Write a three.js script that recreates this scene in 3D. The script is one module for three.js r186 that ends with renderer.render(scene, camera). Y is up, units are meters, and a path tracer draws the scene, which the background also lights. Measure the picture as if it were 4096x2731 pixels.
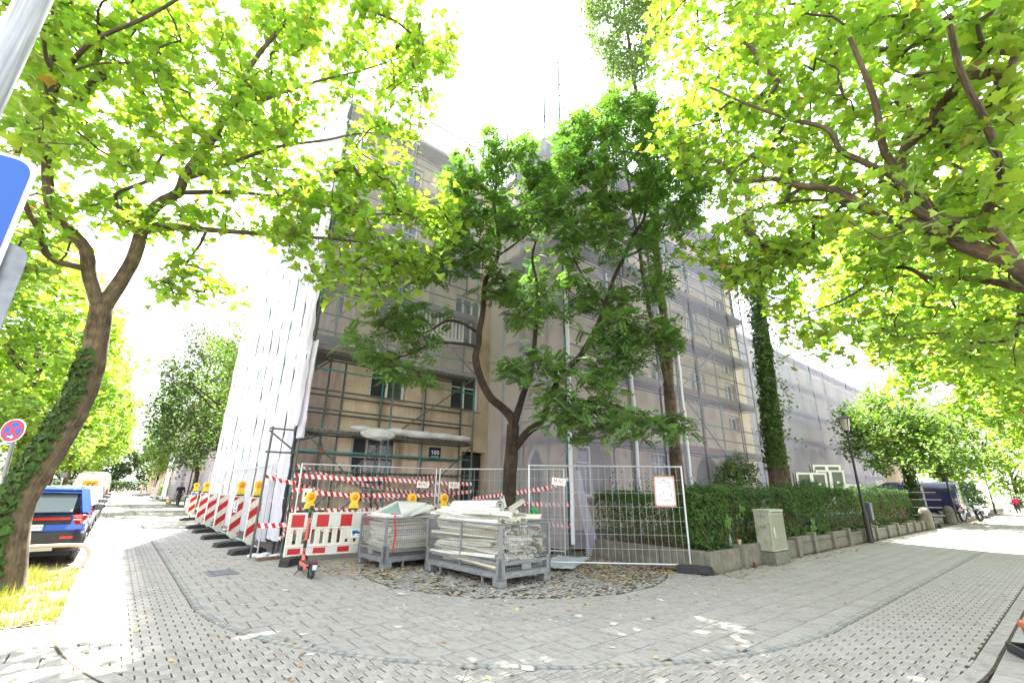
import * as THREE from 'three';
import { mergeGeometries } from 'three/addons/utils/BufferGeometryUtils.js';
import { RoundedBoxGeometry } from 'three/addons/geometries/RoundedBoxGeometry.js';
import { MarchingCubes } from 'three/addons/objects/MarchingCubes.js';
import { createNoise2D, createNoise3D } from 'simplex-noise';

// ---------------------------------------------------------------- camera, sky, sun, exposure
const scene = new THREE.Scene();
const V = (x, y, z) => new THREE.Vector3(x, y, z);
const EYE = V(0, 1.55, 0), FOCAL = 1810, PITCH = 18.2 * Math.PI / 180, ROLL = 0.75 * Math.PI / 180, YAW = 39.6 * Math.PI / 180;
const levelAhead = V(Math.sin(YAW), 0, -Math.cos(YAW)), levelRight = V(Math.cos(YAW), 0, Math.sin(YAW)), UPV = V(0, 1, 0);
const camAhead = levelAhead.clone().multiplyScalar(Math.cos(PITCH)).addScaledVector(UPV, Math.sin(PITCH));
const camUp0 = UPV.clone().multiplyScalar(Math.cos(PITCH)).addScaledVector(levelAhead, -Math.sin(PITCH));
const camRight = levelRight.clone().multiplyScalar(Math.cos(ROLL)).addScaledVector(camUp0, Math.sin(ROLL));
const camUp = camUp0.clone().multiplyScalar(Math.cos(ROLL)).addScaledVector(levelRight, -Math.sin(ROLL));
const camera = new THREE.PerspectiveCamera(2 * Math.atan(1365.5 / FOCAL) * 180 / Math.PI, 4096 / 2731, 0.05, 900);
camera.position.copy(EYE);
camera.quaternion.setFromRotationMatrix(new THREE.Matrix4().makeBasis(camRight, camUp, camAhead.clone().negate()));
scene.add(camera);

const SUN_AZ = 18 * Math.PI / 180, SUN_EL = 58 * Math.PI / 180;
const sunDir = V(Math.sin(SUN_AZ) * Math.cos(SUN_EL), Math.sin(SUN_EL), -Math.cos(SUN_AZ) * Math.cos(SUN_EL));
const SUN_POWER = 5.0, SKY_POWER = 0.34, EXPOSURE = 11.2;
{
  const w = 256, h = 128, data = new Float32Array(w * h * 4);
  for (let j = 0; j < h; j++) for (let i = 0; i < w; i++) {
    const el = ((j + 0.5) / h - 0.5) * Math.PI, az = ((i + 0.5) / w - 0.5) * 2 * Math.PI;
    const d = V(Math.cos(el) * Math.cos(az), Math.sin(el), Math.cos(el) * Math.sin(az));
    const ang = Math.acos(Math.min(1, Math.max(-1, d.dot(sunDir)))) * 180 / Math.PI;
    const t = Math.pow(Math.max(0, Math.sin(el)), 0.6);
    const halo = 1 + 0.9 * Math.exp(-((ang / 26) ** 2));
    const k = SKY_POWER * halo, o = (j * w + i) * 4;
    const low = el < 0;
    data[o] = low ? 0.35 : k * (1.0 - 0.14 * t); data[o + 1] = low ? 0.34 : k * (1.0 - 0.07 * t); data[o + 2] = low ? 0.33 : k * (1.03 + 0.0 * t); data[o + 3] = 1;
  }
  const sky = new THREE.DataTexture(data, w, h, THREE.RGBAFormat, THREE.FloatType);
  sky.mapping = THREE.EquirectangularReflectionMapping; sky.magFilter = THREE.LinearFilter; sky.minFilter = THREE.LinearFilter; sky.needsUpdate = true;
  scene.background = sky; scene.environment = sky;
}
const sun = new THREE.DirectionalLight(new THREE.Color(1, 0.955, 0.88), SUN_POWER);
sun.position.copy(sunDir).multiplyScalar(80).add(V(8, 0, -10)); sun.target.position.set(8, 0, -10);
sun.castShadow = true; sun.shadow.mapSize.set(4096, 4096);
Object.assign(sun.shadow.camera, { left: -60, right: 60, top: 60, bottom: -60, near: 1, far: 220 });
scene.add(sun, sun.target);
const renderer = new THREE.WebGLRenderer({ antialias: true });
renderer.toneMapping = THREE.LinearToneMapping;
renderer.toneMappingExposure = EXPOSURE;
renderer.shadowMap.enabled = true;

// ---------------------------------------------------------------- helpers
function rng(seed) { let a = seed >>> 0; return () => { a = (a + 0x6D2B79F5) | 0; let t = Math.imul(a ^ (a >>> 15), 1 | a); t = (t + Math.imul(t ^ (t >>> 7), 61 | t)) ^ t; return ((t ^ (t >>> 14)) >>> 0) / 4294967296; }; }
const R0 = rng(11);
const n2 = createNoise2D(rng(5)), n3 = createNoise3D(rng(6));
const rad = d => d * Math.PI / 180;
const lerp = (a, b, t) => a + (b - a) * t;
const C = (r, g, b) => new THREE.Color().setRGB(r, g, b);
// a photo pixel gives a direction; the distance over the ground, or a plane, gives the place
function ray(px, py) { return V(0, 0, 0).addScaledVector(camRight, px - 2048).addScaledVector(camUp, 1365.5 - py).addScaledVector(camAhead, FOCAL).normalize(); }
function at(px, py, dist) { const d = ray(px, py), k = dist / Math.hypot(d.x, d.z); return d.multiplyScalar(k).add(EYE); }
function onZ(px, py, z) { const d = ray(px, py); return d.multiplyScalar(z / d.z).add(EYE); }
function onX(px, py, x) { const d = ray(px, py); return d.multiplyScalar(x / d.x).add(EYE); }
function project(p) { const d = p.clone().sub(EYE), w = d.dot(camAhead); return [2048 + FOCAL * d.dot(camRight) / w, 1365.5 - FOCAL * d.dot(camUp) / w, w]; }
const used = new Map();
function numbered(name) { const n = used.get(name) || 0; used.set(name, n + 1); return n ? `${name}_${String(n).padStart(3, '0')}` : name; }
function tag(o, label, category, group, kind) { if (label) o.userData.label = label; if (category) o.userData.category = category; if (group) o.userData.group = group; if (kind) o.userData.kind = kind; return o; }
function thing(name, label, category, pos = [0, 0, 0], turn = 0, group) { const g = new THREE.Group(); g.name = numbered(name); g.position.set(...pos); g.rotation.y = turn; scene.add(g); return tag(g, label, category, group); }
function single(name, geo, mat, label, category, pos = [0, 0, 0], turn = 0, group) { const m = new THREE.Mesh(geo, mat); m.name = numbered(name); m.position.set(...pos); m.rotation.y = turn; m.castShadow = m.receiveShadow = true; scene.add(m); return tag(m, label, category, group); }
function part(parent, name, geo, mat, label, kind) { const m = new THREE.Mesh(Array.isArray(geo) ? merge(geo) : geo, mat); m.name = name; m.castShadow = m.receiveShadow = true; parent.add(m); if (label) m.userData.label = label; if (kind) m.userData.kind = kind; return m; }
function structure(name, geo, mat) { const m = new THREE.Mesh(geo, mat); m.name = numbered(name); m.castShadow = m.receiveShadow = true; m.userData.kind = 'structure'; scene.add(m); return m; }
function structGroup(name) { const g = new THREE.Group(); g.name = numbered(name); g.userData.kind = 'structure'; scene.add(g); return g; }
function copyOf(o, label, pos, turn, group) { const c = o.clone(); c.name = numbered(o.name.replace(/_\d{3}$/, '')); c.userData = { ...o.userData }; if (label) c.userData.label = label; if (pos) c.position.set(...pos); if (turn !== undefined) c.rotation.y = turn; if (group) c.userData.group = group; scene.add(c); return c; }
function merge(list) {
  const gs = list.map(g => { const q = g.index ? g.toNonIndexed() : g; for (const k of Object.keys(q.attributes)) if (!['position', 'normal', 'uv'].includes(k)) q.deleteAttribute(k); if (!q.attributes.uv) q.setAttribute('uv', new THREE.BufferAttribute(new Float32Array(q.attributes.position.count * 2), 2)); if (!q.attributes.normal) q.computeVertexNormals(); return q; });
  return gs.length === 1 ? gs[0] : mergeGeometries(gs, false);
}
function moved(g, x = 0, y = 0, z = 0, rx = 0, ry = 0, rz = 0) { const m = new THREE.Matrix4().makeRotationFromEuler(new THREE.Euler(rx, ry, rz, 'YXZ')); m.setPosition(x, y, z); return g.applyMatrix4(m); }
function box(w, h, d, x = 0, y = 0, z = 0, rx = 0, ry = 0, rz = 0) { return moved(new THREE.BoxGeometry(w, h, d), x, y, z, rx, ry, rz); }
function rbox(w, h, d, r, x = 0, y = 0, z = 0, rx = 0, ry = 0, rz = 0, s = 2) { return moved(new RoundedBoxGeometry(w, h, d, s, r), x, y, z, rx, ry, rz); }
function bar(a, b, r, seg = 8, r2 = r, open = false) { // round bar from a to b
  a = Array.isArray(a) ? V(...a) : a; b = Array.isArray(b) ? V(...b) : b;
  const d = b.clone().sub(a), L = d.length(), g = new THREE.CylinderGeometry(r2, r, L, seg, 1, open);
  const q = new THREE.Quaternion().setFromUnitVectors(UPV, d.clone().divideScalar(L || 1));
  return g.applyMatrix4(new THREE.Matrix4().compose(a.clone().add(b).multiplyScalar(0.5), q, V(1, 1, 1)));
}
function beam(a, b, w, h) { // rectangular bar
  a = Array.isArray(a) ? V(...a) : a; b = Array.isArray(b) ? V(...b) : b;
  const d = b.clone().sub(a), L = d.length(), g = new THREE.BoxGeometry(w, h, L), z = d.clone().normalize();
  const x = Math.abs(z.y) > 0.98 ? V(1, 0, 0) : V(0, 1, 0).cross(z).normalize(), y = z.clone().cross(x);
  return g.applyMatrix4(new THREE.Matrix4().makeBasis(x, y, z).setPosition(a.clone().add(b).multiplyScalar(0.5)));
}
function pipe(pts, r, seg = 6, tub = 0) { const c = new THREE.CatmullRomCurve3(pts.map(p => Array.isArray(p) ? V(...p) : p), false, 'catmullrom', 0.3); return new THREE.TubeGeometry(c, tub || pts.length * 4, r, seg, false); }
function lathe(pts, seg = 20) { return new THREE.LatheGeometry(pts.map(p => new THREE.Vector2(...p)), seg); }
function poly(pts) { const s = new THREE.Shape(); pts.forEach((p, i) => i ? s.lineTo(...p) : s.moveTo(...p)); s.closePath(); return s; }
function extr(shape, depth, bevel = 0, seg = 1, curve = 10) { return new THREE.ExtrudeGeometry(shape, { depth, bevelEnabled: bevel > 0, bevelSize: bevel, bevelThickness: bevel, bevelOffset: -bevel, bevelSegments: seg, curveSegments: curve }); }
function roundRect(w, h, r) { const s = new THREE.Shape(), x = -w / 2, y = -h / 2; s.moveTo(x + r, y); s.lineTo(x + w - r, y); s.quadraticCurveTo(x + w, y, x + w, y + r); s.lineTo(x + w, y + h - r); s.quadraticCurveTo(x + w, y + h, x + w - r, y + h); s.lineTo(x + r, y + h); s.quadraticCurveTo(x, y + h, x, y + h - r); s.lineTo(x, y + r); s.quadraticCurveTo(x, y, x + r, y); return s; }
function uvBox(g, scale = 1) { // uv in metres by the main direction of each face
  const q = g.index ? g.toNonIndexed() : g; q.computeVertexNormals ? 0 : 0; const p = q.attributes.position, n = q.attributes.normal, uv = new Float32Array(p.count * 2);
  for (let i = 0; i < p.count; i++) { const ax = Math.abs(n.getX(i)), ay = Math.abs(n.getY(i)), az = Math.abs(n.getZ(i)); let u, v; if (ay >= ax && ay >= az) { u = p.getX(i); v = p.getZ(i); } else if (ax >= az) { u = p.getZ(i); v = p.getY(i); } else { u = p.getX(i); v = p.getY(i); } uv[2 * i] = u / scale; uv[2 * i + 1] = v / scale; }
  q.setAttribute('uv', new THREE.BufferAttribute(uv, 2)); return q;
}
// tiling noise textures
function noiseTex(size, fn, srgb = true) {
  const d = new Uint8Array(size * size * 4);
  for (let j = 0; j < size; j++) for (let i = 0; i < size; i++) { const c = fn(i / size, j / size, i, j), o = (j * size + i) * 4; d[o] = Math.max(0, Math.min(255, c[0] * 255)); d[o + 1] = Math.max(0, Math.min(255, c[1] * 255)); d[o + 2] = Math.max(0, Math.min(255, c[2] * 255)); d[o + 3] = 255; }
  const t = new THREE.DataTexture(d, size, size); t.wrapS = t.wrapT = THREE.RepeatWrapping; t.magFilter = THREE.LinearFilter; t.minFilter = THREE.LinearMipmapLinearFilter; t.generateMipmaps = true; if (srgb) t.colorSpace = THREE.SRGBColorSpace; t.needsUpdate = true; return t;
}
const N4 = (u, v, f, s = 0) => { const a = u * 2 * Math.PI, b = v * 2 * Math.PI, k = f / (2 * Math.PI); return n3(Math.cos(a) * k + s, Math.sin(a) * k + s, Math.cos(b) * k) * 0.5 + n3(Math.sin(b) * k + 7 + s, Math.cos(a) * k, Math.sin(a) * k + 3) * 0.5; };
const TR = rng(21);
const grainTex = noiseTex(256, (u, v) => { const k = 0.86 + 0.09 * N4(u, v, 6) + 0.05 * N4(u, v, 22, 3) + 0.1 * (TR() - 0.5); return [k, k, k]; });
const roughGrain = noiseTex(256, (u, v) => { const k = 0.8 + 0.2 * N4(u, v, 5, 2) + 0.22 * (TR() - 0.5); return [k, k, k * 0.98]; });
const stuccoTex = noiseTex(1024, (u, v) => { const st = Math.max(0, N4(u, v, 7, 31) - 0.15), run = Math.max(0, N4(u * 2 % 1, v * 0.25, 30, 12) - 0.3), k = 0.87 + 0.07 * N4(u, v, 9) + 0.05 * N4(u, v, 60, 5) + 0.05 * (TR() - 0.5) - 0.12 * run; return [k * (1 - 0.16 * st), k * (0.99 - 0.2 * st), k * (0.97 - 0.26 * st)]; });
const scuffTex = noiseTex(512, (u, v) => { const d = Math.max(0, N4(u, v, 9, 41) - 0.25), s = Math.max(0, N4(u, v * 0.2, 40, 3) - 0.45), k = 0.95 + 0.04 * N4(u, v, 20) - 0.25 * d - 0.25 * s; return [k, k * 0.985, k * 0.95]; });
const barkTex = noiseTex(512, (u, v) => { const a = N4(u, v, 5, 1), b = N4(u * 3 % 1, v, 9, 8); let k = 0.62 + 0.22 * a + 0.16 * b + 0.1 * (TR() - 0.5); return [k, k * 0.97, k * 0.9]; });
const ridgeTex = noiseTex(256, (u, v) => { const k = 0.5 + 0.5 * Math.abs(Math.sin((u * 9 + 0.35 * N4(u, v, 4)) * 2 * Math.PI)) * (0.6 + 0.4 * N4(u, v, 8, 4)); return [k, k, k]; }, false);
const bumpTex = noiseTex(256, (u, v) => { const k = 0.5 + 0.2 * N4(u, v, 10) + 0.3 * (TR() - 0.5); return [k, k, k]; }, false);
const concreteTex = noiseTex(512, (u, v) => { const s = Math.max(0, N4(u, v, 3, 9)), k = 0.78 + 0.12 * N4(u, v, 7) + 0.18 * (TR() - 0.5); return [k * (1 - 0.28 * s), k * (1 - 0.2 * s), k * (1 - 0.38 * s)]; });
const deckTex = noiseTex(256, (u, v) => { const k = 0.75 + 0.18 * N4(u * 1, (v * 6) % 1, 6) + 0.1 * (TR() - 0.5); return [k, k * 0.98, k * 0.95]; });
const galvTex = noiseTex(256, (u, v) => { const k = 0.78 + 0.16 * N4(u, v, 9) + 0.12 * N4(u, v, 27, 4) + 0.05 * (TR() - 0.5); return [k, k, k]; });
function std(r, g, b, rough = 0.8, metal = 0, extra = {}) { return new THREE.MeshStandardMaterial({ color: C(r, g, b), roughness: rough, metalness: metal, ...extra }); }
function phys(r, g, b, o = {}) { return new THREE.MeshPhysicalMaterial({ color: C(r, g, b), roughness: 0.5, ...o }); }
// flat print on real flat things
function printTex(w, h, draw) { const c = document.createElement('canvas'); c.width = w; c.height = h; const x = c.getContext('2d'); draw(x, w, h); const t = new THREE.CanvasTexture(c); t.colorSpace = THREE.SRGBColorSpace; t.magFilter = THREE.LinearFilter; t.needsUpdate = true; return t; }
const M = {
  steel: std(0.42, 0.44, 0.45, 0.5, 0.55, { map: galvTex }), steelOld: std(0.25, 0.27, 0.26, 0.6, 0.4, { map: galvTex }), galvPipe: std(0.5, 0.52, 0.53, 0.42, 0.6),
  scaffold: std(0.17, 0.2, 0.19, 0.55, 0.45, { map: galvTex }), scaffoldGreen: std(0.03, 0.21, 0.2, 0.5, 0.1), redMark: std(0.65, 0.04, 0.02, 0.5),
  wire: std(0.5, 0.51, 0.5, 0.45, 0.45), meshWire: std(0.26, 0.27, 0.27, 0.5, 0.5), black: std(0.02, 0.02, 0.022, 0.6), rubber: std(0.045, 0.046, 0.048, 0.85, 0, { map: roughGrain }), white: std(0.75, 0.75, 0.73, 0.45), whitePlastic: std(0.72, 0.72, 0.68, 0.45, 0, { map: scuffTex }),
  yellow: phys(0.75, 0.5, 0.02, { roughness: 0.4 }), amber: phys(0.9, 0.3, 0.01, { roughness: 0.18, transmission: 0.35, thickness: 0, clearcoat: 0.4 }), red: phys(0.5, 0.014, 0.016, { roughness: 0.4, map: scuffTex }), reflWhite: phys(0.64, 0.67, 0.68, { roughness: 0.45, map: scuffTex }),
  glass: phys(0.9, 0.95, 0.95, { roughness: 0.03, transmission: 1, thickness: 0, ior: 1.5 }), darkGlass: phys(0.02, 0.024, 0.026, { roughness: 0.04, specularIntensity: 1 }),
  stucco: std(0.76, 0.63, 0.49, 0.95, 0, { map: stuccoTex, bumpMap: bumpTex, bumpScale: 0.006 }), stuccoPale: std(0.68, 0.57, 0.44, 0.95, 0, { map: stuccoTex }), trim: std(0.66, 0.62, 0.55, 0.7), roof: std(0.3, 0.1, 0.06, 0.85),
  concrete: std(0.27, 0.25, 0.19, 0.95, 0, { map: concreteTex, bumpMap: bumpTex, bumpScale: 0.004 }), deck: std(0.3, 0.28, 0.25, 0.8, 0, { map: deckTex }), toe: std(0.3, 0.14, 0.11, 0.85, 0, { map: deckTex }),
  bark: std(0.21, 0.16, 0.115, 0.95, 0, { map: barkTex, bumpMap: ridgeTex, bumpScale: 0.03 }), barkDark: std(0.085, 0.06, 0.042, 0.95, 0, { map: barkTex, bumpMap: ridgeTex, bumpScale: 0.02 }), barkPlane: std(0.26, 0.21, 0.15, 0.92, 0, { map: barkTex, bumpMap: bumpTex, bumpScale: 0.012 }), twig: std(0.07, 0.05, 0.035, 0.9),
};
// ---------------------------------------------------------------- ground, pavement, cycle path, setts
function prism(pts, h, c = 0.006) { // flat stone: outline in x,z (counter-clockwise from above or not), top at y=0, small chamfer
  let area = 0; for (let i = 0; i < pts.length; i++) { const a = pts[i], b = pts[(i + 1) % pts.length]; area += a[0] * b[1] - b[0] * a[1]; }
  if (area > 0) pts = pts.slice().reverse();
  const cx = pts.reduce((s, p) => s + p[0], 0) / pts.length, cz = pts.reduce((s, p) => s + p[1], 0) / pts.length, n = pts.length, v = [];
  const ins = pts.map(p => { const dx = cx - p[0], dz = cz - p[1], l = Math.hypot(dx, dz) || 1, k = Math.min(0.4, c * 1.4 / l); return [p[0] + dx * k, p[1] + dz * k]; });
  for (let i = 1; i < n - 1; i++) v.push(ins[0][0], 0, ins[0][1], ins[i][0], 0, ins[i][1], ins[i + 1][0], 0, ins[i + 1][1]);
  for (let i = 0; i < n; i++) { const j = (i + 1) % n, a = ins[i], b = ins[j], p = pts[i], q = pts[j];
    v.push(a[0], 0, a[1], p[0], -c, p[1], b[0], 0, b[1], b[0], 0, b[1], p[0], -c, p[1], q[0], -c, q[1]);
    v.push(p[0], -c, p[1], p[0], -h, p[1], q[0], -c, q[1], q[0], -c, q[1], p[0], -h, p[1], q[0], -h, q[1]); }
  const g = new THREE.BufferGeometry(); g.setAttribute('position', new THREE.BufferAttribute(new Float32Array(v), 3)); g.computeVertexNormals(); return uvBox(g, 0.5);
}
function clip(pts, nx, nz, d) { // keep nx*x+nz*z >= d
  const out = []; for (let i = 0; i < pts.length; i++) { const a = pts[i], b = pts[(i + 1) % pts.length], da = nx * a[0] + nz * a[1] - d, db = nx * b[0] + nz * b[1] - d; if (da >= 0) out.push(a); if ((da >= 0) !== (db >= 0)) { const t = da / (da - db); out.push([a[0] + (b[0] - a[0]) * t, a[1] + (b[1] - a[1]) * t]); } } return out;
}
const screenSize = (x, z, s) => { const [px, py, w] = project(V(x, 0, z)); if (w < 0.3 || px < -60 || px > 4160 || py < 0 || py > 2800) return -1 / Math.max(0.5, w); return s / (w * w); };
function pieces(parent, name, list, geos, mats, stuffName, tintBase) { // list: {x,z,y,ry,sx,sz,size,g?,own?}
  list.forEach(p => { p.k = screenSize(p.x, p.z, p.size || 1); }); list.sort((a, b) => b.k - a.k);
  const pr = rng(list.length + 3), rest = [];
  list.forEach((p, i) => {
    const geo = p.own || geos[i % geos.length];
    if (i < 300 && p.k > 0) { const m = part(parent, i ? `${name}_${String(i).padStart(3, '0')}` : name, geo, mats[Math.floor(pr() * mats.length)]); m.position.set(p.x, p.y || 0, p.z); m.rotation.set((pr() - 0.5) * 0.008, p.ry || 0, (pr() - 0.5) * 0.008); m.scale.set(p.sx || 1, 1, p.sz || 1); }
    else rest.push(p);
  });
  const cut = rest.filter(p => p.own), inst = rest.filter(p => !p.own);
  if (inst.length) {
    const im = new THREE.InstancedMesh(geos[0], tintBase, inst.length), mt = new THREE.Matrix4(), q = new THREE.Quaternion();
    inst.forEach((p, i) => { q.setFromEuler(new THREE.Euler(0, p.ry || 0, 0)); mt.compose(V(p.x, (p.y || 0) + (pr() - 0.5) * 0.003, p.z), q, V(p.sx || 1, 1, p.sz || 1)); im.setMatrixAt(i, mt); const t = 0.93 + 0.14 * pr(); im.setColorAt(i, C(t, t * (0.99 + 0.02 * pr()), t * (0.98 + 0.03 * pr()))); });
    im.name = stuffName; im.userData.kind = 'stuff'; im.castShadow = im.receiveShadow = true; parent.add(im);
  }
  if (cut.length) part(parent, stuffName + '_cut', cut.map(p => moved(p.own.clone(), p.x, p.y || 0, p.z)), mats[0], null, 'stuff');
}
function sheet(x0, x1, z0, z1, y, s = 1) { const g = new THREE.PlaneGeometry(x1 - x0, z1 - z0); g.rotateX(-Math.PI / 2); g.translate((x0 + x1) / 2, y, (z0 + z1) / 2); return uvBox(g, s); }
const soilTex = noiseTex(512, (u, v) => { const k = 0.7 + 0.18 * N4(u, v, 6, 2) + 0.12 * N4(u, v, 25) + 0.25 * (TR() - 0.5); return [k, k * 0.95, k * 0.86]; });
structure('ground', sheet(-260, 320, -320, 260, -0.045, 1.6), std(0.27, 0.25, 0.22, 0.95, 0, { map: soilTex }));
structure('road', sheet(-9.5, -2.35, -320, -30, -0.036, 2), std(0.14, 0.14, 0.14, 0.9, 0, { map: roughGrain }));
structure('parking_strip', sheet(-2.35, -0.16, -170, -12.95, -0.03, 1), std(0.32, 0.28, 0.23, 0.9, 0, { map: soilTex }));
const OX = 6.95, OZ = -8.1, RI = 5.8, RO = 7.15; // centre of the bend, inner and outer edge of the cycle path
const joint = std(0.105, 0.085, 0.06, 1, 0, { map: soilTex });
// pavement of square slabs
const slabTones = [[0.385, 0.355, 0.332], [0.4, 0.37, 0.348], [0.365, 0.337, 0.317], [0.39, 0.362, 0.342], [0.374, 0.346, 0.326]];
const slabTex = noiseTex(512, (u, v) => { const s = Math.max(0, N4(u, v, 4, 12) - 0.05), k = 0.87 + 0.06 * N4(u, v, 8) + 0.2 * (TR() - 0.5); return [k * (1 - 0.19 * s), k * (1 - 0.19 * s), k * (1 - 0.23 * s)]; });
const slabMaps = [0, 1, 2, 3, 4].map(i => { const t = slabTex.clone(); t.offset.set(i * 0.37, i * 0.61); t.needsUpdate = true; return t; });
const slabMats = slabTones.map((c, i) => std(...c, 0.92, 0, { map: slabMaps[i], bumpMap: bumpTex, bumpScale: 0.003 }));
const paverTones = [[0.385, 0.355, 0.33], [0.405, 0.375, 0.35], [0.36, 0.333, 0.311], [0.39, 0.357, 0.328]];
const paverMats = paverTones.map((c, i) => std(...c, 0.92, 0, { map: slabMaps[i], bumpMap: bumpTex, bumpScale: 0.003 }));
const settTones = [[0.31, 0.31, 0.315], [0.36, 0.355, 0.345], [0.38, 0.36, 0.33], [0.28, 0.282, 0.29], [0.4, 0.375, 0.34]];
const settMats = settTones.map(c => std(...c, 0.85, 0, { map: roughGrain }));
const APX = 7.0, APZ = -8.3, APR = 3.18;
{
  const pave = structGroup('pavement');
  part(pave, 'bedding', mergeGeometries([sheet(1.2, 4.5, -90, -13.02, -0.0105), sheet(9.72, 62, -5.3, -2.35, -0.0105), sheet(-0.2, 9.7, -13, -2.3, -0.0105)].map(g => g)), joint);
  const S = 0.352, gap = 0.0075, list = [], std0 = prism([[-S / 2 + gap, -S / 2 + gap], [S / 2 - gap, -S / 2 + gap], [S / 2 - gap, S / 2 - gap], [-S / 2 + gap, S / 2 - gap]], 0.05, 0.004);
  for (let r = 0; r < 250; r++) {
    const z = -2.3 - (r + 0.5) * S, off = (r % 2) * S / 2;
    for (let c = -1; c < 175; c++) {
      const x = 1.2 + off + (c + 0.5) * S;
      if (z < -12.5 && x > 3.9) break; if (x > 9.5 && z < -5.2) break; if (x > 61) break;
      let P = [[-1, -1], [1, -1], [1, 1], [-1, 1]].map(a => [x + a[0] * (S / 2 - gap), z + a[1] * (S / 2 - gap)]), cut = false;
      const keep = (nx, nz, d) => { const q = clip(P, nx, nz, d); if (q.length !== P.length || q.some((v, i) => v !== P[i])) cut = true; P = q; };
      if (z > OZ - 0.3 && x < OX + 0.3) { const dx = x - OX, dz = z - OZ, l = Math.hypot(dx, dz); if (dx < 0 && dz > 0) keep(-dx / l, -dz / l, -dx / l * OX - dz / l * OZ - (RI - 0.08)); else { if (dz <= 0) keep(1, 0, OX - RI + 0.08); if (dx >= 0) keep(0, -1, -(OZ + RI - 0.08)); } }
      else if (z <= OZ) keep(1, 0, OX - RI + 0.08); if (P.length < 3) continue;
      if (x >= OX) keep(0, -1, -(OZ + RI - 0.08)); if (P.length < 3) continue;
      { const dx = x - APX, dz = z - APZ, l = Math.hypot(dx, dz); if (l < APR + 0.5) { if (l < APR - 0.4) continue; keep(dx / l, dz / l, dx / l * APX + dz / l * APZ + APR); } } if (P.length < 3) continue;
      if (x > 9.3) keep(0, 1, -5.12); if (P.length < 3) continue;
      const a = P.reduce((s, p, i) => { const q = P[(i + 1) % P.length]; return s + p[0] * q[1] - q[0] * p[1]; }, 0) / 2; if (Math.abs(a) < 0.008) continue;
      const e = { x, z, y: (R0() - 0.5) * 0.004, size: Math.abs(a) }; if (cut) e.own = prism(P.map(p => [p[0] - x, p[1] - z]), 0.05, 0.004); list.push(e);
    }
  }
  pieces(pave, 'slab', list, [std0], slabMats, 'distant_slabs', std(0.385, 0.355, 0.332, 0.92, 0, { map: slabTex }));
}
{ // large plates outside the bend, left of the cycle path
  const pave = structGroup('corner_pavement'), list = [], W = 0.5, D = 0.36, g = 0.006;
  part(pave, 'bedding', sheet(-14, 2.5, -8.3, 10, -0.02), joint);
  const std0 = prism([[-W / 2 + g, -D / 2 + g], [W / 2 - g, -D / 2 + g], [W / 2 - g, D / 2 - g], [-W / 2 + g, D / 2 - g]], 0.05, 0.005);
  for (let r = 0; r < 16; r++) for (let c = 0; c < 14; c++) {
    const z = -8.1 + (r + 0.5) * D, x = -4.2 + (r % 2) * W / 2 + (c + 0.5) * W; let P = [[-1, -1], [1, -1], [1, 1], [-1, 1]].map(a => [x + a[0] * (W / 2 - g), z + a[1] * (D / 2 - g)]), cut = false;
    const dx = x - OX, dz = z - OZ, l = Math.hypot(dx, dz); if (l < RO + 0.6) { const q = clip(P, dx / l, dz / l, dx / l * OX + dz / l * OZ + RO + 0.02); cut = true; P = q; } if (P.length < 3) continue;
    const e = { x, z, y: -0.006 + (R0() - 0.5) * 0.006, size: 0.18 }; if (cut) e.own = prism(P.map(p => [p[0] - x, p[1] - z]), 0.05, 0.005); list.push(e);
  }
  pieces(pave, 'slab', list, [std0], slabMats, 'distant_slabs', slabMats[0]);
  const pr = structGroup('roadside_pavement'); part(pr, 'bedding', sheet(2.52, 70, -0.92, 9, -0.015), joint);
  const l2 = []; for (let r = 0; r < 5; r++) for (let c = 0; c < 70; c++) { const x = 3 + (c + 0.5) * 0.36 + (r % 2) * 0.18, z = -0.925 + (r + 0.5) * 0.36; l2.push({ x, z, size: 0.13 }); }
  pieces(pr, 'slab', l2, [prism([[-0.174, -0.174], [0.174, -0.174], [0.174, 0.174], [-0.174, 0.174]], 0.05, 0.005)], slabMats, 'distant_slabs', slabMats[1]);
}
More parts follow.
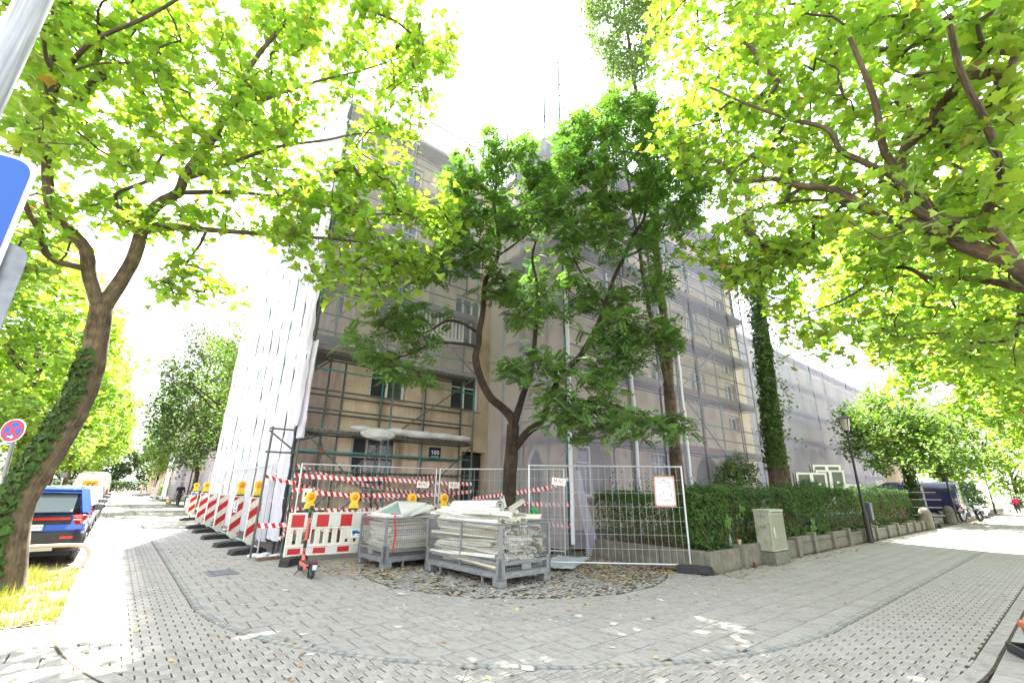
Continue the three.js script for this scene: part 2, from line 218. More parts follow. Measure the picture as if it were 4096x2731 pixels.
{ // cycle path of small pavers: straight along the left street, round the bend, straight along the right street
  const path = structGroup('cycle_path');
    part(path, 'bedding', [sheet(OX - RO - 0.05, OX - RI + 0.1, -90, OZ, -0.0068), sheet(OX, 62, OZ + RI - 0.1, OZ + RO + 0.05, -0.0068), (() => { const g = new THREE.BufferGeometry(), v = []; for (let i = 0; i < 40; i++) { const a = Math.PI / 2 + i / 40 * Math.PI / 2, b = Math.PI / 2 + (i + 1) / 40 * Math.PI / 2, p = (r, t) => [OX + Math.cos(t) * r, -0.0068, OZ + Math.sin(t) * r]; v.push(...p(RI - 0.1, a), ...p(RO + 0.03, b), ...p(RO + 0.03, a), ...p(RI - 0.1, a), ...p(RI - 0.1, b), ...p(RO + 0.03, b)); } g.setAttribute('position', new THREE.BufferAttribute(new Float32Array(v), 3)); g.computeVertexNormals(); return uvBox(g, 1); })()], joint);
  const LW = 0.165, PD = 0.125, list = [], n = 7; // paver length across the path, depth along it
  const base = prism([[-LW / 2 + 0.007, -PD / 2 + 0.004], [LW / 2 - 0.007, -PD / 2 + 0.004], [LW / 2 - 0.007, PD / 2 - 0.004], [-LW / 2 + 0.007, PD / 2 - 0.004]], 0.05, 0.004);
  const r0 = RI + 0.03, span = n * LW;
  const row = (place, k) => { const off = (k % 2) * LW / 2; for (let c = -1; c < n + 1; c++) { let a = c * LW + off, b = a + LW; a = Math.max(0, a); b = Math.min(span + 0.02, b); if (b - a < 0.04) continue; place(r0 + (a + b) / 2, (b - a) / LW); } };
  for (let k = 0; k < 640; k++) row((r, s) => list.push({ x: OX - r, z: OZ - (k + 0.5) * PD, sx: s, y: (R0() - 0.5) * 0.004, size: 0.02 * s }), k);
  for (let k = 0; k < 440; k++) row((r, s) => list.push({ x: OX + (k + 0.5) * PD, z: OZ + r, sx: s, ry: Math.PI / 2, y: (R0() - 0.5) * 0.004, size: 0.02 * s }), k);
  // bend: two square grids meeting on the diagonal, stones cut along the curves
  for (const half of [0, 1]) for (let k = -4; k < 60; k++) for (let c = -4; c < 46; c++) {
    const u = OX - RO + (c + 0.5 + (k % 2 ? 0.5 : 0)) * LW, w = (k + 0.5) * PD; // u across, w along, before mirroring
    const P0 = [[-1, -1], [1, -1], [1, 1], [-1, 1]].map(a => [u + a[0] * (LW / 2 - 0.006), OZ + w + a[1] * (PD / 2 - 0.0035)]);
    let P = half ? P0.map(([a, b]) => [OX + (b - OZ), OZ + (OX - a)]).map(([a, b]) => [OX - (a - OX), b]) : P0; // mirror in the diagonal of the bend
    const x = P.reduce((s, p) => s + p[0], 0) / 4, z = P.reduce((s, p) => s + p[1], 0) / 4, dx = x - OX, dz = z - OZ, l = Math.hypot(dx, dz); if (l < RI - 0.2 || l > RO + 0.1) continue; let cut = false;
    const keep = (nx, nz, d) => { const q = clip(P, nx, nz, d); if (q.length !== P.length || q.some((v, i) => v !== P[i])) cut = true; P = q; }, nx = dx / l, nz = dz / l, o = nx * OX + nz * OZ;
    keep(nx, nz, o + RI + 0.025); if (P.length < 3) continue; keep(-nx, -nz, -(o + RO - 0.135)); if (P.length < 3) continue; keep(-1, 0, -OX); if (P.length < 3) continue; keep(0, 1, OZ); if (P.length < 3) continue;
    const s2 = Math.SQRT1_2; if (half) keep(s2, s2, s2 * (OX + OZ) + 0.003); else keep(-s2, -s2, -s2 * (OX + OZ) + 0.003); if (P.length < 3) continue;
    const ar = Math.abs(P.reduce((s, p, i) => { const q = P[(i + 1) % P.length]; return s + p[0] * q[1] - q[0] * p[1]; }, 0) / 2); if (ar < 0.0025) continue;
    const e = { x, z, y: (R0() - 0.5) * 0.004, size: ar, ry: half ? Math.PI / 2 : 0 }; if (cut) { e.own = prism(P.map(p => [p[0] - x, p[1] - z]), 0.05, 0.004); e.ry = 0; } list.push(e);
  }
  pieces(path, 'paver', list, [base], paverMats, 'distant_pavers', std(0.385, 0.355, 0.33, 0.92, 0, { map: slabTex }));
  // border plates along the outer edge
  const edge = [], EW = 0.13, EL = 0.3, eg = prism([[-EW / 2, -EL / 2 + 0.003], [EW / 2, -EL / 2 + 0.003], [EW / 2, EL / 2 - 0.003], [-EW / 2, EL / 2 - 0.003]], 0.05, 0.004);
  for (let k = 0; k < 200; k++) edge.push({ x: OX - RO + 0.065, z: OZ - (k + 0.5) * EL, size: 0.04 });
  for (let k = 0; k < 180; k++) edge.push({ x: OX + (k + 0.5) * EL, z: OZ + RO - 0.065, ry: Math.PI / 2, size: 0.04 });
  for (let k = 0; k < 37; k++) { const t = (k + 0.5) / 37 * Math.PI / 2; edge.push({ x: OX - Math.cos(t) * (RO - 0.065), z: OZ + Math.sin(t) * (RO - 0.065), ry: t, size: 0.04 }); }
  const kerb = structGroup('kerb_edging'); pieces(kerb, 'edging_stone', edge, [eg], slabMats, 'distant_edging', slabMats[2]);
}
function stone(w, d, seed, round = 0.012) { const q = rng(seed), j = () => (q() - 0.5) * 0.014; const P = [[-w / 2, -d / 2], [0, -d / 2 - 0.003], [w / 2, -d / 2], [w / 2 + 0.003, 0], [w / 2, d / 2], [0, d / 2 + 0.003], [-w / 2, d / 2], [-w / 2 - 0.003, 0]].map(p => [p[0] * 0.94 + j(), p[1] * 0.94 + j()]); return prism(P, 0.05, round); }
{ // row of granite setts between pavement and cycle path
  const strip = structGroup('sett_strip'), list = [], L = 0.112, geos = [0, 1, 2, 3].map(i => stone(0.108, 0.114, 40 + i, 0.006));
  for (let k = 0; k < 700; k++) list.push({ x: OX - RI + 0.035, z: OZ - (k + 0.5) * L, y: 0.002 + (R0() - 0.5) * 0.008, ry: (R0() - 0.5) * 0.1, size: 0.011 });
  for (let k = 0; k < 450; k++) list.push({ x: OX + (k + 0.5) * L, z: OZ + RI - 0.035, ry: Math.PI / 2 + (R0() - 0.5) * 0.1, y: 0.002 + (R0() - 0.5) * 0.008, size: 0.011 });
  for (let k = 0; k < 81; k++) { const t = (k + 0.5) / 81 * Math.PI / 2; list.push({ x: OX - Math.cos(t) * (RI - 0.035), z: OZ + Math.sin(t) * (RI - 0.035), ry: t + (R0() - 0.5) * 0.1, y: 0.002 + (R0() - 0.5) * 0.008, size: 0.011 }); }
  pieces(strip, 'sett', list, geos, settMats.slice(0, 4), 'distant_setts', std(0.3, 0.3, 0.305, 0.85, 0, { map: roughGrain }));
}
{ // cobbled tree surround, laid in arcs
  const ap = structGroup('cobbled_tree_surround'); const disc = new THREE.CircleGeometry(APR + 0.02, 48); disc.rotateX(-Math.PI / 2); disc.translate(APX, -0.0075, APZ); part(ap, 'bedding', uvBox(disc, 1), std(0.1, 0.08, 0.05, 1, 0, { map: soilTex }));
  const list = [], geos = [0, 1, 2, 3, 4, 5].map(i => stone(0.098, 0.09, 60 + i, 0.012));
  const F = 1.25; // fans of arcs side by side
  for (let fx = -4; fx <= 4; fx++) for (let k = -32; k < 34; k++) {
    const cx = APX + fx * F; for (let i = -6; i <= 6; i++) { const a = i / 6.5 * 0.8, rr = 0.86, x = cx + Math.sin(a) * rr, z = APZ + k * 0.104 + (Math.cos(a) - 1) * rr * 0.9; if (Math.abs(x - cx) > F / 2) continue; if (Math.hypot(x - APX, z - APZ) > APR - 0.04 || Math.hypot(x - 7.06, z + 8.44) < 0.45) continue; list.push({ x: x + (R0() - 0.5) * 0.012, z: z + (R0() - 0.5) * 0.012, ry: -a + (R0() - 0.5) * 0.16, sx: 0.9 + 0.2 * R0(), sz: 0.92 + 0.16 * R0(), y: (R0() - 0.5) * 0.014 - 0.002, size: 0.01 }); }
  }
  pieces(ap, 'cobble', list, geos, settMats, 'smaller_cobbles', std(0.32, 0.31, 0.29, 0.85, 0, { map: roughGrain }));
}
structure('grass_verge', sheet(-5.5, -0.22, -12.95, -8.2, -0.012, 1), std(0.33, 0.29, 0.2, 1, 0, { map: soilTex }));
{ // kerb stones beside the parked cars
  const kb = structGroup('kerb'), g = uvBox(rbox(0.13, 0.16, 0.985, 0.012), 0.5), list = []; for (let k = 0; k < 80; k++) { const m = part(kb, k ? `kerb_stone_${String(k).padStart(3, '0')}` : 'kerb_stone', g, slabMats[k % 5]); m.position.set(-0.28, -0.06, -12.9 - (k + 0.5)); }
}
// manhole cover in the pavement
{ const t = thing('manhole_cover', 'square cast iron access cover set in the grey slabs near the striped beacons', 'manhole cover', [1.87, 0.004, -10.8], 0.05);
  part(t, 'frame', [box(0.5, 0.012, 0.04, 0, 0, -0.3), box(0.5, 0.012, 0.04, 0, 0, 0.3), box(0.04, 0.012, 0.56, -0.23, 0, 0), box(0.04, 0.012, 0.56, 0.23, 0, 0)], M.steelOld);
  const ribs = [box(0.42, 0.006, 0.56, 0, -0.003, 0)]; for (let i = -5; i <= 5; i++) ribs.push(box(0.38, 0.008, 0.014, 0, 0.002, i * 0.048)); for (const s of [-1, 1]) ribs.push(moved(new THREE.TorusGeometry(0.1, 0.012, 6, 20), 0, 0.005, s * 0.12, Math.PI / 2)); part(t, 'lid', ribs, std(0.2, 0.19, 0.22, 0.6, 0.4)); }
// ---------------------------------------------------------------- buildings
function wallShape(w, h, holes) { const s = poly([[0, 0], [w, 0], [w, h], [0, h]]); for (const o of holes) { const p = new THREE.Path(); if (o.pts) { o.pts.forEach((q, i) => i ? p.lineTo(...q) : p.moveTo(...q)); p.closePath(); } else if (o.rx) { p.absellipse(o.x, o.y, o.rx, o.ry, 0, Math.PI * 2, true); } else { p.moveTo(o.x, o.y); p.lineTo(o.x, o.y + o.h); p.lineTo(o.x + o.w, o.y + o.h); p.lineTo(o.x + o.w, o.y); p.closePath(); } s.holes.push(p); } return s; }
// wall whose outer face stands on the line from (x0,z0), seen from outside running to the right; turn = rotation about y
function wallGeo(w, h, holes, thick, x, z, turn) { const g = extr(wallShape(w, h, holes), thick, 0, 1, 24); g.translate(0, 0, -thick); g.rotateY(turn); g.translate(x, 0, z); return uvBox(g, 5); }
const paneMat = phys(0.05, 0.06, 0.065, { roughness: 0.05 });
const curtain = std(0.5, 0.48, 0.44, 0.9);
function windowIn(parent, o, x, z, turn, inset = 0.14, bars = 1, label) { // o: {x,y,w,h} in wall coordinates
  const f = [], w = o.w, h = o.h, t = 0.07, d = 0.07; f.push(box(w, t, d, 0, t / 2, 0), box(w, t, d, 0, h - t / 2, 0), box(t, h - 2 * t, d, -w / 2 + t / 2, h / 2, 0), box(t, h - 2 * t, d, w / 2 - t / 2, h / 2, 0)); for (let i = 1; i <= bars; i++) f.push(box(t, h - 2 * t, d, -w / 2 + w * i / (bars + 1), h / 2, 0.004));
  if (h > 1.05) f.push(box(w - 2 * t, 0.035, d * 0.8, 0, h * 0.66, 0.002));
  const g = new THREE.Matrix4().makeRotationY(turn).setPosition(x + Math.cos(turn) * (o.x + w / 2) - Math.sin(turn) * inset, o.y, z - Math.sin(turn) * (o.x + w / 2) - Math.cos(turn) * inset);
  const fr = part(parent, 'window', merge(f), M.white, label); fr.applyMatrix4(g);
  const n = bars + 1; for (let i = 0; i < n; i++) part(fr, 'pane', box(w / n - t - 0.01, h - 2 * t, 0.012, -w / 2 + w * (i + 0.5) / n, h / 2, -0.012), paneMat);
  part(fr, 'sill', box(w + 0.16, 0.04, 0.2, 0, -0.025, inset - 0.04), std(0.4, 0.33, 0.26, 0.7));
  return fr;
}
function hipRoof(x0, x1, z0, z1, y, rise, over = 0.5) { x0 -= over; x1 += over; z0 -= over; z1 += over; const alongX = (x1 - x0) > (z1 - z0), m = Math.min(x1 - x0, z1 - z0) / 2, a = alongX ? [x0 + m, (z0 + z1) / 2] : [(x0 + x1) / 2, z0 + m], b = alongX ? [x1 - m, (z0 + z1) / 2] : [(x0 + x1) / 2, z1 - m]; const A = [x0, y, z0], B = [x1, y, z0], Cc = [x1, y, z1], D = [x0, y, z1], E = [a[0], y + rise, a[1]], F = [b[0], y + rise, b[1]]; const q = alongX ? [A, E, F, A, F, B, B, F, Cc, Cc, F, E, Cc, E, D, D, E, A] : [A, E, B, B, E, F, B, F, Cc, Cc, F, D, D, F, E, D, E, A]; const g = new THREE.BufferGeometry(); g.setAttribute('position', new THREE.BufferAttribute(new Float32Array([...q.flat(), ...[A, B, Cc, A, Cc, D].map(p => [p[0], y - 0.02, p[2]]).flat()]), 3)); g.computeVertexNormals(); return uvBox(g, 1); }
const HB = 13.4;
{
  const b = thing('corner_house', 'beige rendered corner house number 100 wrapped in scaffolding and netting', 'building');
  const rowY = [4.15, 6.95, 9.75, 11.9];
  // left wing, street side: outer face x = 4.5 looking to -x
  { const T = -Math.PI / 2, L = 10.878, holes = [], wins = []; for (let i = 0; i < 4; i++) for (const y of rowY) { const o = { x: 1.1 + i * 2.7, y, w: 1.05, h: 1.3 }; if (i == 3 && y < 5) continue; holes.push(o); wins.push(o); }
    for (const xx of [9.65, 6.6, 3.2]) holes.push({ x: xx, y: 1.95, rx: 0.52, ry: 0.95 });
    part(b, 'wall', wallGeo(L, HB, holes, 0.32, 4.5, -24.2, T)); b.children.at(-1).material = M.stucco;
    // rotateY(-90deg): local +x goes to +z
    for (const o of wins) windowIn(b, o, 4.5, -24.2, T);
    for (const xx of [9.65, 6.6, 3.2]) { const w = part(b, 'round_window', merge([moved(new THREE.TorusGeometry(0.5, 0.05, 6, 28), 0, 0, 0)]), M.white); w.scale.set(1, 1.85, 1); w.rotation.y = T; w.position.set(4.78, 1.95, -24.2 + xx); part(w, 'pane', moved(new THREE.CircleGeometry(0.5, 28), 0, 0, -0.02), paneMat); } }
  // left wing, front: z = -13, x 4.5 .. 9.9
  { const holes = [], rect = []; const arch = (cx, hw, top, mid, bot) => { const a = [[cx - hw, top], [cx + hw, top], [cx + hw, mid]]; for (let i = 1; i < 16; i++) { const t = i / 16 * Math.PI; a.push([cx + hw * Math.cos(t), mid - (mid - bot) * Math.sin(t)]); } a.push([cx - hw, mid]); return a; }; holes.push({ pts: arch(1.2, 0.82, 2.98, 2.3, 1.42).reverse() }); // rounded niche
    for (const y of [4.15, 6.45, 9.3, 11.6]) for (const x of [0.75, 3.6]) { const o = { x, y, w: 1.15, h: y === 6.45 ? 1.9 : 1.2 }; holes.push(o); rect.push(o); }
    holes.push({ x: 4.15, y: 0.02, w: 0.95, h: 2.75 });
    part(b, 'wall', wallGeo(5.4, HB, holes, 0.32, 4.5, -13, 0), M.stucco);
    for (const o of rect) windowIn(b, o, 4.5, -13, 0, 0.16, o.h > 1.5 ? 2 : 1);
    part(b, 'niche_back', box(1.9, 2.4, 0.06, 5.62, 2.15, -13.36), M.stuccoPale);
    const wp = arch(0, 0.66, 2.95, 2.25, 1.5), wf = []; wp.forEach((q, i) => { const r = wp[(i + 1) % wp.length]; wf.push(beam([q[0], q[1], 0], [r[0], r[1], 0], 0.07, 0.06)); }); for (const x of [-0.22, 0.22]) wf.push(box(0.06, 1.4, 0.05, x, 2.25, 0)); wf.push(box(1.28, 0.04, 0.045, 0, 2.42, 0)); const rw = part(b, 'round_bottom_window', wf, std(0.5, 0.47, 0.42, 0.6), 'ground floor window with a rounded bottom edge in the niche'); rw.position.set(5.66, 0, -13.27); part(rw, 'pane', new THREE.ShapeGeometry(poly(wp)).translate(0, 0, -0.015), paneMat);
    const d = part(b, 'door', merge([box(0.93, 2.7, 0.05, 9.125, 1.37, -13.26)]), std(0.03, 0.028, 0.027, 0.4), 'dark entrance door in the inner corner'); part(d, 'handle', bar([9.46, 0.95, -13.2], [9.46, 1.5, -13.2], 0.015), M.steel); part(d, 'pane', box(0.5, 1.5, 0.02, 9.125, 1.7, -13.225), paneMat); }
  part(b, 'balcony', [box(2.4, 0.12, 0.62, 6.9, 6.3, -12.68), box(2.4, 0.06, 0.05, 6.9, 7.3, -12.4)], M.trim, 'pale balcony with upright slats');
  { const bal = b.children.at(-1); for (let i = 0; i < 17; i++) part(bal, 'slat', box(0.07, 0.94, 0.03, 5.74 + i * 0.145, 6.83, -12.4), M.white); }
  // right wing: side face x = 9.9 (z -13 .. -9.4), front z = -9.4, end x = 22.6
  { const holes = []; for (const y of [5.3, 8.1, 10.9]) holes.push({ x: 1.2, y, w: 0.9, h: 1.2 }); holes.push({ x: 2.1, y: 1.95, rx: 0.5, ry: 0.95 }); part(b, 'wall', wallGeo(3.278, HB, holes, 0.32, 9.9, -13, -Math.PI / 2), M.stucco); for (const o of holes.slice(0, 3)) windowIn(b, o, 9.9, -13, -Math.PI / 2); const w = part(b, 'round_window', new THREE.TorusGeometry(0.48, 0.05, 6, 28), M.white); w.scale.set(1, 1.9, 1); w.rotation.y = -Math.PI / 2; w.position.set(10.16, 1.95, -10.9); part(w, 'pane', moved(new THREE.CircleGeometry(0.48, 28), 0, 0, -0.02), paneMat); }
  { const holes = [], wins = []; const add = (x, y, w, h) => { const o = { x: x - 9.9 - w / 2, y, w, h }; holes.push(o); wins.push(o); };
    for (const x of [12.4, 15.2, 18.1]) for (const y of [5.3, 8.2, 11.1]) add(x, y, 1.15, 1.15);
    for (const [y, h] of [[4.2, 0.65], [5.45, 0.95], [6.85, 1.0], [8.2, 1.1], [9.75, 1.0], [11.3, 1.1]]) add(20.95, y, 0.95, h);
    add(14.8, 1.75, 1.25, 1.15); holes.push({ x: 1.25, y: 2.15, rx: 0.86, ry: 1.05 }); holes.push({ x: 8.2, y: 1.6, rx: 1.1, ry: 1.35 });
    part(b, 'wall', wallGeo(12.7, HB, holes, 0.32, 9.9, -9.4, 0), M.stucco); for (const o of wins) windowIn(b, o, 9.9, -9.4, 0, 0.16, o.w > 1 ? 1 : 1);
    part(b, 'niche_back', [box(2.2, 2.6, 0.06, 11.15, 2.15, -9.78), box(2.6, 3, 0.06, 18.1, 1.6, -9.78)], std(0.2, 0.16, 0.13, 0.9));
    windowIn(b, { x: 0.6, y: 1.4, w: 0.75, h: 1.5 }, 9.9, -9.4, 0, 0.3, 0); }
  part(b, 'wall', wallGeo(12, HB, [], 0.32, 22.6, -9.4, Math.PI / 2), M.stucco);
  part(b, 'wall', wallGeo(18.1, HB, [], 0.32, 22.6, -24.2, Math.PI), M.stucco);
  part(b, 'wall', box(0.3, HB, 2.9, 22.4, HB / 2, -22.7), M.stucco);
  part(b, 'floor_slab', [3.2, 6.0, 8.9, 11.7].map(y => box(17.3, 0.2, 10.3, 13.7, y, -18.8)).concat([3.2, 6.0, 8.9, 11.7].map(y => box(11.9, 0.2, 3.9, 16.2, y, -11.6))), M.trim);
  part(b, 'roof', [hipRoof(4.5, 22.6, -24.2, -13, HB, 3.0, 0.2), hipRoof(9.9, 22.6, -16, -9.4, HB + 0.01, 2.2, 0.2)], M.roof);
  part(b, 'downpipe', [bar([7.05, 0.1, -12.93], [7.05, 13.3, -12.93], 0.055, 10), bar([7.05, 1.2, -12.93], [7.05, 1.28, -12.93], 0.07, 10)], std(0.33, 0.31, 0.28, 0.5, 0.3));
  const sgn = part(b, 'house_number_sign', box(0.42, 0.4, 0.02, 7.6, 2.62, -12.985), std(0.01, 0.02, 0.08, 0.4), 'dark blue plate with white number 100');
  part(sgn, 'number_print', (() => { const g = new THREE.PlaneGeometry(0.4, 0.38); g.translate(7.6, 2.62, -12.972); return g; })(), new THREE.MeshStandardMaterial({ roughness: 0.4, map: printTex(256, 256, (x, w, h) => { x.fillStyle = '#0c1a3d'; x.fillRect(0, 0, w, h); x.fillStyle = '#f2f2f2'; x.font = 'bold 120px sans-serif'; x.textAlign = 'center'; x.fillText('100', w / 2, 140); x.fillRect(40, 176, w - 80, 10); x.fillRect(70, 200, w - 140, 10); }) }));
  part(b, 'plinth', [box(5.45, 0.45, 0.03, 7.2, 0.225, -12.98), box(12.7, 0.5, 0.03, 16.25, 0.25, -9.38)], std(0.3, 0.25, 0.2, 0.95, 0, { map: stuccoTex }));
}
{ // setback house further along the right street
  const b = thing('setback_house', 'long beige terrace house behind netting set back beyond the blue van', 'building'), L = 46, H = 12.6, holes = [], wins = [];
  for (let i = 0; i < 11; i++) for (const y of [1.4, 4.2, 7.0, 9.8]) { const o = { x: 2 + i * 4, y, w: 1.3, h: 1.35 }; holes.push(o); wins.push(o); }
  part(b, 'wall', wallGeo(L, H, holes, 0.32, 24, -12.6, 0), M.stuccoPale); for (const o of wins) windowIn(b, o, 24, -12.6, 0);
  part(b, 'wall', box(0.3, H, 10, 24.2, H / 2, -18), M.stuccoPale); part(b, 'wall', box(0.3, H, 10, 69.8, H / 2, -18), M.stuccoPale); part(b, 'wall', box(46, H, 0.3, 47, H / 2, -23), M.stuccoPale); part(b, 'roof', hipRoof(24.3, 69.7, -22.5, -13.2, H, 1.2, 0), M.roof);
}
{ // houses further down the left street
  const mk = (name, label, x0, z0, L, W, H, mat) => { const b = thing(name, label, 'building'), holes = [], wins = []; for (let i = 0; i * 3 + 2 < L - 1; i++) for (let y = 1.5; y < H - 1.5; y += 2.9) { const o = { x: 1 + i * 3, y, w: 1.2, h: 1.4 }; holes.push(o); wins.push(o); } part(b, 'wall', wallGeo(L, H, holes, 0.32, x0, z0 - L, -Math.PI / 2), mat); for (const o of wins) windowIn(b, o, x0, z0 - L, -Math.PI / 2); const h2 = [], w2 = []; for (let i = 0; i * 3 + 2 < W - 1; i++) for (let y = 1.5; y < H - 1.5; y += 2.9) { const o = { x: 1 + i * 3, y, w: 1.2, h: 1.4 }; h2.push(o); w2.push(o); } part(b, 'wall', wallGeo(W, H, h2, 0.32, x0, z0, 0), mat); for (const o of w2) windowIn(b, o, x0, z0, 0); part(b, 'wall', [box(W, H, 0.3, x0 + W / 2, H / 2, z0 - L + 0.2), box(0.3, H, L - 0.8, x0 + W - 0.2, H / 2, z0 - L / 2)], mat); part(b, 'roof', hipRoof(x0, x0 + W, z0 - L, z0, H, 3), M.roof); return b; };
  mk('terrace_house', 'grey rendered house behind the linden trees on the left street', 9.2, -32, 22, 12, 12, std(0.42, 0.39, 0.35, 0.95, 0, { map: stuccoTex }));
  mk('terrace_house', 'netted house beyond the far striped beacons on the left street', 5.6, -66, 12, 12, 11, std(0.5, 0.46, 0.4, 0.95, 0, { map: stuccoTex }));
  const e = mk('apartment_house', 'cream apartment house with balconies at the far end of the left street', 5.2, -104, 24, 12, 12.5, std(0.6, 0.47, 0.33, 0.95, 0, { map: stuccoTex }));
  for (let y = 2.8; y < 12; y += 2.9) for (const z of [-108, -116]) part(e, 'balcony', [box(1.2, 0.14, 3, 4.6, y, z), box(0.06, 0.9, 3, 4.05, y + 0.5, z)], M.trim);
}
// ---------------------------------------------------------------- scaffolding
const RR = rng(77);
function scaffold(name, label, start, dir, inward, bays, levels, o = {}) { // start [x,z] outer line; dir, inward unit [x,z]
  const t = thing(name, label, 'scaffold'), D = o.depth || 0.74, top = o.top || levels.at(-1) + 2.1, P = (s, y, k = 0) => V(start[0] + dir[0] * s + inward[0] * k, y, start[1] + dir[1] * s + inward[1] * k);
  let s = 0; const xs = [0]; for (const b of bays) { s += b; xs.push(s); } const L = s;
  xs.forEach((q, i) => { for (const k of [0, D]) { const m = part(t, 'standard', bar(P(q, 0.12, k), P(q, k ? top - 1.1 : top, k), 0.03, 8), M.scaffold); part(m, 'base_plate', [(() => { const p = P(q, 0.02, k); return box(0.16, 0.03, 0.16, p.x, 0.016, p.z); })(), bar(P(q, 0.03, k), P(q, 0.3, k), 0.019, 6)], M.steelOld);
    const patch = []; for (let y = 0.8 + RR() * 1.5; y < top - 1; y += 1.6 + RR() * 2.2) patch.push(bar(P(q, y, k), P(q, y + 0.25 + RR() * 0.9, k), 0.0315, 8, 0.0315, true)); if (patch.length) part(m, 'paint_patch', patch, M.scaffoldGreen);
    const cl = []; for (const ly of levels) for (const yy of [0, 0.5, 1.0]) { const p = P(q, ly + yy, k); cl.push(bar(V(p.x, p.y - 0.035, p.z), V(p.x, p.y + 0.035, p.z), 0.042, 6)); } part(m, 'coupler', cl, M.steelOld); } });
  for (const ly of levels) for (let i = 0; i < bays.length; i++) { const a = xs[i], b = xs[i + 1];
    for (const yy of [0.5, 1.0]) part(t, 'guard_rail', bar(P(a, ly + yy, 0), P(b, ly + yy, 0), 0.027, 7), RR() < 0.15 ? M.scaffoldGreen : M.scaffold);
    for (const k of [0, D]) part(t, 'ledger', bar(P(a, ly - 0.09, k), P(b, ly - 0.09, k), 0.024, 7), M.scaffold);
    const lg = (b - a); for (const k of [0.19, 0.52]) { const pa = P(a + 0.03, ly - 0.03, k), pb = P(b - 0.03, ly - 0.03, k); const dk = part(t, 'deck', uvBox(beam(pa, pb, 0.31, 0.055), 0.5), M.deck); const holes = []; for (let x = 0.12; x < lg - 0.1; x += 0.16) { const p = P(a + x, ly - 0.032, k - 0.158); holes.push(box(Math.abs(dir[0]) * 0.05 + 0.006, 0.025, Math.abs(dir[1]) * 0.05 + 0.006, p.x, p.y, p.z)); } part(dk, 'edge_holes', holes, M.black); }
    if (ly > (o.toeFrom ?? 2)) part(t, 'toe_board', uvBox(beam(P(a, ly + 0.075, 0.035), P(b, ly + 0.075, 0.035), 0.03, 0.15), 0.5), (i + Math.round(ly)) % 2 ? M.toe : M.deck);
  }
  xs.forEach(q => { for (const ly of levels) part(t, 'transom', bar(P(q, ly - 0.1, 0), P(q, ly - 0.1, D), 0.022, 6), M.scaffold); });
  for (const [i, y0, y1, f] of (o.braces || [])) { const a = xs[i], b = xs[i + 1]; part(t, 'diagonal_brace', bar(f ? P(b, y0, -0.04) : P(a, y0, -0.04), f ? P(a, y1, -0.04) : P(b, y1, -0.04), 0.022, 7), M.scaffold); }
  for (const [a, b, y] of (o.rails || [])) part(t, 'ledger', bar(P(a, y, 0), P(b, y, 0), 0.023, 7), y < 2.2 ? M.scaffold : M.scaffoldGreen);
  return { t, P, xs, L, D };
}
const lev = [3.0, 5.1, 7.15, 9.2, 11.25, 13.3];
const S1 = scaffold('front_scaffold', 'open steel scaffold of grey green tubes before the wing with house number 100', [3.24, -12.16], [1, 0], [0, -1], [2.36, 2.86], lev, { toeFrom: 4, top: 15.3, braces: [[0, 0.5, 2.95, 0], [0, 0.1, 1.9, 0], [1, 0.4, 2.9, 0], [1, 2.9, 5.1, 0], [1, 7.2, 5.2, 0], [0, 7.1, 9.1, 0], [0, 1.0, 2.95, 1], [1, 0.1, 1.9, 0]], rails: [[0, 5.22, 2.43], [0, 5.22, 1.95], [0, 5.22, 0.65], [2.9, 5.22, 0.95], [0, 5.22, 4.55]] });
for (const [x, z] of [[4.42, -12.9], [7.05, -12.86], [3.24, -12.55]]) part(S1.t, 'standard', bar([x, 0.1, z], [x, 5, z], 0.028, 8), M.scaffold);
for (const y of [1.0, 1.95, 2.43, 3.5, 4.0]) part(S1.t, 'ledger', bar([3.24, y, -12.9], [8.46, y, -12.9], 0.024, 7), M.scaffold);
part(S1.t, 'bracket', [bar([3.24, 2.9, -12.16], [2.55, 2.9, -12.2], 0.022), bar([3.24, 2.35, -12.16], [2.55, 2.85, -12.2], 0.02), bar([2.55, 2.35, -12.2], [3.24, 2.35, -12.16], 0.022), bar([2.62, 0.05, -12.2], [2.62, 2.95, -12.2], 0.026)], M.scaffold);
for (const [x, y] of [[3.75, 2.43], [6.9, 0.95], [5.0, 3.0], [7.9, 2.43], [6.2, 4.0]]) part(S1.t, 'marker_sleeve', bar([x, y, -12.16], [x + 0.09, y, -12.16], 0.026, 8), M.redMark);
// company boards on the scaffold
const boardTex = printTex(1024, 64, (x, w, h) => { x.fillStyle = '#353b42'; x.fillRect(0, 0, w, h); x.fillStyle = '#dfe3e6'; x.font = 'bold 40px sans-serif'; x.textAlign = 'center'; x.fillText('ECKERT  GERÜSTBAU', w / 2 + 60, 46); });
for (const y of [5.33, 7.38]) { const bd = part(S1.t, 'company_board', box(2.3, 0.25, 0.03, 4.44, y, -12.105), std(0.035, 0.045, 0.05, 0.5), 'dark grey board with pale lettering'); part(bd, 'lettering', (() => { const g = new THREE.PlaneGeometry(2.28, 0.23); g.translate(4.44, y, -12.087); return g; })(), new THREE.MeshStandardMaterial({ map: boardTex, roughness: 0.5 })); }
const S2 = scaffold('street_scaffold', 'tall scaffold behind the white sheeting along the left street', [3.24, -12.9], [0, -1], [1, 0], [2.4, 2.4, 2.4, 2.4, 1.7], lev, { top: 14.6 });
const S3 = scaffold('side_scaffold', 'netted scaffold turning the inner corner behind the leafy tree', [9.03, -9.26], [0, -1], [1, 0], [2.1], lev, { top: 15, braces: [[0, 0.3, 2.9, 0], [0, 5, 3, 0]] });
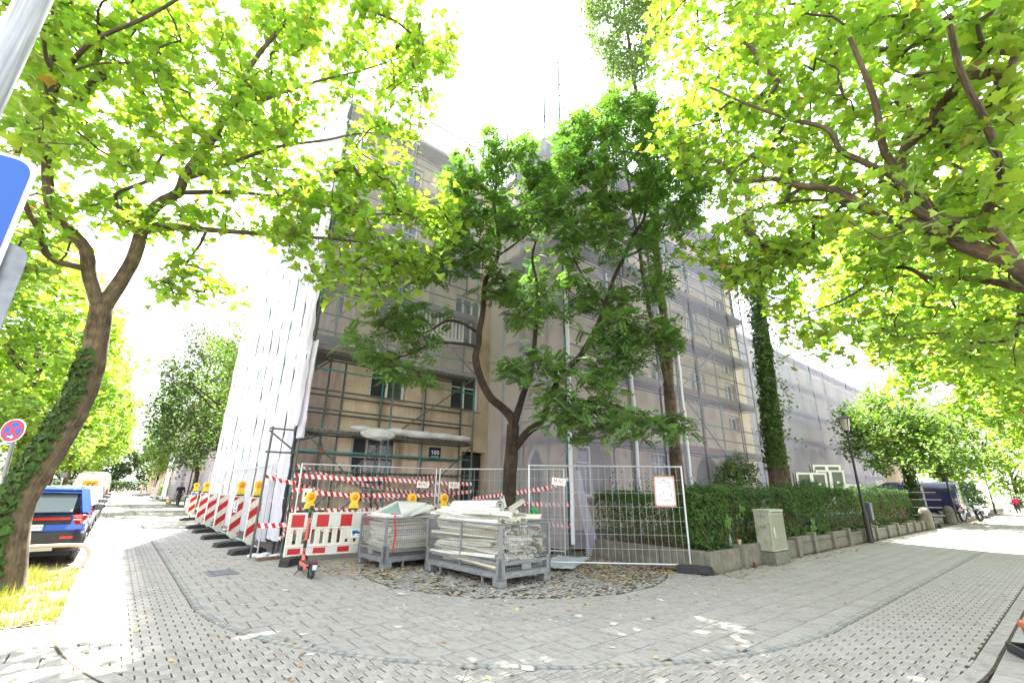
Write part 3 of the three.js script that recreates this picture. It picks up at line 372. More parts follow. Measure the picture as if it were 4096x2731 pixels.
const S4 = scaffold('main_scaffold', 'tall netted scaffold on the front facing the right street', [9.03, -8.52], [1, 0], [0, -1], [2.9, 2.97, 3.0, 3.3], lev, { top: 16.3, braces: [[2, 7.2, 9.2, 1], [2, 5.1, 7.1, 0], [2, 2.9, 5.0, 1], [0, 2.9, 5, 0], [1, 9.2, 11.2, 0]] });
const S5 = scaffold('terrace_scaffold', 'long scaffold before the set back terrace house', [25, -11.7], [1, 0], [0, -1], [3, 3, 3, 3, 3, 3, 3, 3, 3, 3], lev.slice(0, 5), { top: 13 });
part(S4.t, 'top_frame', [bar([9.03, 16.25, -8.52], [9.03, 16.1, -9.26], 0.022), bar([9.03, 15.0, -9.26], [9.03, 16.15, -9.26], 0.022), bar([9.03, 15.2, -8.52], [11.93, 15.2, -8.52], 0.02), bar([9.03, 14.7, -8.52], [11.93, 14.7, -8.52], 0.02), bar([9.03, 14.2, -8.52], [11.93, 14.2, -8.52], 0.02)], M.scaffold);
{ const lad = part(S4.t, 'ladder', [bar([16.6, 7.2, -8.9], [17.0, 9.3, -9.0], 0.025), bar([16.9, 7.2, -8.9], [17.3, 9.3, -9.0], 0.025), bar([16.5, 3.05, -8.9], [16.9, 5.2, -9.0], 0.025), bar([16.8, 3.05, -8.9], [17.2, 5.2, -9.0], 0.025)], M.galvPipe); for (let i = 1; i < 8; i++) for (const [x0, y0] of [[16.6, 7.2], [16.5, 3.05]]) part(lad, 'rung', bar([x0 + 0.05 * i, y0 + 0.27 * i, -8.9 - 0.0125 * i], [x0 + 0.3 + 0.05 * i, y0 + 0.27 * i, -8.9 - 0.0125 * i], 0.014, 6), M.galvPipe); }
// hoisting ropes hanging down the front
for (const x of [11.6, 13.4, 16.0, 19.3]) single('hoist_rope', merge([bar([x, 0.6, -8.36], [x + 0.02, 13.5, -8.38], 0.009, 5), bar([x + 0.06, 0.6, -8.36], [x + 0.09, 13.5, -8.38], 0.009, 5)]), M.black, `pair of dark ropes hanging down the netting of the main scaffold`, 'rope', [0, 0, 0], 0, 'ropes hanging down the netting');
// ---------------------------------------------------------------- debris netting
const netMat = (r, g, b, op) => new THREE.MeshPhysicalMaterial({ color: C(r, g, b), roughness: 0.9, transparent: true, opacity: op, side: THREE.DoubleSide, transmission: 0.3, thickness: 0 });
const netLilac = netMat(0.62, 0.59, 0.82, 0.31), netClear = netMat(0.68, 0.66, 0.8, 0.28), netWhite = netMat(0.6, 0.59, 0.69, 0.93), netFar = netMat(0.64, 0.61, 0.8, 0.42), netSide = netMat(0.66, 0.65, 0.79, 0.36);
function cloth(a, dir, w, y0, y1, bulge, out, seed, nx = 14, ny = 70) { // hanging strip from a along dir, bulging along out
  const g = new THREE.PlaneGeometry(1, 1, nx, ny), p = g.attributes.position; for (let i = 0; i < p.count; i++) { const u = p.getX(i) + 0.5, v = p.getY(i) + 0.5, y = lerp(y0, y1, v); const b = bulge * (Math.sin(u * Math.PI) * (0.6 + 0.4 * n2(seed, y * 0.6)) + 0.4 * n2(u * 2.2 + seed * 3, y * 0.9) + 0.3 * n2(u * 5 + y * 1.3 + seed, y * 1.6 - u * 3 + 9) + 0.12 * n2(u * 12 + seed, y * 5)); p.setXYZ(i, a[0] + dir[0] * u * w + out[0] * b, y, a[1] + dir[1] * u * w + out[1] * b); } g.computeVertexNormals(); return g;
}
{
  const t = thing('white_sheeting', 'white scaffold sheeting in tall upright strips along the left street', 'netting'); let z = -12.2; const ws = [1.05, 1.35, 1.2, 1.25, 1.2, 1.3, 1.2, 1.15, 1.25, 1.05]; ws.forEach((w, i) => { part(t, 'sheet_strip', cloth([3.13, z], [0, -1], w - 0.02, 0.25 + RR() * 0.2, 13.9, 0.07, [-1, 0], i * 1.7), netWhite); { const ti = []; for (let y = 0.7; y < 13.5; y += 0.55) ti.push(box(0.05, 0.03, 0.09, 3.09, y + 0.1 * Math.sin(y * 7 + i), z)); part(t, 'tie', ti, M.white); } z -= w; if (i < ws.length - 1) part(t, 'seam_tube', bar([3.12, 0.3, z + 0.01], [3.14, 14.3, z + 0.01], 0.016, 6), i % 3 === 1 ? M.scaffoldGreen : M.scaffold); });
  part(t, 'sheet_strip', cloth([3.13, -12.16], [0, 1], 0.2, 3, 13.7, 0.1, [-1, 0], 40, 4, 40), netWhite);
}
{
  const t = thing('front_netting', 'thin see through netting over the upper decks beside house number 100', 'netting'); [[0, 2.36], [2.36, 2.86]].forEach(([s, w], i) => part(t, 'net_panel', cloth([3.26 + s, -12.05], [1, 0], w - 0.02, 5.05, 13.8, 0.05, [0, 1], 50 + i, 14, 40), netClear));
  const ro = []; for (const [x, l, r, dy] of [[4.75, 0.3, 0.06, 0.02], [5.25, 0.5, 0.15, -0.1], [5.85, 0.42, 0.085, 0.02], [6.55, 0.55, 0.1, 0.0], [7.3, 0.5, 0.09, 0.01], [7.95, 0.4, 0.08, 0.0]]) { const g = new THREE.SphereGeometry(1, 24, 14), p = g.attributes.position; for (let i = 0; i < p.count; i++) { const a = V(p.getX(i), p.getY(i), p.getZ(i)), k = 1 + 0.16 * n3(a.x * 3 + x, a.y * 2.5, a.z * 2.5) + 0.07 * n3(a.x * 9 + x, a.y * 7, a.z * 7); p.setXYZ(i, x + Math.sign(a.x) * Math.pow(Math.abs(a.x), 0.8) * l, 3.07 + dy + a.y * r * k, -12.1 + a.z * r * 1.1 * k); } g.computeVertexNormals(); ro.push(g); } part(t, 'rolled_net', ro, std(0.72, 0.72, 0.73, 0.85, 0, { map: grainTex }), 'white bundle of rolled netting tied along the lowest deck');
  const n = part(t, 'net_tail', cloth([3.16, -12.12], [0.3, 1], 0.3, 2.7, 5.2, 0.1, [0, 1], 61, 6, 16), netWhite); }
{
  const t = thing('side_netting', 'grey lilac netting hanging round the inner corner behind the leafy tree', 'netting'); part(t, 'net_panel', cloth([8.95, -12.0], [0, 1], 1.75, 0.15, 13.9, 0.05, [-1, 0], 70), netSide); part(t, 'net_panel', cloth([8.95, -10.23], [0, 1], 1.73, 0.15, 13.9, 0.05, [-1, 0], 71), netSide);
}
{
  const t = thing('main_netting', 'lilac see through debris netting over the main front on the right street', 'netting'), ws = [2.9, 2.97, 3.0, 3.3]; let x = 9.0; ws.forEach((w, i) => { part(t, 'net_panel', cloth([x, -8.42], [1, 0], w - 0.03, i ? 0.5 : 0.2, 13.9 + (i == 0 ? 0.5 : 0), 0.07, [0, 1], 80 + i, 16, 40), netLilac); x += w; });
  const roll = (x, z, y0, y1) => { const pts = []; for (let i = 0; i <= 24; i++) { const y = lerp(y0, y1, i / 24); pts.push(V(x + 0.025 * n2(y, x), y, z + 0.02 * n2(y, z))); } return new THREE.TubeGeometry(new THREE.CatmullRomCurve3(pts), 60, 0.055, 7); };
  for (const x of [11.9, 14.87]) part(t, 'gathered_edge', roll(x, -8.38, 0.4, 7), std(0.66, 0.66, 0.74, 0.8), 'gathered white edge of the netting tied to an upright'); part(t, 'gathered_edge', roll(9.0, -8.4, 0.3, 14.2), std(0.66, 0.67, 0.74, 0.8));
  // torn corner flap near the ground and net lying on the floor
  const fl = new THREE.PlaneGeometry(1, 1, 8, 16), p = fl.attributes.position; for (let i = 0; i < p.count; i++) { const u = p.getX(i) + 0.5, v = p.getY(i) + 0.5; p.setXYZ(i, 9.1 + 0.55 * u * (1 - v * 0.7), 0.06 + v * 2.0, -8.34 + 0.1 * Math.sin(u * 9 + v * 4) + (1 - v) * 0.25); } fl.computeVertexNormals(); part(t, 'torn_flap', fl, netSide);
}
{ const g = new THREE.PlaneGeometry(1.9, 0.8, 30, 14); g.rotateX(-Math.PI / 2); const p = g.attributes.position; for (let i = 0; i < p.count; i++) p.setY(i, 0.045 + 0.04 * Math.abs(n2(p.getX(i) * 2.6, p.getZ(i) * 3)) ); g.computeVertexNormals(); single('fallen_net', g, new THREE.MeshStandardMaterial({ color: C(0.5, 0.54, 0.56), roughness: 0.9, side: THREE.DoubleSide, map: grainTex }), 'crumpled grey white net lying on the cobbles behind the wire bin', 'netting', [8.0, 0, -7.75], 0.5); }
{ const t = thing('terrace_netting', 'pale netting over the scaffold of the set back terrace house', 'netting'); for (let i = 0; i < 10; i++) part(t, 'net_panel', cloth([25 + i * 3, -11.6], [1, 0], 2.95, 0.6, 12.4 - (i % 3 == 2 ? 0.8 : 0), 0.09, [0, 1], 90 + i, 10, 24), netFar); }
{ const t = thing('far_sheeting', 'white sheeting on the scaffold by the far striped beacons', 'netting'); for (let i = 0; i < 4; i++) part(t, 'sheet_strip', cloth([4.5, -66 - i * 1.6], [0, -1], 1.55, 0.3, 10, 0.08, [-1, 0], 110 + i, 6, 20), netWhite); for (let i = 0; i < 3; i++) part(t, 'net_panel', cloth([4.6 + i * 2, -65.9], [1, 0], 1.95, 0.3, 10, 0.08, [0, 1], 120 + i, 6, 20), netFar); }
// ---------------------------------------------------------------- site fence, barriers, bins, scooter
const tapeTex = printTex(256, 64, (x, w, h) => { x.fillStyle = '#e9e7e4'; x.fillRect(0, 0, w, h); x.fillStyle = '#c4121b'; for (let i = -1; i < 3; i++) { x.beginPath(); x.moveTo(i * 128, 0); x.lineTo(i * 128 + 64, 0); x.lineTo(i * 128 + 104, h); x.lineTo(i * 128 + 40, h); x.fill(); } }); tapeTex.wrapS = tapeTex.wrapT = THREE.RepeatWrapping;
const tapeMat = new THREE.MeshStandardMaterial({ map: tapeTex, roughness: 0.45, side: THREE.DoubleSide });
function tapeGeo(a, b, sag, twist, seed) { const n = 26, pos = [], uv = [], idx = [], L = a.distanceTo(b), W = 0.105; const d = b.clone().sub(a).normalize(), side = V(-d.z, 0, d.x); for (let i = 0; i <= n; i++) { const t = i / n, p = a.clone().lerp(b, t); p.y -= sag * 4 * t * (1 - t); p.addScaledVector(side, 0.015 * n2(t * 3, seed)); const ang = twist * n2(t * 2.2 + seed, seed * 3), up = UPV.clone().multiplyScalar(Math.cos(ang)).addScaledVector(side, Math.sin(ang)); for (const s of [-0.5, 0.5]) { const q = p.clone().addScaledVector(up, s * W); pos.push(q.x, q.y, q.z); uv.push(t * L / 0.3, s + 0.5); } } for (let i = 0; i < n; i++) idx.push(i * 2, i * 2 + 2, i * 2 + 1, i * 2 + 1, i * 2 + 2, i * 2 + 3); const g = new THREE.BufferGeometry(); g.setAttribute('position', new THREE.BufferAttribute(new Float32Array(pos), 3)); g.setAttribute('uv', new THREE.BufferAttribute(new Float32Array(uv), 2)); g.setIndex(idx); g.computeVertexNormals(); return g; }
function tape(label, pts, sag = 0.03, twist = 0.5, seed = 1) { const gs = []; for (let i = 0; i + 1 < pts.length; i++) gs.push(tapeGeo(V(...pts[i]), V(...pts[i + 1]), sag, twist, seed + i * 2.3)); single('barrier_tape', merge(gs), tapeMat, label, 'tape', [0, 0, 0], 0, 'barrier tapes on the scaffold'); }
const zf = -12.1, zb = -12.86;
tape('red white tape slung level across the front tubes at head height', [[3.24, 1.83, zf], [5.6, 1.8, zf], [8.46, 1.72, zf]], 0.03, 0.4, 1);
tape('red white tape along the front tubes at chest height just above the lamps', [[3.3, 1.06, zf], [5.6, 1.03, zf], [8.46, 1.2, zf]], 0.03, 0.5, 4);
tape('lowest red white tape on the front tubes behind the barrier boards', [[3.2, 0.62, zf], [5.6, 0.6, zf], [8.46, 0.62, zf]], 0.03, 0.5, 9);
tape('twisted red white tape dipping from the left corner upright to the rear tubes', [[2.62, 1.8, -12.2], [3.3, 1.65, zf], [4.9, 1.3, zb], [5.5, 1.25, zb]], 0.02, 1.6, 13);
tape('red white tape climbing along the rear tubes to the entrance', [[5.5, 1.22, zb], [6.8, 1.42, zb], [8.4, 1.6, zb]], 0.05, 0.9, 17);
tape('red white tape along the rear tubes above the head height tape', [[5.7, 1.75, -12.5], [7.6, 1.92, zb]], 0.02, 0.4, 21);
tape('lower rear red white tape between the inner uprights', [[3.3, 0.75, zf], [5.4, 0.85, zb], [8.4, 1.0, zb]], 0.03, 1.2, 25);
tape('red white tape wound round the corner upright beside the barrier board', [[3.2, 1.75, -12.1], [3.28, 1.35, -12.1], [3.2, 1.0, -12.1], [3.27, 0.6, -12.1], [3.1, 0.42, -11.95]], 0, 1.8, 29);
tape('short red white tape from the corner upright to the outer prop', [[2.62, 0.72, -12.2], [3.24, 0.72, -12.1]], 0.01, 0.4, 33);
tape('red white tape round the inner corner at head height above the white plate', [[8.46, 1.72, -12.06], [8.46, 1.3, -12.0], [8.93, 1.62, -9.2], [8.95, 1.85, -8.45]], 0.01, 0.5, 37);
tape('red white tape round the inner corner at waist height', [[8.46, 1.25, -12.06], [8.93, 1.2, -9.26], [8.97, 1.24, -8.4]], 0.02, 0.5, 41);
tape('red white tape round the inner corner at knee height', [[8.93, 0.72, -9.6], [8.97, 0.72, -8.4]], 0.02, 0.4, 45);
tape('red white tape spiralling up the netted corner pole', [[8.98, 1.85, -8.4], [9.06, 1.5, -8.36], [8.97, 1.2, -8.36], [9.05, 0.9, -8.38], [8.98, 0.7, -8.37]], 0, 1.6, 49);

tape('red white tape drooping across the front tubes between head and chest height', [[3.24, 1.5, zf], [5.6, 1.38, zf], [8.46, 1.5, zf]], 0.05, 0.7, 57);
tape('red white tape on the rear tubes just under the lowest deck rail', [[3.4, 2.1, zb], [5.6, 1.6, zb], [8.4, 1.35, zb]], 0.04, 0.8, 61);
tape('low red white tape on the rear tubes near the plinth', [[3.4, 0.5, zb], [5.6, 0.55, zb], [8.4, 0.42, zb]], 0.03, 0.9, 67);

function fencePanel(label, a, b, lift = 0.14, top = 2.1, group = 'site fence panels') { // from a to b on the ground
  const A = V(a[0], 0, a[1]), B = V(b[0], 0, b[1]), L = A.distanceTo(B), t = thing('site_fence_panel', label, 'fence', [a[0], 0, a[1]], -Math.atan2(b[1] - a[1], b[0] - a[0]), group), r = 0.019;
  part(t, 'post', bar([0.02, 0.02, 0], [0.02, top, 0], 0.021, 8), M.galvPipe); part(t, 'post', bar([L - 0.02, 0.02, 0], [L - 0.02, top, 0], 0.021, 8), M.galvPipe); part(t, 'rail', bar([0.02, top - 0.02, 0], [L - 0.02, top - 0.02, 0], r, 8), M.galvPipe); part(t, 'rail', bar([0.02, lift, 0], [L - 0.02, lift, 0], r, 8), M.galvPipe);
  const w = []; const n = Math.round(L / 0.14); for (let i = 1; i < n; i++) w.push(bar([i * L / n, lift, 0.004], [i * L / n, top - 0.02, 0.004], 0.003, 4, 0.003, true)); const hz = 7; for (let i = 1; i < hz; i++) { const y = lerp(lift, top - 0.02, i / hz); w.push(bar([0.02, y, 0.008], [L - 0.02, y, 0.008], 0.003, 4, 0.003, true)); } part(t, 'wire_mesh', w, M.wire); return t;
}
function footBlock(label, x, z, turn, group = 'fence foot blocks') { const sh = poly([[-0.36, 0], [0.36, 0], [0.34, 0.13], [0.3, 0.15], [-0.3, 0.15], [-0.34, 0.13]]), g = extr(sh, 0.2, 0.012, 2); g.translate(0, 0, -0.1); const t = thing('fence_foot', label, 'fence foot', [x, 0.005, z], turn, group); part(t, 'block', uvBox(g, 0.6), M.rubber); part(t, 'socket', [-0.22, -0.1, 0.1, 0.22].map(q => bar([q, 0.14, 0], [q, 0.155, 0], 0.028, 10)), M.black); part(t, 'grip_slot', [box(0.1, 0.05, 0.02, 0, 0.05, 0.1), box(0.02, 0.05, 0.08, 0.355, 0.05, 0)], M.black); return t; }
fencePanel('wire site fence panel behind the barrier board with a plate at one end', [3.25, -11.66], [6.68, -11.22]);
fencePanel('wire site fence panel slanting behind the trunk in the cobbles', [6.74, -11.2], [8.85, -8.5]);
const panelD = fencePanel('wire site fence panel carrying the dance poster at the end of the planter wall', [6.95, -7.78], [9.42, -5.5]);
footBlock('black rubber fence foot against the concrete planter wall', 9.35, -5.4, -1.06); footBlock('black rubber block under the left end of the red white barrier board', 3.22, -11.05, 0.74);
// fence along the left street behind the beacons
for (let i = 0; i < 3; i++) fencePanel(['wire fence panel behind the first two striped beacons before the white sheeting', 'wire fence panel behind the middle striped beacons before the white sheeting', 'wire fence panel at the far end of the white sheeting'][i], [2.98, -13.2 - i * 3.52], [2.98, -16.7 - i * 3.52], 0.14, 2.1, 'fence panels along the white sheeting');
fencePanel('wire fence panel across the gap beside the linden trees', [2.98, -23.8], [6.2, -24.6], 0.14, 2.1, 'fence panels along the white sheeting');
fencePanel('far wire fence panel beside the distant beacons', [3.6, -66], [3.6, -69.4], 0.14, 2.1, 'far fence panels'); fencePanel('far wire fence panel turning toward the house', [3.6, -66], [6.9, -65.4], 0.14, 2.1, 'far fence panels');
// plates and posters on the fence
const macTex = printTex(256, 128, (x, w, h) => { x.fillStyle = '#e8e4da'; x.fillRect(0, 0, w, h); x.fillStyle = '#9c1f24'; x.font = 'bold 92px serif'; x.textAlign = 'center'; x.fillText('MAC', w / 2, 86); x.fillStyle = '#8a8a86'; x.fillRect(40, 100, w - 80, 6); }), macMat = new THREE.MeshStandardMaterial({ map: macTex, roughness: 0.5 });
function plate(name, label, cat, p, turn, w, h, mat, backMat, tilt = 0) { const t = thing(name, label, cat, p, turn, cat === 'sign' ? 'name plates on the fence' : undefined); t.rotation.z = tilt; part(t, 'board', box(w, h, 0.008), backMat); const g = new THREE.PlaneGeometry(w * 0.985, h * 0.985); g.translate(0, 0, 0.0062); part(t, 'print', g, mat); return t; }
const dirA = -Math.atan2(-11.22 + 11.66, 6.68 - 3.25);
plate('name_plate', 'white plate lettered MAC at the right end of the long fence panel', 'sign', [6.28, 1.66, -11.245], dirA, 0.34, 0.155, macMat, M.white, -0.02);
plate('name_plate', 'white plate lettered MAC at the left end of the slanting fence panel', 'sign', [7.0, 1.66, -10.83], dirA, 0.32, 0.155, macMat, M.white, 0.02);
plate('name_plate', 'tilted white plate lettered MAC hung before the striped tapes at the netted corner', 'sign', [7.42, 1.74, -7.3], -Math.atan2(2.28, 2.47), 0.3, 0.15, macMat, M.white, -0.1);
for (const [z, k] of [[-13.35, 'first'], [-19.5, 'second'], [-21.9, 'third']]) plate('name_plate', `small plate lettered MAC on the ${k} street side fence panel from the scaffold corner`, 'sign', [2.95, 1.68, z], -Math.PI / 2, 0.28, 0.16, macMat, M.white);
const figure = (x, cx, cy, s, m = 1) => { x.fillStyle = '#16181c'; x.strokeStyle = '#16181c'; x.lineWidth = s * 0.16; x.lineCap = 'round'; x.beginPath(); x.arc(cx, cy - s, s * 0.16, 0, 7); x.fill(); const l = (a, b, c, d) => { x.beginPath(); x.moveTo(cx + a * s * m, cy + b * s); x.lineTo(cx + c * s * m, cy + d * s); x.stroke(); }; l(0, -0.8, 0.05, -0.1); l(0, -0.7, 0.5, -1.0); l(0, -0.7, -0.5, -0.5); l(0.05, -0.1, 0.5, 0.5); l(0.05, -0.1, -0.35, 0.3); l(-0.35, 0.3, -0.4, 0.75); };
const danceTex = printTex(512, 720, (x, w, h) => { x.fillStyle = '#f1efec'; x.fillRect(0, 0, w, h); const S = 46; x.fillStyle = '#d31e2e'; for (let i = 0; i < 12; i++) { for (const yy of [8, h - 34]) { x.beginPath(); x.moveTo(8 + i * S, yy); x.lineTo(34 + i * S, yy); x.lineTo(22 + i * S, yy + 26); x.lineTo(-4 + i * S, yy + 26); x.fill(); } } for (let i = 0; i < 16; i++) for (const xx of [8, w - 34]) { x.beginPath(); x.moveTo(xx, 10 + i * S); x.lineTo(xx + 26, -6 + i * S); x.lineTo(xx + 26, 20 + i * S); x.lineTo(xx, 36 + i * S); x.fill(); }
  x.fillStyle = '#15171b'; x.textAlign = 'center'; x.font = 'bold 62px sans-serif'; x.fillText('ABC', w / 2, 106); x.font = 'bold 50px sans-serif'; x.fillText('DANCE STUDIOS', w / 2, 160); x.font = '21px sans-serif'; x.fillText('Schule für künstlerischen Tanz', w / 2, 192); x.font = '20px sans-serif'; for (const [s, a, b] of [['alles für Kinder', 130, 250], ['von Tanz', 110, 276], ['Hip', 330, 246], ['Hop', 330, 272], ['Modern', 420, 300], ['Kreativ', 120, 350], ['Ballett', 120, 376], ['Kinder', 320, 400], ['geburtstags', 320, 424], ['party', 320, 448], ['Jazz', 430, 330]]) x.fillText(s, a, b); x.fillStyle = '#d31e2e'; x.font = '46px sans-serif'; for (const [a, b] of [[140, 110], [370, 110], [210, 260], [240, 350], [370, 500], [110, 560]]) x.fillText('★', a, b); figure(x, 395, 262, 56); figure(x, 215, 420, 56, -1); figure(x, 425, 480, 64, -1); figure(x, 130, 480, 44); x.fillStyle = '#15171b'; x.font = 'bold 46px sans-serif'; x.fillText('Schwabing', w / 2 + 10, 590); x.font = 'bold 42px sans-serif'; x.fillText('350 75 65', w / 2 + 20, 652); });
const danceMat = new THREE.MeshStandardMaterial({ map: danceTex, roughness: 0.5 }), cardBack = std(0.3, 0.2, 0.11, 0.8);
const dirD = -Math.atan2(2.28, 2.47);
{ const t = plate('dance_poster', 'red bordered dance studio poster with dancing figures wired to the fence panel by the hedge', 'poster', [9.1, 1.57, -5.77], dirD, 0.42, 0.6, danceMat, cardBack); part(t, 'backing_card', box(0.46, 0.64, 0.006, 0, 0.005, -0.008), cardBack); }
{ const t = plate('dance_poster', 'small red bordered poster by the left post of the long fence panel', 'poster', [3.45, 1.38, -11.58], dirA, 0.2, 0.31, new THREE.MeshStandardMaterial({ roughness: 0.5, map: printTex(256, 384, (x, w, h) => { x.fillStyle = '#efece8'; x.fillRect(0, 0, w, h); x.strokeStyle = '#b92a30'; x.lineWidth = 16; x.setLineDash([22, 14]); x.strokeRect(12, 12, w - 24, h - 24); x.fillStyle = '#26333b'; x.fillRect(60, 110, 60, 120); x.fillRect(140, 140, 30, 80); x.font = 'bold 30px sans-serif'; x.textAlign = 'center'; x.fillText('Hip Hop', 165, 130); x.fillText('ABC', w / 2, 70); x.fillText('Schwabing', w / 2, 300); x.font = '24px sans-serif'; x.fillText('350 75 65', w / 2, 340); }) }), cardBack); part(t, 'backing_card', box(0.22, 0.33, 0.006, 0, 0, -0.008), cardBack); }
// warning lamps
const lampShape = (() => { const s = new THREE.Shape(); s.moveTo(-0.11, 0); s.lineTo(0.11, 0); s.lineTo(0.1, 0.09); s.quadraticCurveTo(0.06, 0.12, 0.075, 0.16); s.absarc(0, 0.25, 0.115, -0.8, Math.PI + 0.8, false); s.quadraticCurveTo(-0.06, 0.12, -0.1, 0.09); s.closePath(); return s; })();
const lampBodyGeo = extr(lampShape, 0.06, 0.008, 2, 24).translate(0, 0, -0.03), lensGeo = (() => { const g = new THREE.SphereGeometry(0.098, 24, 10, 0, 6.2832, 0, 1.2); g.rotateX(Math.PI / 2); g.scale(1, 1, 0.42); g.translate(0, 0.25, 0.008); return g; })(), lensRing = (() => { const gs = []; for (const r of [0.1, 0.075, 0.05, 0.025]) gs.push(moved(new THREE.TorusGeometry(r, 0.0035, 5, 28), 0, 0.25, 0.03 + (0.1 - r) * 0.22)); return merge(gs); })();
let lamp0 = null;
function warningLamp(label, x, y, z, turn) { if (lamp0) return copyOf(lamp0, label, [x, y, z], turn); const t = thing('warning_lamp', label, 'warning lamp', [x, y, z], turn, 'amber warning lamps'); part(t, 'housing', lampBodyGeo, M.yellow); part(t, 'lens', lensGeo, M.amber); part(t, 'lens_rings', lensRing, std(0.75, 0.3, 0.01, 0.3)); const bk = part(t, 'lens', lensGeo, M.amber); bk.rotation.y = Math.PI; part(t, 'foot', box(0.19, 0.035, 0.09, 0, -0.012, 0), M.black); part(t, 'lock', bar([0, 0.05, 0.03], [0, 0.05, 0.042], 0.014, 8), M.steel); lamp0 = t; return t; }
// red and white barrier boards
const liebowTex = printTex(256, 160, (x, w, h) => { x.fillStyle = '#f0f0ee'; x.fillRect(0, 0, w, h); x.fillStyle = '#1488c8'; x.beginPath(); x.moveTo(20, 20); x.lineTo(170, 20); x.lineTo(40, 140); x.closePath(); x.fill(); x.fillStyle = '#14202a'; x.fillRect(20, 50, 110, 26); x.beginPath(); x.moveTo(130, 60); x.lineTo(205, 40); x.lineTo(205, 90); x.lineTo(120, 90); x.fill(); x.font = 'bold 22px sans-serif'; x.fillText('LIEBOW', 130, 125); });
function barrier(label, x, z, turn, len) {
  const t = thing('barrier_board', label, 'barrier', [x, 0, z], turn, 'red and white barrier boards'), y0 = 0.14, H = 0.88; const frame = [];
  const s = roundRect(len, H, 0.03); s.holes.length = 0; const hole = (x0, y1, w, h) => { const p = new THREE.Path(); p.moveTo(x0, y1); p.lineTo(x0, y1 + h); p.lineTo(x0 + w, y1 + h); p.lineTo(x0 + w, y1); p.closePath(); s.holes.push(p); }; const n = Math.round((len - 0.2) / 0.19); for (let i = 0; i < n; i++) { const hx = -len / 2 + 0.12 + i * (len - 0.24) / n; if (i >= n - 3 && i < n - 1) { hole(hx, -0.2, 0.07, 0.07); continue; } hole(hx, -0.2, 0.075, 0.36); }
  const g = extr(s, 0.035, 0.006, 1).translate(0, y0 + H / 2, -0.0175); part(t, 'panel', g, M.whitePlastic);
  const st = (yc, h) => { const k = 7, w = (len - 0.1) / k; for (let i = 0; i < k; i++) part(t, i % 2 ? 'white_field' : 'red_field', box(w - 0.004, h, 0.006, -len / 2 + 0.05 + (i + 0.5) * w, yc, 0.0265), i % 2 ? M.reflWhite : M.red); }; st(y0 + H - 0.17, 0.25); st(y0 + 0.1, 0.115);
  part(t, 'tube_rail', [y0 + H - 0.02, y0 + H - 0.325, y0 + 0.19, y0 + 0.02].map(y => bar([-len / 2 + 0.01, y, 0.012], [len / 2 - 0.01, y, 0.012], 0.024, 8)), M.whitePlastic); part(t, 'end_tube', [-1, 1].map(q => bar([q * (len / 2 - 0.01), y0, 0.005], [q * (len / 2 - 0.01), y0 + H, 0.005], 0.026, 8)), M.whitePlastic);
  const rib = []; for (let i = 0; i < n; i++) { const hx = -len / 2 + 0.12 + i * (len - 0.24) / n + 0.105; for (const q of [0, 0.035, 0.07]) rib.push(bar([hx + q, y0 + 0.2, 0.02], [hx + q, y0 + H - 0.34, 0.02], 0.011, 6)); } part(t, 'ribs', rib, M.whitePlastic);
  const teeth = []; for (let i = 0; i < 7; i++) if (![1, 4].includes(i)) teeth.push(box(0.035, 0.08, 0.03, -len / 2 + 0.1 + i * (len - 0.2) / 6, y0 + H + 0.04, 0)); part(t, 'lamp_pins', teeth, M.whitePlastic); part(t, 'leg', [bar([-len / 2 + 0.2, 0.02, 0], [-len / 2 + 0.2, y0 + 0.02, 0], 0.02), bar([len / 2 - 0.2, 0.02, 0], [len / 2 - 0.2, y0 + 0.02, 0], 0.02)], M.steel);
  const sg = new THREE.PlaneGeometry(0.28, 0.18); sg.translate(len / 2 - 0.42, y0 + 0.42, 0.034); part(t, 'maker_sign', [box(0.3, 0.2, 0.012, len / 2 - 0.42, y0 + 0.42, 0.024)], M.whitePlastic); const m = part(t, 'sign_print', sg, new THREE.MeshStandardMaterial({ map: liebowTex, roughness: 0.5 })); return t;
}
const bA = V(3.05, 0, -11.2), bB = V(4.95, 0, -11.05), tB = -Math.atan2(bB.z - bA.z, bB.x - bA.x);
barrier('red and white plastic barrier board standing behind the red scooter', (bA.x + bB.x) / 2, (bA.z + bB.z) / 2, tB, 1.92); warningLamp('amber warning lamp on the barrier board directly above the scooter handlebar', 3.42, 1.1, -11.17, tB + 0.25); warningLamp('amber warning lamp on the barrier board right of the scooter', 4.4, 1.1, -11.09, tB);
barrier('red and white plastic barrier board hidden behind the two wire bins', 6.1, -10.72, tB - 0.03, 2.0); warningLamp('amber warning lamp rising behind the smaller wire bin', 5.72, 1.08, -10.74, tB); warningLamp('amber warning lamp by the post where two fence panels meet', 6.62, 1.08, -10.7, tB);
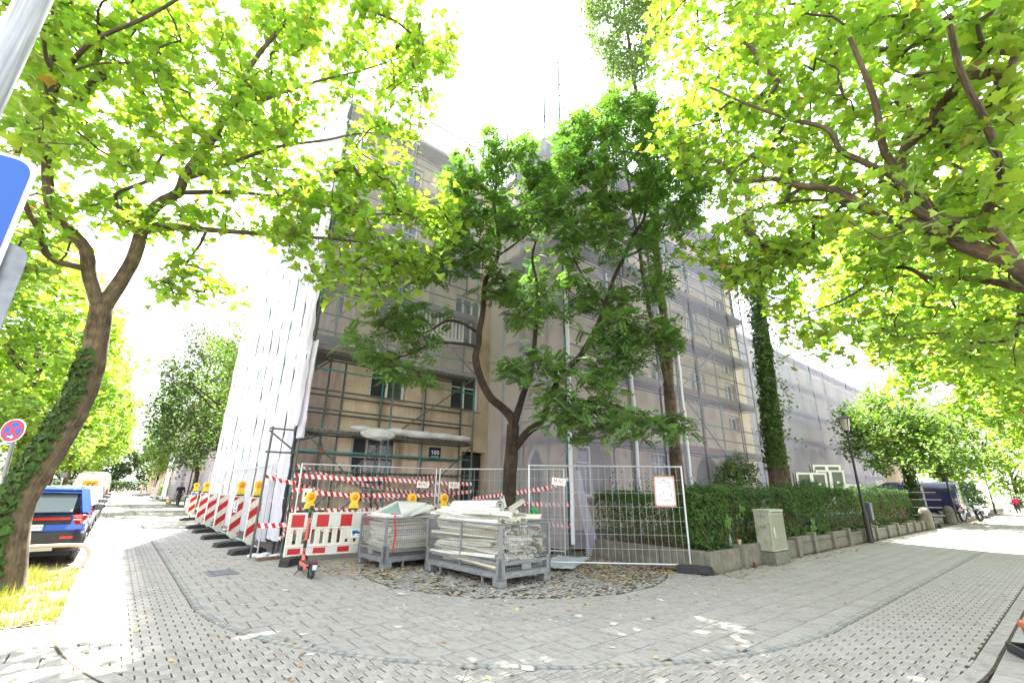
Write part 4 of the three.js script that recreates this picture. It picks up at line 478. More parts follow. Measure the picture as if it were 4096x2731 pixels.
// striped beacons
const beaconShape = (w, h) => { const s = new THREE.Shape(); s.moveTo(-w / 2, 0.1); s.lineTo(-0.03, 0); s.lineTo(0.03, 0); s.lineTo(w / 2, 0.1); s.lineTo(w / 2, h - 0.02); s.quadraticCurveTo(w / 2, h, w / 2 - 0.02, h); s.lineTo(-w / 2 + 0.02, h); s.quadraticCurveTo(-w / 2, h, -w / 2, h - 0.02); s.closePath(); return s; };
function beacon(label, x, z, turn, dir = 1, group = 'striped beacons beside the white sheeting') {
  const t = thing('striped_beacon', label, 'beacon', [x, 0, z], turn, group); part(t, 'panel', extr(beaconShape(0.29, 1.12), 0.04, 0.006, 1).translate(0, 0.2, -0.02), M.whitePlastic);
  const W = 0.25, H = 0.96, y0 = 0.31; part(t, 'white_field', box(W, H, 0.006, 0, y0 + H / 2, 0.021), M.reflWhite); for (let i = -1; i < 3; i++) { const b = i * 0.4 + 0.05, P = [[-W / 2, b], [-W / 2, b + 0.2], [W / 2, b + 0.2 + 0.21 * dir], [W / 2, b + 0.21 * dir]].map(p => [p[0], p[1]]); const cl = [[0, 1, 0], [0, -1, -H]].reduce((q, c) => clip(q, c[0], c[1], c[2]), P); if (cl.length < 3) continue; const sg = new THREE.ShapeGeometry(poly(cl)); const ex = extr(poly(cl), 0.004).translate(0, y0, 0.0245); part(t, 'red_stripe', ex, M.red); }
  part(t, 'stem', box(0.05, 0.16, 0.04, 0, 0.16, 0), M.steelOld); const base = extr(poly([[-0.4, 0], [0.4, 0], [0.36, 0.1], [0.1, 0.13], [-0.1, 0.13], [-0.36, 0.1]]), 0.36, 0.012, 2).translate(0, 0.004, -0.18); part(t, 'foot', uvBox(base, 0.5), M.rubber); part(t, 'foot_cap', box(0.34, 0.03, 0.3, 0.12, 0.12, 0.01, 0, 0, 0), ((Math.round(x * 100 + z * 10)) & 1) ? std(0.02, 0.16, 0.1, 0.7) : M.rubber); return t;
}
const bz = [[2.8, -13.45, 1, 'striped beacon with lamp next to the scaffold corner'], [2.74, -15.3, 1, 'striped beacon with lamp and a company sticker'], [2.74, -17.7, 0, 'beacon without lamp or emblem next to the sticker beacon'], [2.78, -20.2, 0, 'striped beacon without lamp carrying a round cross emblem'], [2.77, -22.3, 1, 'striped beacon with lamp and a white label strip'], [3.0, -27.6, 1, 'striped beacon with lamp and a blue label beside the white motor scooter']];
bz.forEach(([x, z, l, lb], i) => { const turn = 0.12 + 0.03 * Math.sin(i * 3); const t = beacon('red and white ' + lb, x, z, turn); if (l) warningLamp(['amber warning lamp on the beacon next to the scaffold corner', 'amber warning lamp on the beacon with the company sticker', '', '', 'amber warning lamp on the beacon with the white label strip', 'amber warning lamp on the beacon beside the white motor scooter'][i], x, 1.34, z, turn); 
  if (i === 1) { const m = part(t, 'sticker', new THREE.PlaneGeometry(0.1, 0.3).translate(-0.06, 1.02, 0.0305), new THREE.MeshStandardMaterial({ roughness: 0.5, map: printTex(128, 384, (c, w, h) => { c.fillStyle = '#eceff0'; c.fillRect(0, 0, w, h); c.save(); c.translate(84, 200); c.rotate(-Math.PI / 2); c.fillStyle = '#222a30'; c.font = 'bold 58px sans-serif'; c.fillText('LIEBOW', -40, 0); c.restore(); c.fillStyle = '#1488c8'; c.beginPath(); c.moveTo(20, 300); c.lineTo(100, 270); c.lineTo(90, 350); c.fill(); }) })); }
  if (i === 3) part(t, 'round_emblem', new THREE.CircleGeometry(0.06, 24).translate(0.03, 1.14, 0.0305), new THREE.MeshStandardMaterial({ roughness: 0.5, map: printTex(128, 128, (c, w, h) => { c.fillStyle = '#f2f2f0'; c.fillRect(0, 0, w, h); c.fillStyle = '#20252b'; c.fillRect(22, 26, 30, 30); c.fillRect(76, 26, 30, 30); c.fillRect(22, 74, 30, 30); c.fillRect(76, 74, 30, 30); }) }));
  if (i === 4) part(t, 'sticker', new THREE.PlaneGeometry(0.22, 0.06).translate(0, 1.16, 0.0305), new THREE.MeshStandardMaterial({ roughness: 0.5, map: printTex(256, 64, (c, w, h) => { c.fillStyle = '#f0f0f0'; c.fillRect(0, 0, w, h); c.fillStyle = '#22282e'; c.font = 'bold 40px sans-serif'; c.fillText('LIEBOW', 80, 46); c.fillStyle = '#1488c8'; c.fillRect(12, 14, 46, 36); }) }));
  if (i === 5) part(t, 'sticker', new THREE.PlaneGeometry(0.22, 0.1).translate(0, 1.18, 0.0305), std(0.03, 0.3, 0.6, 0.5)); });
[[4.05, -72.9, 'far striped beacon with lamp at the near corner of the distant fence', 1], [4.05, -77, 'second far striped beacon along the distant fence', 1], [4.0, -82, 'third far striped beacon along the distant fence', 0], [3.1, -91.4, 'most distant striped beacon standing by itself in the street', 1]].forEach(([x, z, lb, l]) => { beacon(lb, x, z, 0.1, 1, 'far striped beacons'); if (l) warningLamp('amber lamp on the ' + lb.replace(' with lamp', ''), x, 1.34, z, 0.1); });
// ---------------------------------------------------------------- wire mesh bins
function bin(label, x, z, turn, L, W, H, feet = 0.13) { // local x along L, z along W
  const t = thing('wire_mesh_bin', label, 'mesh bin', [x, 0, z], turn, 'galvanised mesh bins'), b = feet, f = 0.05;
  for (const sx of [-1, 1]) for (const sz of [-1, 1]) { part(t, 'corner_post', [box(f, H - b, f, sx * (L / 2 - f / 2), b + (H - b) / 2, sz * (W / 2 - f / 2)), box(0.11, 0.34, 0.11, sx * (L / 2 - 0.055), b + 0.14, sz * (W / 2 - 0.055))], M.steel); part(t, 'foot', rbox(0.2, b, 0.16, 0.012, sx * (L / 2 - 0.1), b / 2 + 0.005, sz * (W / 2 - 0.08)), M.steel); }
  const rails = []; for (const y of [b + 0.05, b + 0.24]) for (const sz of [-1, 1]) rails.push(box(L - 0.12, y < b + 0.1 ? 0.09 : 0.04, 0.035, 0, y, sz * (W / 2 - 0.02))); for (const y of [b + 0.05, b + 0.24]) for (const sx of [-1, 1]) rails.push(box(0.035, y < b + 0.1 ? 0.09 : 0.04, W - 0.12, sx * (L / 2 - 0.02), y, 0)); for (const sz of [-1, 1]) rails.push(bar([-L / 2, H - 0.02, sz * (W / 2 - 0.025)], [L / 2, H - 0.02, sz * (W / 2 - 0.025)], 0.02)); for (const sx of [-1, 1]) rails.push(bar([sx * (L / 2 - 0.025), H - 0.02, -W / 2], [sx * (L / 2 - 0.025), H - 0.02, W / 2], 0.02)); part(t, 'frame', rails, M.steel);
  part(t, 'upright', [-1, 1].map(sz => box(0.03, H - b - 0.1, 0.03, 0, b + (H - b) / 2, sz * (W / 2 - 0.02))), M.steel); part(t, 'floor', box(L - 0.1, 0.02, W - 0.1, 0, b + 0.1, 0), M.steelOld); part(t, 'fork_strap', [-0.28, 0.28].flatMap(q => [-1, 1].map(sz => box(0.035, b + 0.04, 0.03, q * L, b / 2 + 0.02, sz * (W / 2 - 0.04)))), M.steel);
  const mesh = []; const sp = 0.05; for (let q = -L / 2 + sp; q < L / 2 - 0.03; q += sp) for (const sz of [-1, 1]) mesh.push(bar([q, b + 0.1, sz * (W / 2 - 0.015)], [q, H - 0.02, sz * (W / 2 - 0.015)], 0.0036, 4, 0.0036, true)); for (let q = -W / 2 + sp; q < W / 2 - 0.03; q += sp) for (const sx of [-1, 1]) mesh.push(bar([sx * (L / 2 - 0.015), b + 0.1, q], [sx * (L / 2 - 0.015), H - 0.02, q], 0.0036, 4, 0.0036, true)); for (let y = b + 0.15; y < H - 0.04; y += sp) { for (const sz of [-1, 1]) mesh.push(bar([-L / 2, y, sz * (W / 2 - 0.012)], [L / 2, y, sz * (W / 2 - 0.012)], 0.0036, 4, 0.0036, true)); for (const sx of [-1, 1]) mesh.push(bar([sx * (L / 2 - 0.012), y, -W / 2], [sx * (L / 2 - 0.012), y, W / 2], 0.0036, 4, 0.0036, true)); } part(t, 'wire_mesh', mesh, M.meshWire); part(t, 'label_plate', box(0.006, 0.1, 0.22, -L / 2 + 0.004, b + 0.16, 0), M.steel);
  return t;
}
const bin1 = bin('long galvanised mesh bin heaped with old white window profiles in front of the tree', 5.78, -7.72, Math.PI / 2 + 0.05, 2.3, 1.24, 1.0), bin2 = bin('smaller galvanised mesh bin of stacked window frames with a red strap', 5.45, -9.95, 0.03, 2.1, 1.24, 0.98);
// profiles inside
const profTex = noiseTex(256, (u, v) => { const s = Math.max(0, N4(u, v, 4, 5)), k = 0.9 + 0.06 * N4(u, v, 12) + 0.04 * (TR() - 0.5); return [k, k * (1 - 0.06 * s), k * (1 - 0.22 * s)]; });
const profMats = [[0.7, 0.7, 0.64], [0.76, 0.76, 0.71], [0.66, 0.65, 0.57], [0.6, 0.54, 0.42], [0.78, 0.78, 0.75]].map(c => std(...c, 0.55, 0, { map: profTex }));
const profShapes = [poly([[0, 0], [0.07, 0], [0.07, 0.012], [0.055, 0.012], [0.055, 0.04], [0.07, 0.04], [0.07, 0.055], [0.02, 0.055], [0.02, 0.075], [0, 0.075]]), poly([[0, 0], [0.085, 0], [0.085, 0.05], [0.07, 0.05], [0.07, 0.018], [0.015, 0.018], [0.015, 0.06], [0, 0.06]]), poly([[0, 0], [0.1, 0], [0.1, 0.014], [0.06, 0.02], [0.06, 0.045], [0.04, 0.045], [0.04, 0.02], [0, 0.014]])];
const profGeo = profShapes.map(s => uvBox(extr(s, 1, 0).translate(-0.04, -0.03, -0.5), 0.6)); // unit length along z
let profN = 0; const PR = rng(909);
function profile(p, dir, len, roll, label, group) { const m = new THREE.Mesh(profGeo[profN % 3], profMats[Math.floor(PR() * 5)]); profN++; m.name = numbered('window_profile'); m.castShadow = m.receiveShadow = true; m.position.copy(p); m.quaternion.setFromUnitVectors(V(0, 0, 1), dir.clone().normalize()).multiply(new THREE.Quaternion().setFromAxisAngle(V(0, 0, 1), roll)); m.scale.set(1.15, 1.05, len); scene.add(m); return tag(m, label, 'profile', group); }
{ bin1.updateMatrixWorld(true); bin2.updateMatrixWorld(true); const w1 = v => bin1.localToWorld(v), d1 = v => v.transformDirection(bin1.matrixWorld);
  for (let k = 0; k < 112; k++) { const layer = Math.floor(k / 8), y = 0.3 + layer * 0.052 + PR() * 0.03, len = 1.25 + PR() * 0.85, col = k % 8, zz = -0.54 + col * 0.154 + (PR() - 0.5) * 0.04, room = (2.16 - len) / 2, yaw = (PR() - 0.5) * (col === 0 || col === 7 ? 0.05 : 0.2), pit = (PR() - 0.5) * 0.12; profile(w1(V((PR() * 2 - 1) * room * 0.9, Math.min(y, 0.98), zz)), d1(V(Math.cos(yaw), pit, Math.sin(yaw))), len, PR() * 6.28, 'old white plastic window profile lying inside the long mesh bin', 'profiles inside the long mesh bin'); }
  for (let k = 0; k < 15; k++) { const len = 1.3 + PR() * 1.0, yaw = (PR() - 0.5) * 0.35; profile(w1(V((PR() - 0.5) * 0.6, 1.03 + PR() * 0.14, -0.45 + PR() * 0.85)), d1(V(Math.cos(yaw), 0.1 * (PR() - 0.4), Math.sin(yaw))), len, PR() * 6.28, 'old white window profile on top of the heap in the long mesh bin', 'profiles heaped above the rim of the long bin'); }
  profile(V(6.35, 1.32, -7.9), V(0.5, 0.18, -0.7), 0.8, 0.3, 'short white profile sticking up toward the tree trunk', 'profiles heaped above the rim of the long bin'); profile(V(6.5, 1.28, -7.6), V(0.8, 0.2, -0.4), 0.7, 0.8, 'short white profile with dirty end pointing at the tree trunk', 'profiles heaped above the rim of the long bin');
  // end wall chips: short cut offs near the open end
  for (let k = 0; k < 26; k++) { const a = PR() * 6.28; profile(w1(V(-0.96 + PR() * 0.12, 0.34 + PR() * 0.52, -0.34 + PR() * 0.68)), d1(V(0.15 * Math.cos(a), 0.4 * (PR() - 0.5), 1)), 0.25 + PR() * 0.3, PR() * 6.28, 'short broken profile end at the narrow side of the long mesh bin', 'broken ends in the long mesh bin'); }
  // roller shutter
  const t = thing('rolled_shutter', 'rolled up white slatted shutter lying on top of the profile heap', 'shutter', [0, 0, 0]); const c0 = w1(V(0.35, 1.22, 0.02)), ax = d1(V(-1, 0.03, -0.03)); const sl = [], n = 16; const gsp = []; for (let i = 0; i < 34; i++) { const a = i * 0.38, r = 0.125 - i * 0.0026, a2 = a + 0.37; const mk = (ang, rr) => V(0, Math.sin(ang) * rr, Math.cos(ang) * rr); const p = mk((a + a2) / 2, r), g = box(1.55, 0.008, 0.05, 0, 0, 0); g.rotateX(-((a + a2) / 2) + Math.PI / 2); g.translate(0, p.y, p.z); gsp.push(g); } const q = new THREE.Quaternion().setFromUnitVectors(V(1, 0, 0), ax.clone().normalize()); gsp.forEach((g, i) => { g.applyMatrix4(new THREE.Matrix4().compose(c0, q, V(1, 1, 1))); part(t, 'slat', g, profMats[i % 2 ? 1 : 4]); });
  // stacked window frames in the smaller bin
  const frameGeo = (w, h) => { const s = roundRect(w, h, 0.004), p = new THREE.Path(); const a = w / 2 - 0.08, b = h / 2 - 0.08; p.moveTo(-a, -b); p.lineTo(-a, b); p.lineTo(a, b); p.lineTo(a, -b); p.closePath(); s.holes.push(p); return uvBox(extr(s, 0.055, 0.006, 1).rotateX(Math.PI / 2), 0.6); };
  for (let k = 0; k < 11; k++) { const w = 1.7 + PR() * 0.25, h = 0.85 + PR() * 0.2, g = thing('window_frame', k === 10 ? 'white window frame with its pane lying askew on top of the smaller mesh bin' : 'old white window frame in the stack inside the smaller mesh bin', 'window frame', [0, 0, 0], 0, 'window frames stacked in the smaller bin'); const p = bin2.localToWorld(V(0.05 + (PR() - 0.5) * 0.1, 0.34 + k * 0.066, (PR() - 0.5) * 0.1)); g.position.copy(p); g.rotation.set(k === 10 ? 0.05 : (PR() - 0.5) * 0.02, 0.03 + (PR() - 0.5) * 0.06, k === 10 ? 0.03 : (PR() - 0.5) * 0.03); part(g, 'frame', frameGeo(w, h), profMats[k % 5]); part(g, 'pane', box(w - 0.17, 0.012, h - 0.17, 0, -0.03, 0), k > 8 ? phys(0.35, 0.45, 0.42, { roughness: 0.04 }) : M.darkGlass); }
  for (const [ry, rz, y] of [[0.5, 0.24, 1.14], [-0.1, 0.3, 1.08]]) { const g = thing('window_frame', rz > 0.25 ? 'tilted white casement corner jutting from the smaller mesh bin' : 'turned white casement resting highest on the smaller mesh bin', 'window frame', [4.98 + (rz > 0.25 ? 0.2 : 0), y, -9.9]); g.rotation.set(0.05, ry, rz); part(g, 'frame', frameGeo(0.95, 0.8), profMats[1]); part(g, 'pane', box(0.79, 0.012, 0.64, 0, -0.03, 0), phys(0.3, 0.38, 0.36, { roughness: 0.05 })); }
  for (let k = 0; k < 16; k++) { const a = PR() * 6.28; profile(bin2.localToWorld(V(-0.86 + PR() * 0.1, 0.34 + PR() * 0.5, -0.3 + PR() * 0.6)), V(0.3, 0.4 * (PR() - 0.5), 1), 0.25 + PR() * 0.3, a, 'short profile scrap at the narrow side of the smaller mesh bin', 'scraps in the smaller mesh bin'); }
  const rs = part(thing('red_strap', 'red lashing strap hanging from the rim of the smaller mesh bin', 'strap'), 'webbing', [beam([4.62, 1.02, -9.36], [4.64, 0.62, -9.31], 0.008, 0.06), beam([4.64, 0.62, -9.31], [4.6, 0.32, -9.3], 0.008, 0.05), box(0.14, 0.012, 0.1, 4.62, 1.04, -9.42)], std(0.6, 0.015, 0.02, 0.5)); }
{ const g = []; for (let i = 0; i < 12; i++) g.push(moved(new THREE.IcosahedronGeometry(0.028 + 0.014 * R0(), 1), (R0() - 0.5) * 0.14, (R0() - 0.5) * 0.1, (R0() - 0.5) * 0.08)); single('green_bag', merge(g), std(0.01, 0.3, 0.06, 0.4), 'knotted bright green plastic bag tied to the fence post beside the long bin', 'bag', [7.05, 1.12, -7.68]); }
// ---------------------------------------------------------------- rental kick scooter
{ const t = thing('kick_scooter', 'coral red and black electric kick scooter parked before the barrier board', 'scooter', [3.02, 0.004, -9.2], 1.47); const coral = phys(0.62, 0.1, 0.07, { roughness: 0.35 }), bk = M.black; // local +x is forward
  const wheel = x => { const w = part(t, 'wheel', moved(new THREE.TorusGeometry(0.1, 0.028, 10, 28), x, 0.128, 0), M.rubber); part(w, 'hub', [moved(new THREE.CylinderGeometry(0.075, 0.075, 0.035, 20), x, 0.128, 0, Math.PI / 2), moved(new THREE.CylinderGeometry(0.03, 0.03, 0.08, 12), x, 0.128, 0, Math.PI / 2)], M.steelOld); }; wheel(0); wheel(1.0);
  part(t, 'deck', [rbox(0.62, 0.075, 0.17, 0.02, 0.5, 0.17, 0)], coral); part(t, 'deck_pad', rbox(0.56, 0.012, 0.15, 0.005, 0.5, 0.212, 0), bk); part(t, 'rear_fender', [moved(new THREE.CylinderGeometry(0.145, 0.145, 0.09, 20, 1, true, Math.PI * 0.02, Math.PI * 0.75), 0, 0.128, 0, Math.PI / 2, 0, 0), rbox(0.1, 0.17, 0.1, 0.02, -0.085, 0.22, 0, 0, 0, 0.25)], bk); part(t, 'neck', bar([0.76, 0.18, 0], [0.93, 0.3, 0], 0.035, 10), coral);
  const stem = part(t, 'stem', bar([0.93, 0.2, 0], [0.84, 1.02, 0], 0.03, 12), coral); part(stem, 'stem_band', [bar([0.905, 0.42, 0], [0.89, 0.56, 0], 0.033, 12), bar([0.845, 0.98, 0], [0.835, 1.1, 0], 0.034, 12)], bk); part(t, 'battery_label', box(0.004, 0.2, 0.04, 0.885, 0.34, 0), std(0.05, 0.06, 0.07, 0.4)); part(t, 'fork', [bar([0.95, 0.24, 0.05], [1.0, 0.128, 0.05], 0.014), bar([0.95, 0.24, -0.05], [1.0, 0.128, -0.05], 0.014), rbox(0.1, 0.05, 0.12, 0.015, 0.96, 0.26, 0)], bk); part(t, 'front_fender', moved(new THREE.CylinderGeometry(0.142, 0.142, 0.075, 18, 1, true, 0.2, 2.2), 1.0, 0.128, 0, Math.PI / 2), bk);
  part(t, 'handlebar', [bar([0.83, 1.1, -0.27], [0.83, 1.1, 0.27], 0.014), bar([0.82, 1.1, -0.27], [0.82, 1.1, -0.15], 0.019), bar([0.82, 1.1, 0.15], [0.82, 1.1, 0.27], 0.019)], bk); part(t, 'brake_lever', [bar([0.86, 1.09, -0.12], [0.9, 1.075, -0.25], 0.006), bar([0.86, 1.09, 0.12], [0.9, 1.075, 0.25], 0.006)], M.steelOld); const dsp = part(t, 'display', rbox(0.12, 0.03, 0.075, 0.012, 0.815, 1.125, 0, 0, 0, 0.4), bk); part(dsp, 'green_ring', rbox(0.125, 0.008, 0.082, 0.004, 0.815, 1.115, 0, 0, 0, 0.4), std(0.02, 0.5, 0.12, 0.4)); part(t, 'phone_holder', rbox(0.05, 0.06, 0.06, 0.01, 0.85, 1.17, 0.02), bk);
  part(t, 'tail_light', rbox(0.012, 0.045, 0.06, 0.005, -0.142, 0.275, 0, 0, 0, 0.1), phys(0.5, 0.01, 0.01, { roughness: 0.2 })); const pl = part(t, 'number_plate', box(0.008, 0.085, 0.075, -0.155, 0.2, 0, 0, 0, 0.1), M.white); part(pl, 'plate_print', new THREE.PlaneGeometry(0.072, 0.082).rotateY(-Math.PI / 2).rotateZ(0.1).translate(-0.1605, 0.2, 0), new THREE.MeshStandardMaterial({ roughness: 0.4, map: printTex(128, 144, (x, w, h) => { x.fillStyle = '#f4f4f2'; x.fillRect(0, 0, w, h); x.strokeStyle = '#1c2f7a'; x.lineWidth = 8; x.strokeRect(4, 4, w - 8, h - 8); x.fillStyle = '#1b2a6e'; x.font = 'bold 54px sans-serif'; x.textAlign = 'center'; x.fillText('383', w / 2, 64); x.fillText('WCB', w / 2, 122); }) }));
  part(t, 'indicator', [moved(new THREE.SphereGeometry(0.018, 8, 6), -0.03, 0.2, 0.1), moved(new THREE.SphereGeometry(0.018, 8, 6), -0.03, 0.2, -0.1)], bk); part(t, 'kickstand', bar([0.55, 0.14, -0.07], [0.52, 0.0, -0.2], 0.009), bk); part(t, 'cable', pipe([[0.8, 1.1, 0.04], [0.9, 0.95, 0.06], [0.93, 0.6, 0.04], [0.96, 0.32, 0.03]], 0.006), bk); part(t, 'side_grip', rbox(0.05, 0.28, 0.03, 0.01, 0.905, 0.72, 0.04), bk); }
// litter at the foot of the sheeting
{ const g = []; for (let i = 0; i < 9; i++) g.push(moved(new THREE.IcosahedronGeometry(0.07 + 0.05 * R0(), 1).scale(1.4, 0.5, 1), 2.75 + R0() * 0.5, 0.04, -12.3 - R0() * 0.5)); single('plastic_sheet_heap', merge(g), std(0.62, 0.63, 0.64, 0.4), 'crumpled clear plastic sheeting at the foot of the scaffold corner', 'plastic'); single('timber_block', uvBox(box(0.5, 0.06, 0.12, 2.95, 0.035, -12.05, 0, 0.2), 0.5), std(0.35, 0.2, 0.12, 0.8, 0, { map: deckTex }), 'short brown timber pad under the scaffold corner', 'timber'); single('timber_block', uvBox(box(0.07, 0.02, 0.2, 4.0, 0.015, -9.7, 0, 0.3), 0.5), std(0.5, 0.36, 0.2, 0.8, 0, { map: deckTex }), 'thin pale wood offcut on the cobbles between scooter and bin', 'timber'); }
// ---------------------------------------------------------------- trees
const K = 4096 / 2352;
function inPoly(p, x, y) { let c = false; for (let i = 0, j = p.length - 1; i < p.length; j = i++) if ((p[i][1] > y) !== (p[j][1] > y) && x < (p[j][0] - p[i][0]) * (y - p[i][1]) / (p[j][1] - p[i][1]) + p[i][0]) c = !c; return c; }
function sampleLobe(lobe, n, rnd, out) { // lobe: {poly in 2352-wide photo pixels, d:[near,far]}: pixel gives direction, the crown's own depth gives distance
  const xs = lobe.p.map(q => q[0]), ys = lobe.p.map(q => q[1]), x0 = Math.min(...xs), x1 = Math.max(...xs), y0 = Math.min(...ys), y1 = Math.max(...ys); let made = 0, tries = 0;
  while (made < n && tries++ < n * 30) { const x = lerp(x0, x1, rnd()), y = lerp(y0, y1, rnd()); if (!inPoly(lobe.p, x, y)) continue; if (lobe.holes && lobe.holes.some(h => Math.hypot((x - h[0]) / h[2], (y - h[1]) / (h[3] || h[2])) < 1)) continue; if (n2(x * 0.011 + n * 0.1, y * 0.011) < (lobe.gap ?? -0.55)) continue; const d = lerp(lobe.d[0], lobe.d[1], rnd()); out.push(at(x * K, y * K, d)); made++; }
}
function sampleBall(c, r, n, rnd, out) { let k = 0; while (k < n) { const v = V(rnd() * 2 - 1, rnd() * 2 - 1, rnd() * 2 - 1); const l = v.length(); if (l > 1 || l < 0.35) continue; const bump = 0.82 + 0.3 * n3(v.x * 1.7 + c.x, v.y * 1.7 + c.y, v.z * 1.7 + c.z); if (l > bump) continue; out.push(V(c.x + v.x * r.x, c.y + v.y * r.y, c.z + v.z * r.z)); k++; } }
function limbGeo(pts, r0, r1, seg = 10, flare = 0, seed = 1) { // tapered, slightly knobbly limb through pts
  const cv = new THREE.CatmullRomCurve3(pts, false, 'centripetal'), n = Math.max(4, Math.round(cv.getLength() / 0.16)), fr = cv.computeFrenetFrames(n), pos = [], uv = [], idx = []; let len = 0; const cpts = [];
  for (let i = 0; i <= n; i++) { const t = i / n, p = cv.getPointAt(t), r = lerp(r0, r1, Math.pow(t, 0.8)) * (1 + flare * Math.exp(-t * 14)); cpts.push({ p, r }); for (let j = 0; j <= seg; j++) { const a = j / seg * 2 * Math.PI, rr = r * (1 + 0.09 * n3(Math.cos(a) * 1.2 + seed, Math.sin(a) * 1.2, i * 0.3) + (flare ? 0.07 * Math.sin(a * 5 + seed) * Math.exp(-t * 5) : 0)); const q = p.clone().addScaledVector(fr.normals[i], Math.cos(a) * rr).addScaledVector(fr.binormals[i], Math.sin(a) * rr); pos.push(q.x, q.y, q.z); uv.push(j / seg * Math.max(1, Math.round(r0 * 6)), t * cv.getLength() / 0.9); } }
  for (let i = 0; i < n; i++) for (let j = 0; j < seg; j++) { const a = i * (seg + 1) + j, b = a + seg + 1; idx.push(a, a + 1, b, b, a + 1, b + 1); }
  const g = new THREE.BufferGeometry(); g.setAttribute('position', new THREE.BufferAttribute(new Float32Array(pos), 3)); g.setAttribute('uv', new THREE.BufferAttribute(new Float32Array(uv), 2)); g.setIndex(idx); g.computeVertexNormals(); g.userData.line = cpts; return g;
}
function fold(outline, bend, center = [0.45, 0]) { // leaf blade from an outline in x (along) and z (across), folded along its rib
  const v = []; const y = (x, z) => bend * (Math.abs(z) * 0.5 - x * x * 0.35); const P = q => [q[0], y(q[0], q[1]), q[1]]; for (let i = 0; i < outline.length; i++) { const a = outline[i], b = outline[(i + 1) % outline.length]; v.push(...P(center), ...P(b), ...P(a)); } const g = new THREE.BufferGeometry(); g.setAttribute('position', new THREE.BufferAttribute(new Float32Array(v), 3)); g.computeVertexNormals(); return g;
}
const planeLeaf = fold([[0, 0], [-0.1, 0.2], [0.02, 0.34], [-0.02, 0.56], [0.2, 0.4], [0.3, 0.34], [0.42, 0.52], [0.5, 0.42], [0.62, 0.44], [0.62, 0.22], [0.8, 0.2], [1, 0], [0.8, -0.2], [0.62, -0.22], [0.62, -0.44], [0.5, -0.42], [0.42, -0.52], [0.3, -0.34], [0.2, -0.4], [-0.02, -0.56], [0.02, -0.34], [-0.1, -0.2]], 0.7, [0.35, 0]);
const heartLeaf = fold([[0, 0], [-0.08, 0.22], [0.15, 0.42], [0.45, 0.4], [0.75, 0.2], [1, 0], [0.75, -0.2], [0.45, -0.4], [0.15, -0.42], [-0.08, -0.22]], 0.6, [0.4, 0]);
const ovalLeaf = fold([[0, 0], [0.22, 0.25], [0.6, 0.26], [1, 0], [0.6, -0.26], [0.22, -0.25]], 0.5, [0.45, 0]);
const ivyLeaf = fold([[0, 0], [-0.12, 0.3], [0.1, 0.36], [0.12, 0.52], [0.4, 0.3], [0.7, 0.24], [1, 0], [0.7, -0.24], [0.4, -0.3], [0.12, -0.52], [0.1, -0.36], [-0.12, -0.3]], 0.5, [0.35, 0]);
const pinnate = (() => { const gs = []; const lf = (x, z, a, s) => { const g = ovalLeaf.clone(); g.scale(s, s, s); g.rotateY(a); g.translate(x, -0.25 * x * x, z); gs.push(g); }; for (let i = 0; i < 5; i++) { const x = 0.16 + i * 0.155; lf(x, 0.01, -1.1, 0.29); lf(x, -0.01, 1.1, 0.29); } lf(0.9, 0, 0, 0.3); gs.push(new THREE.BoxGeometry(0.95, 0.006, 0.006).translate(0.48, -0.06, 0).toNonIndexed()); return mergeGeometries(gs.map(g => { const q = g.index ? g.toNonIndexed() : g; q.deleteAttribute('uv'); return q; })); })();
const leafMat = (r, g, b, tr = 0.5) => new THREE.MeshPhysicalMaterial({ color: C(r, g, b), roughness: 0.92, transmission: tr, thickness: 0, side: THREE.DoubleSide, specularIntensity: 0.6 });
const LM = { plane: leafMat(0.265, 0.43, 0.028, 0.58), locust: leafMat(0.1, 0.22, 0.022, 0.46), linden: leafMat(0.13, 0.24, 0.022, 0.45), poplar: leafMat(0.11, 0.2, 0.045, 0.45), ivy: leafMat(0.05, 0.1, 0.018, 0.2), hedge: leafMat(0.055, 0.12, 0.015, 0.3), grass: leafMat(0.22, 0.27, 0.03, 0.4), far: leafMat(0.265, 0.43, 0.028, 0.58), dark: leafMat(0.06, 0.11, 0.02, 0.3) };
function leaves(parent, name, places, geo, mat, size, rnd, o = {}) { // places: [position, outward?]
  const im = new THREE.InstancedMesh(geo, mat, places.length), m = new THREE.Matrix4(), q = new THREE.Quaternion(), q2 = new THREE.Quaternion(), up = V(0, 1, 0); places.forEach((p, i) => {
    const n = o.normal ? o.normal(p, rnd) : V((rnd() - 0.5) * 1.7, 1, (rnd() - 0.5) * 1.7).normalize(); q.setFromUnitVectors(up, n); q2.setFromAxisAngle(up, rnd() * 6.283); q.multiply(q2); const s = size * (0.5 + 0.95 * rnd()); m.compose(p.p || p, q, V(s, s * (0.4 + 1.6 * rnd()), s * (0.8 + 0.4 * rnd()))); im.setMatrixAt(i, m); const t = 0.62 + 0.62 * rnd(), w = (rnd() - 0.5) * 0.34; const odd = rnd() < (o.dead ?? 0.004); im.setColorAt(i, odd ? C(1.5, 0.5, 1.2) : C(t * (1 + w), t, t * (1 - w))); });
  im.name = name; im.userData.kind = 'stuff'; im.castShadow = im.receiveShadow = true; parent.add(im); return im;
}
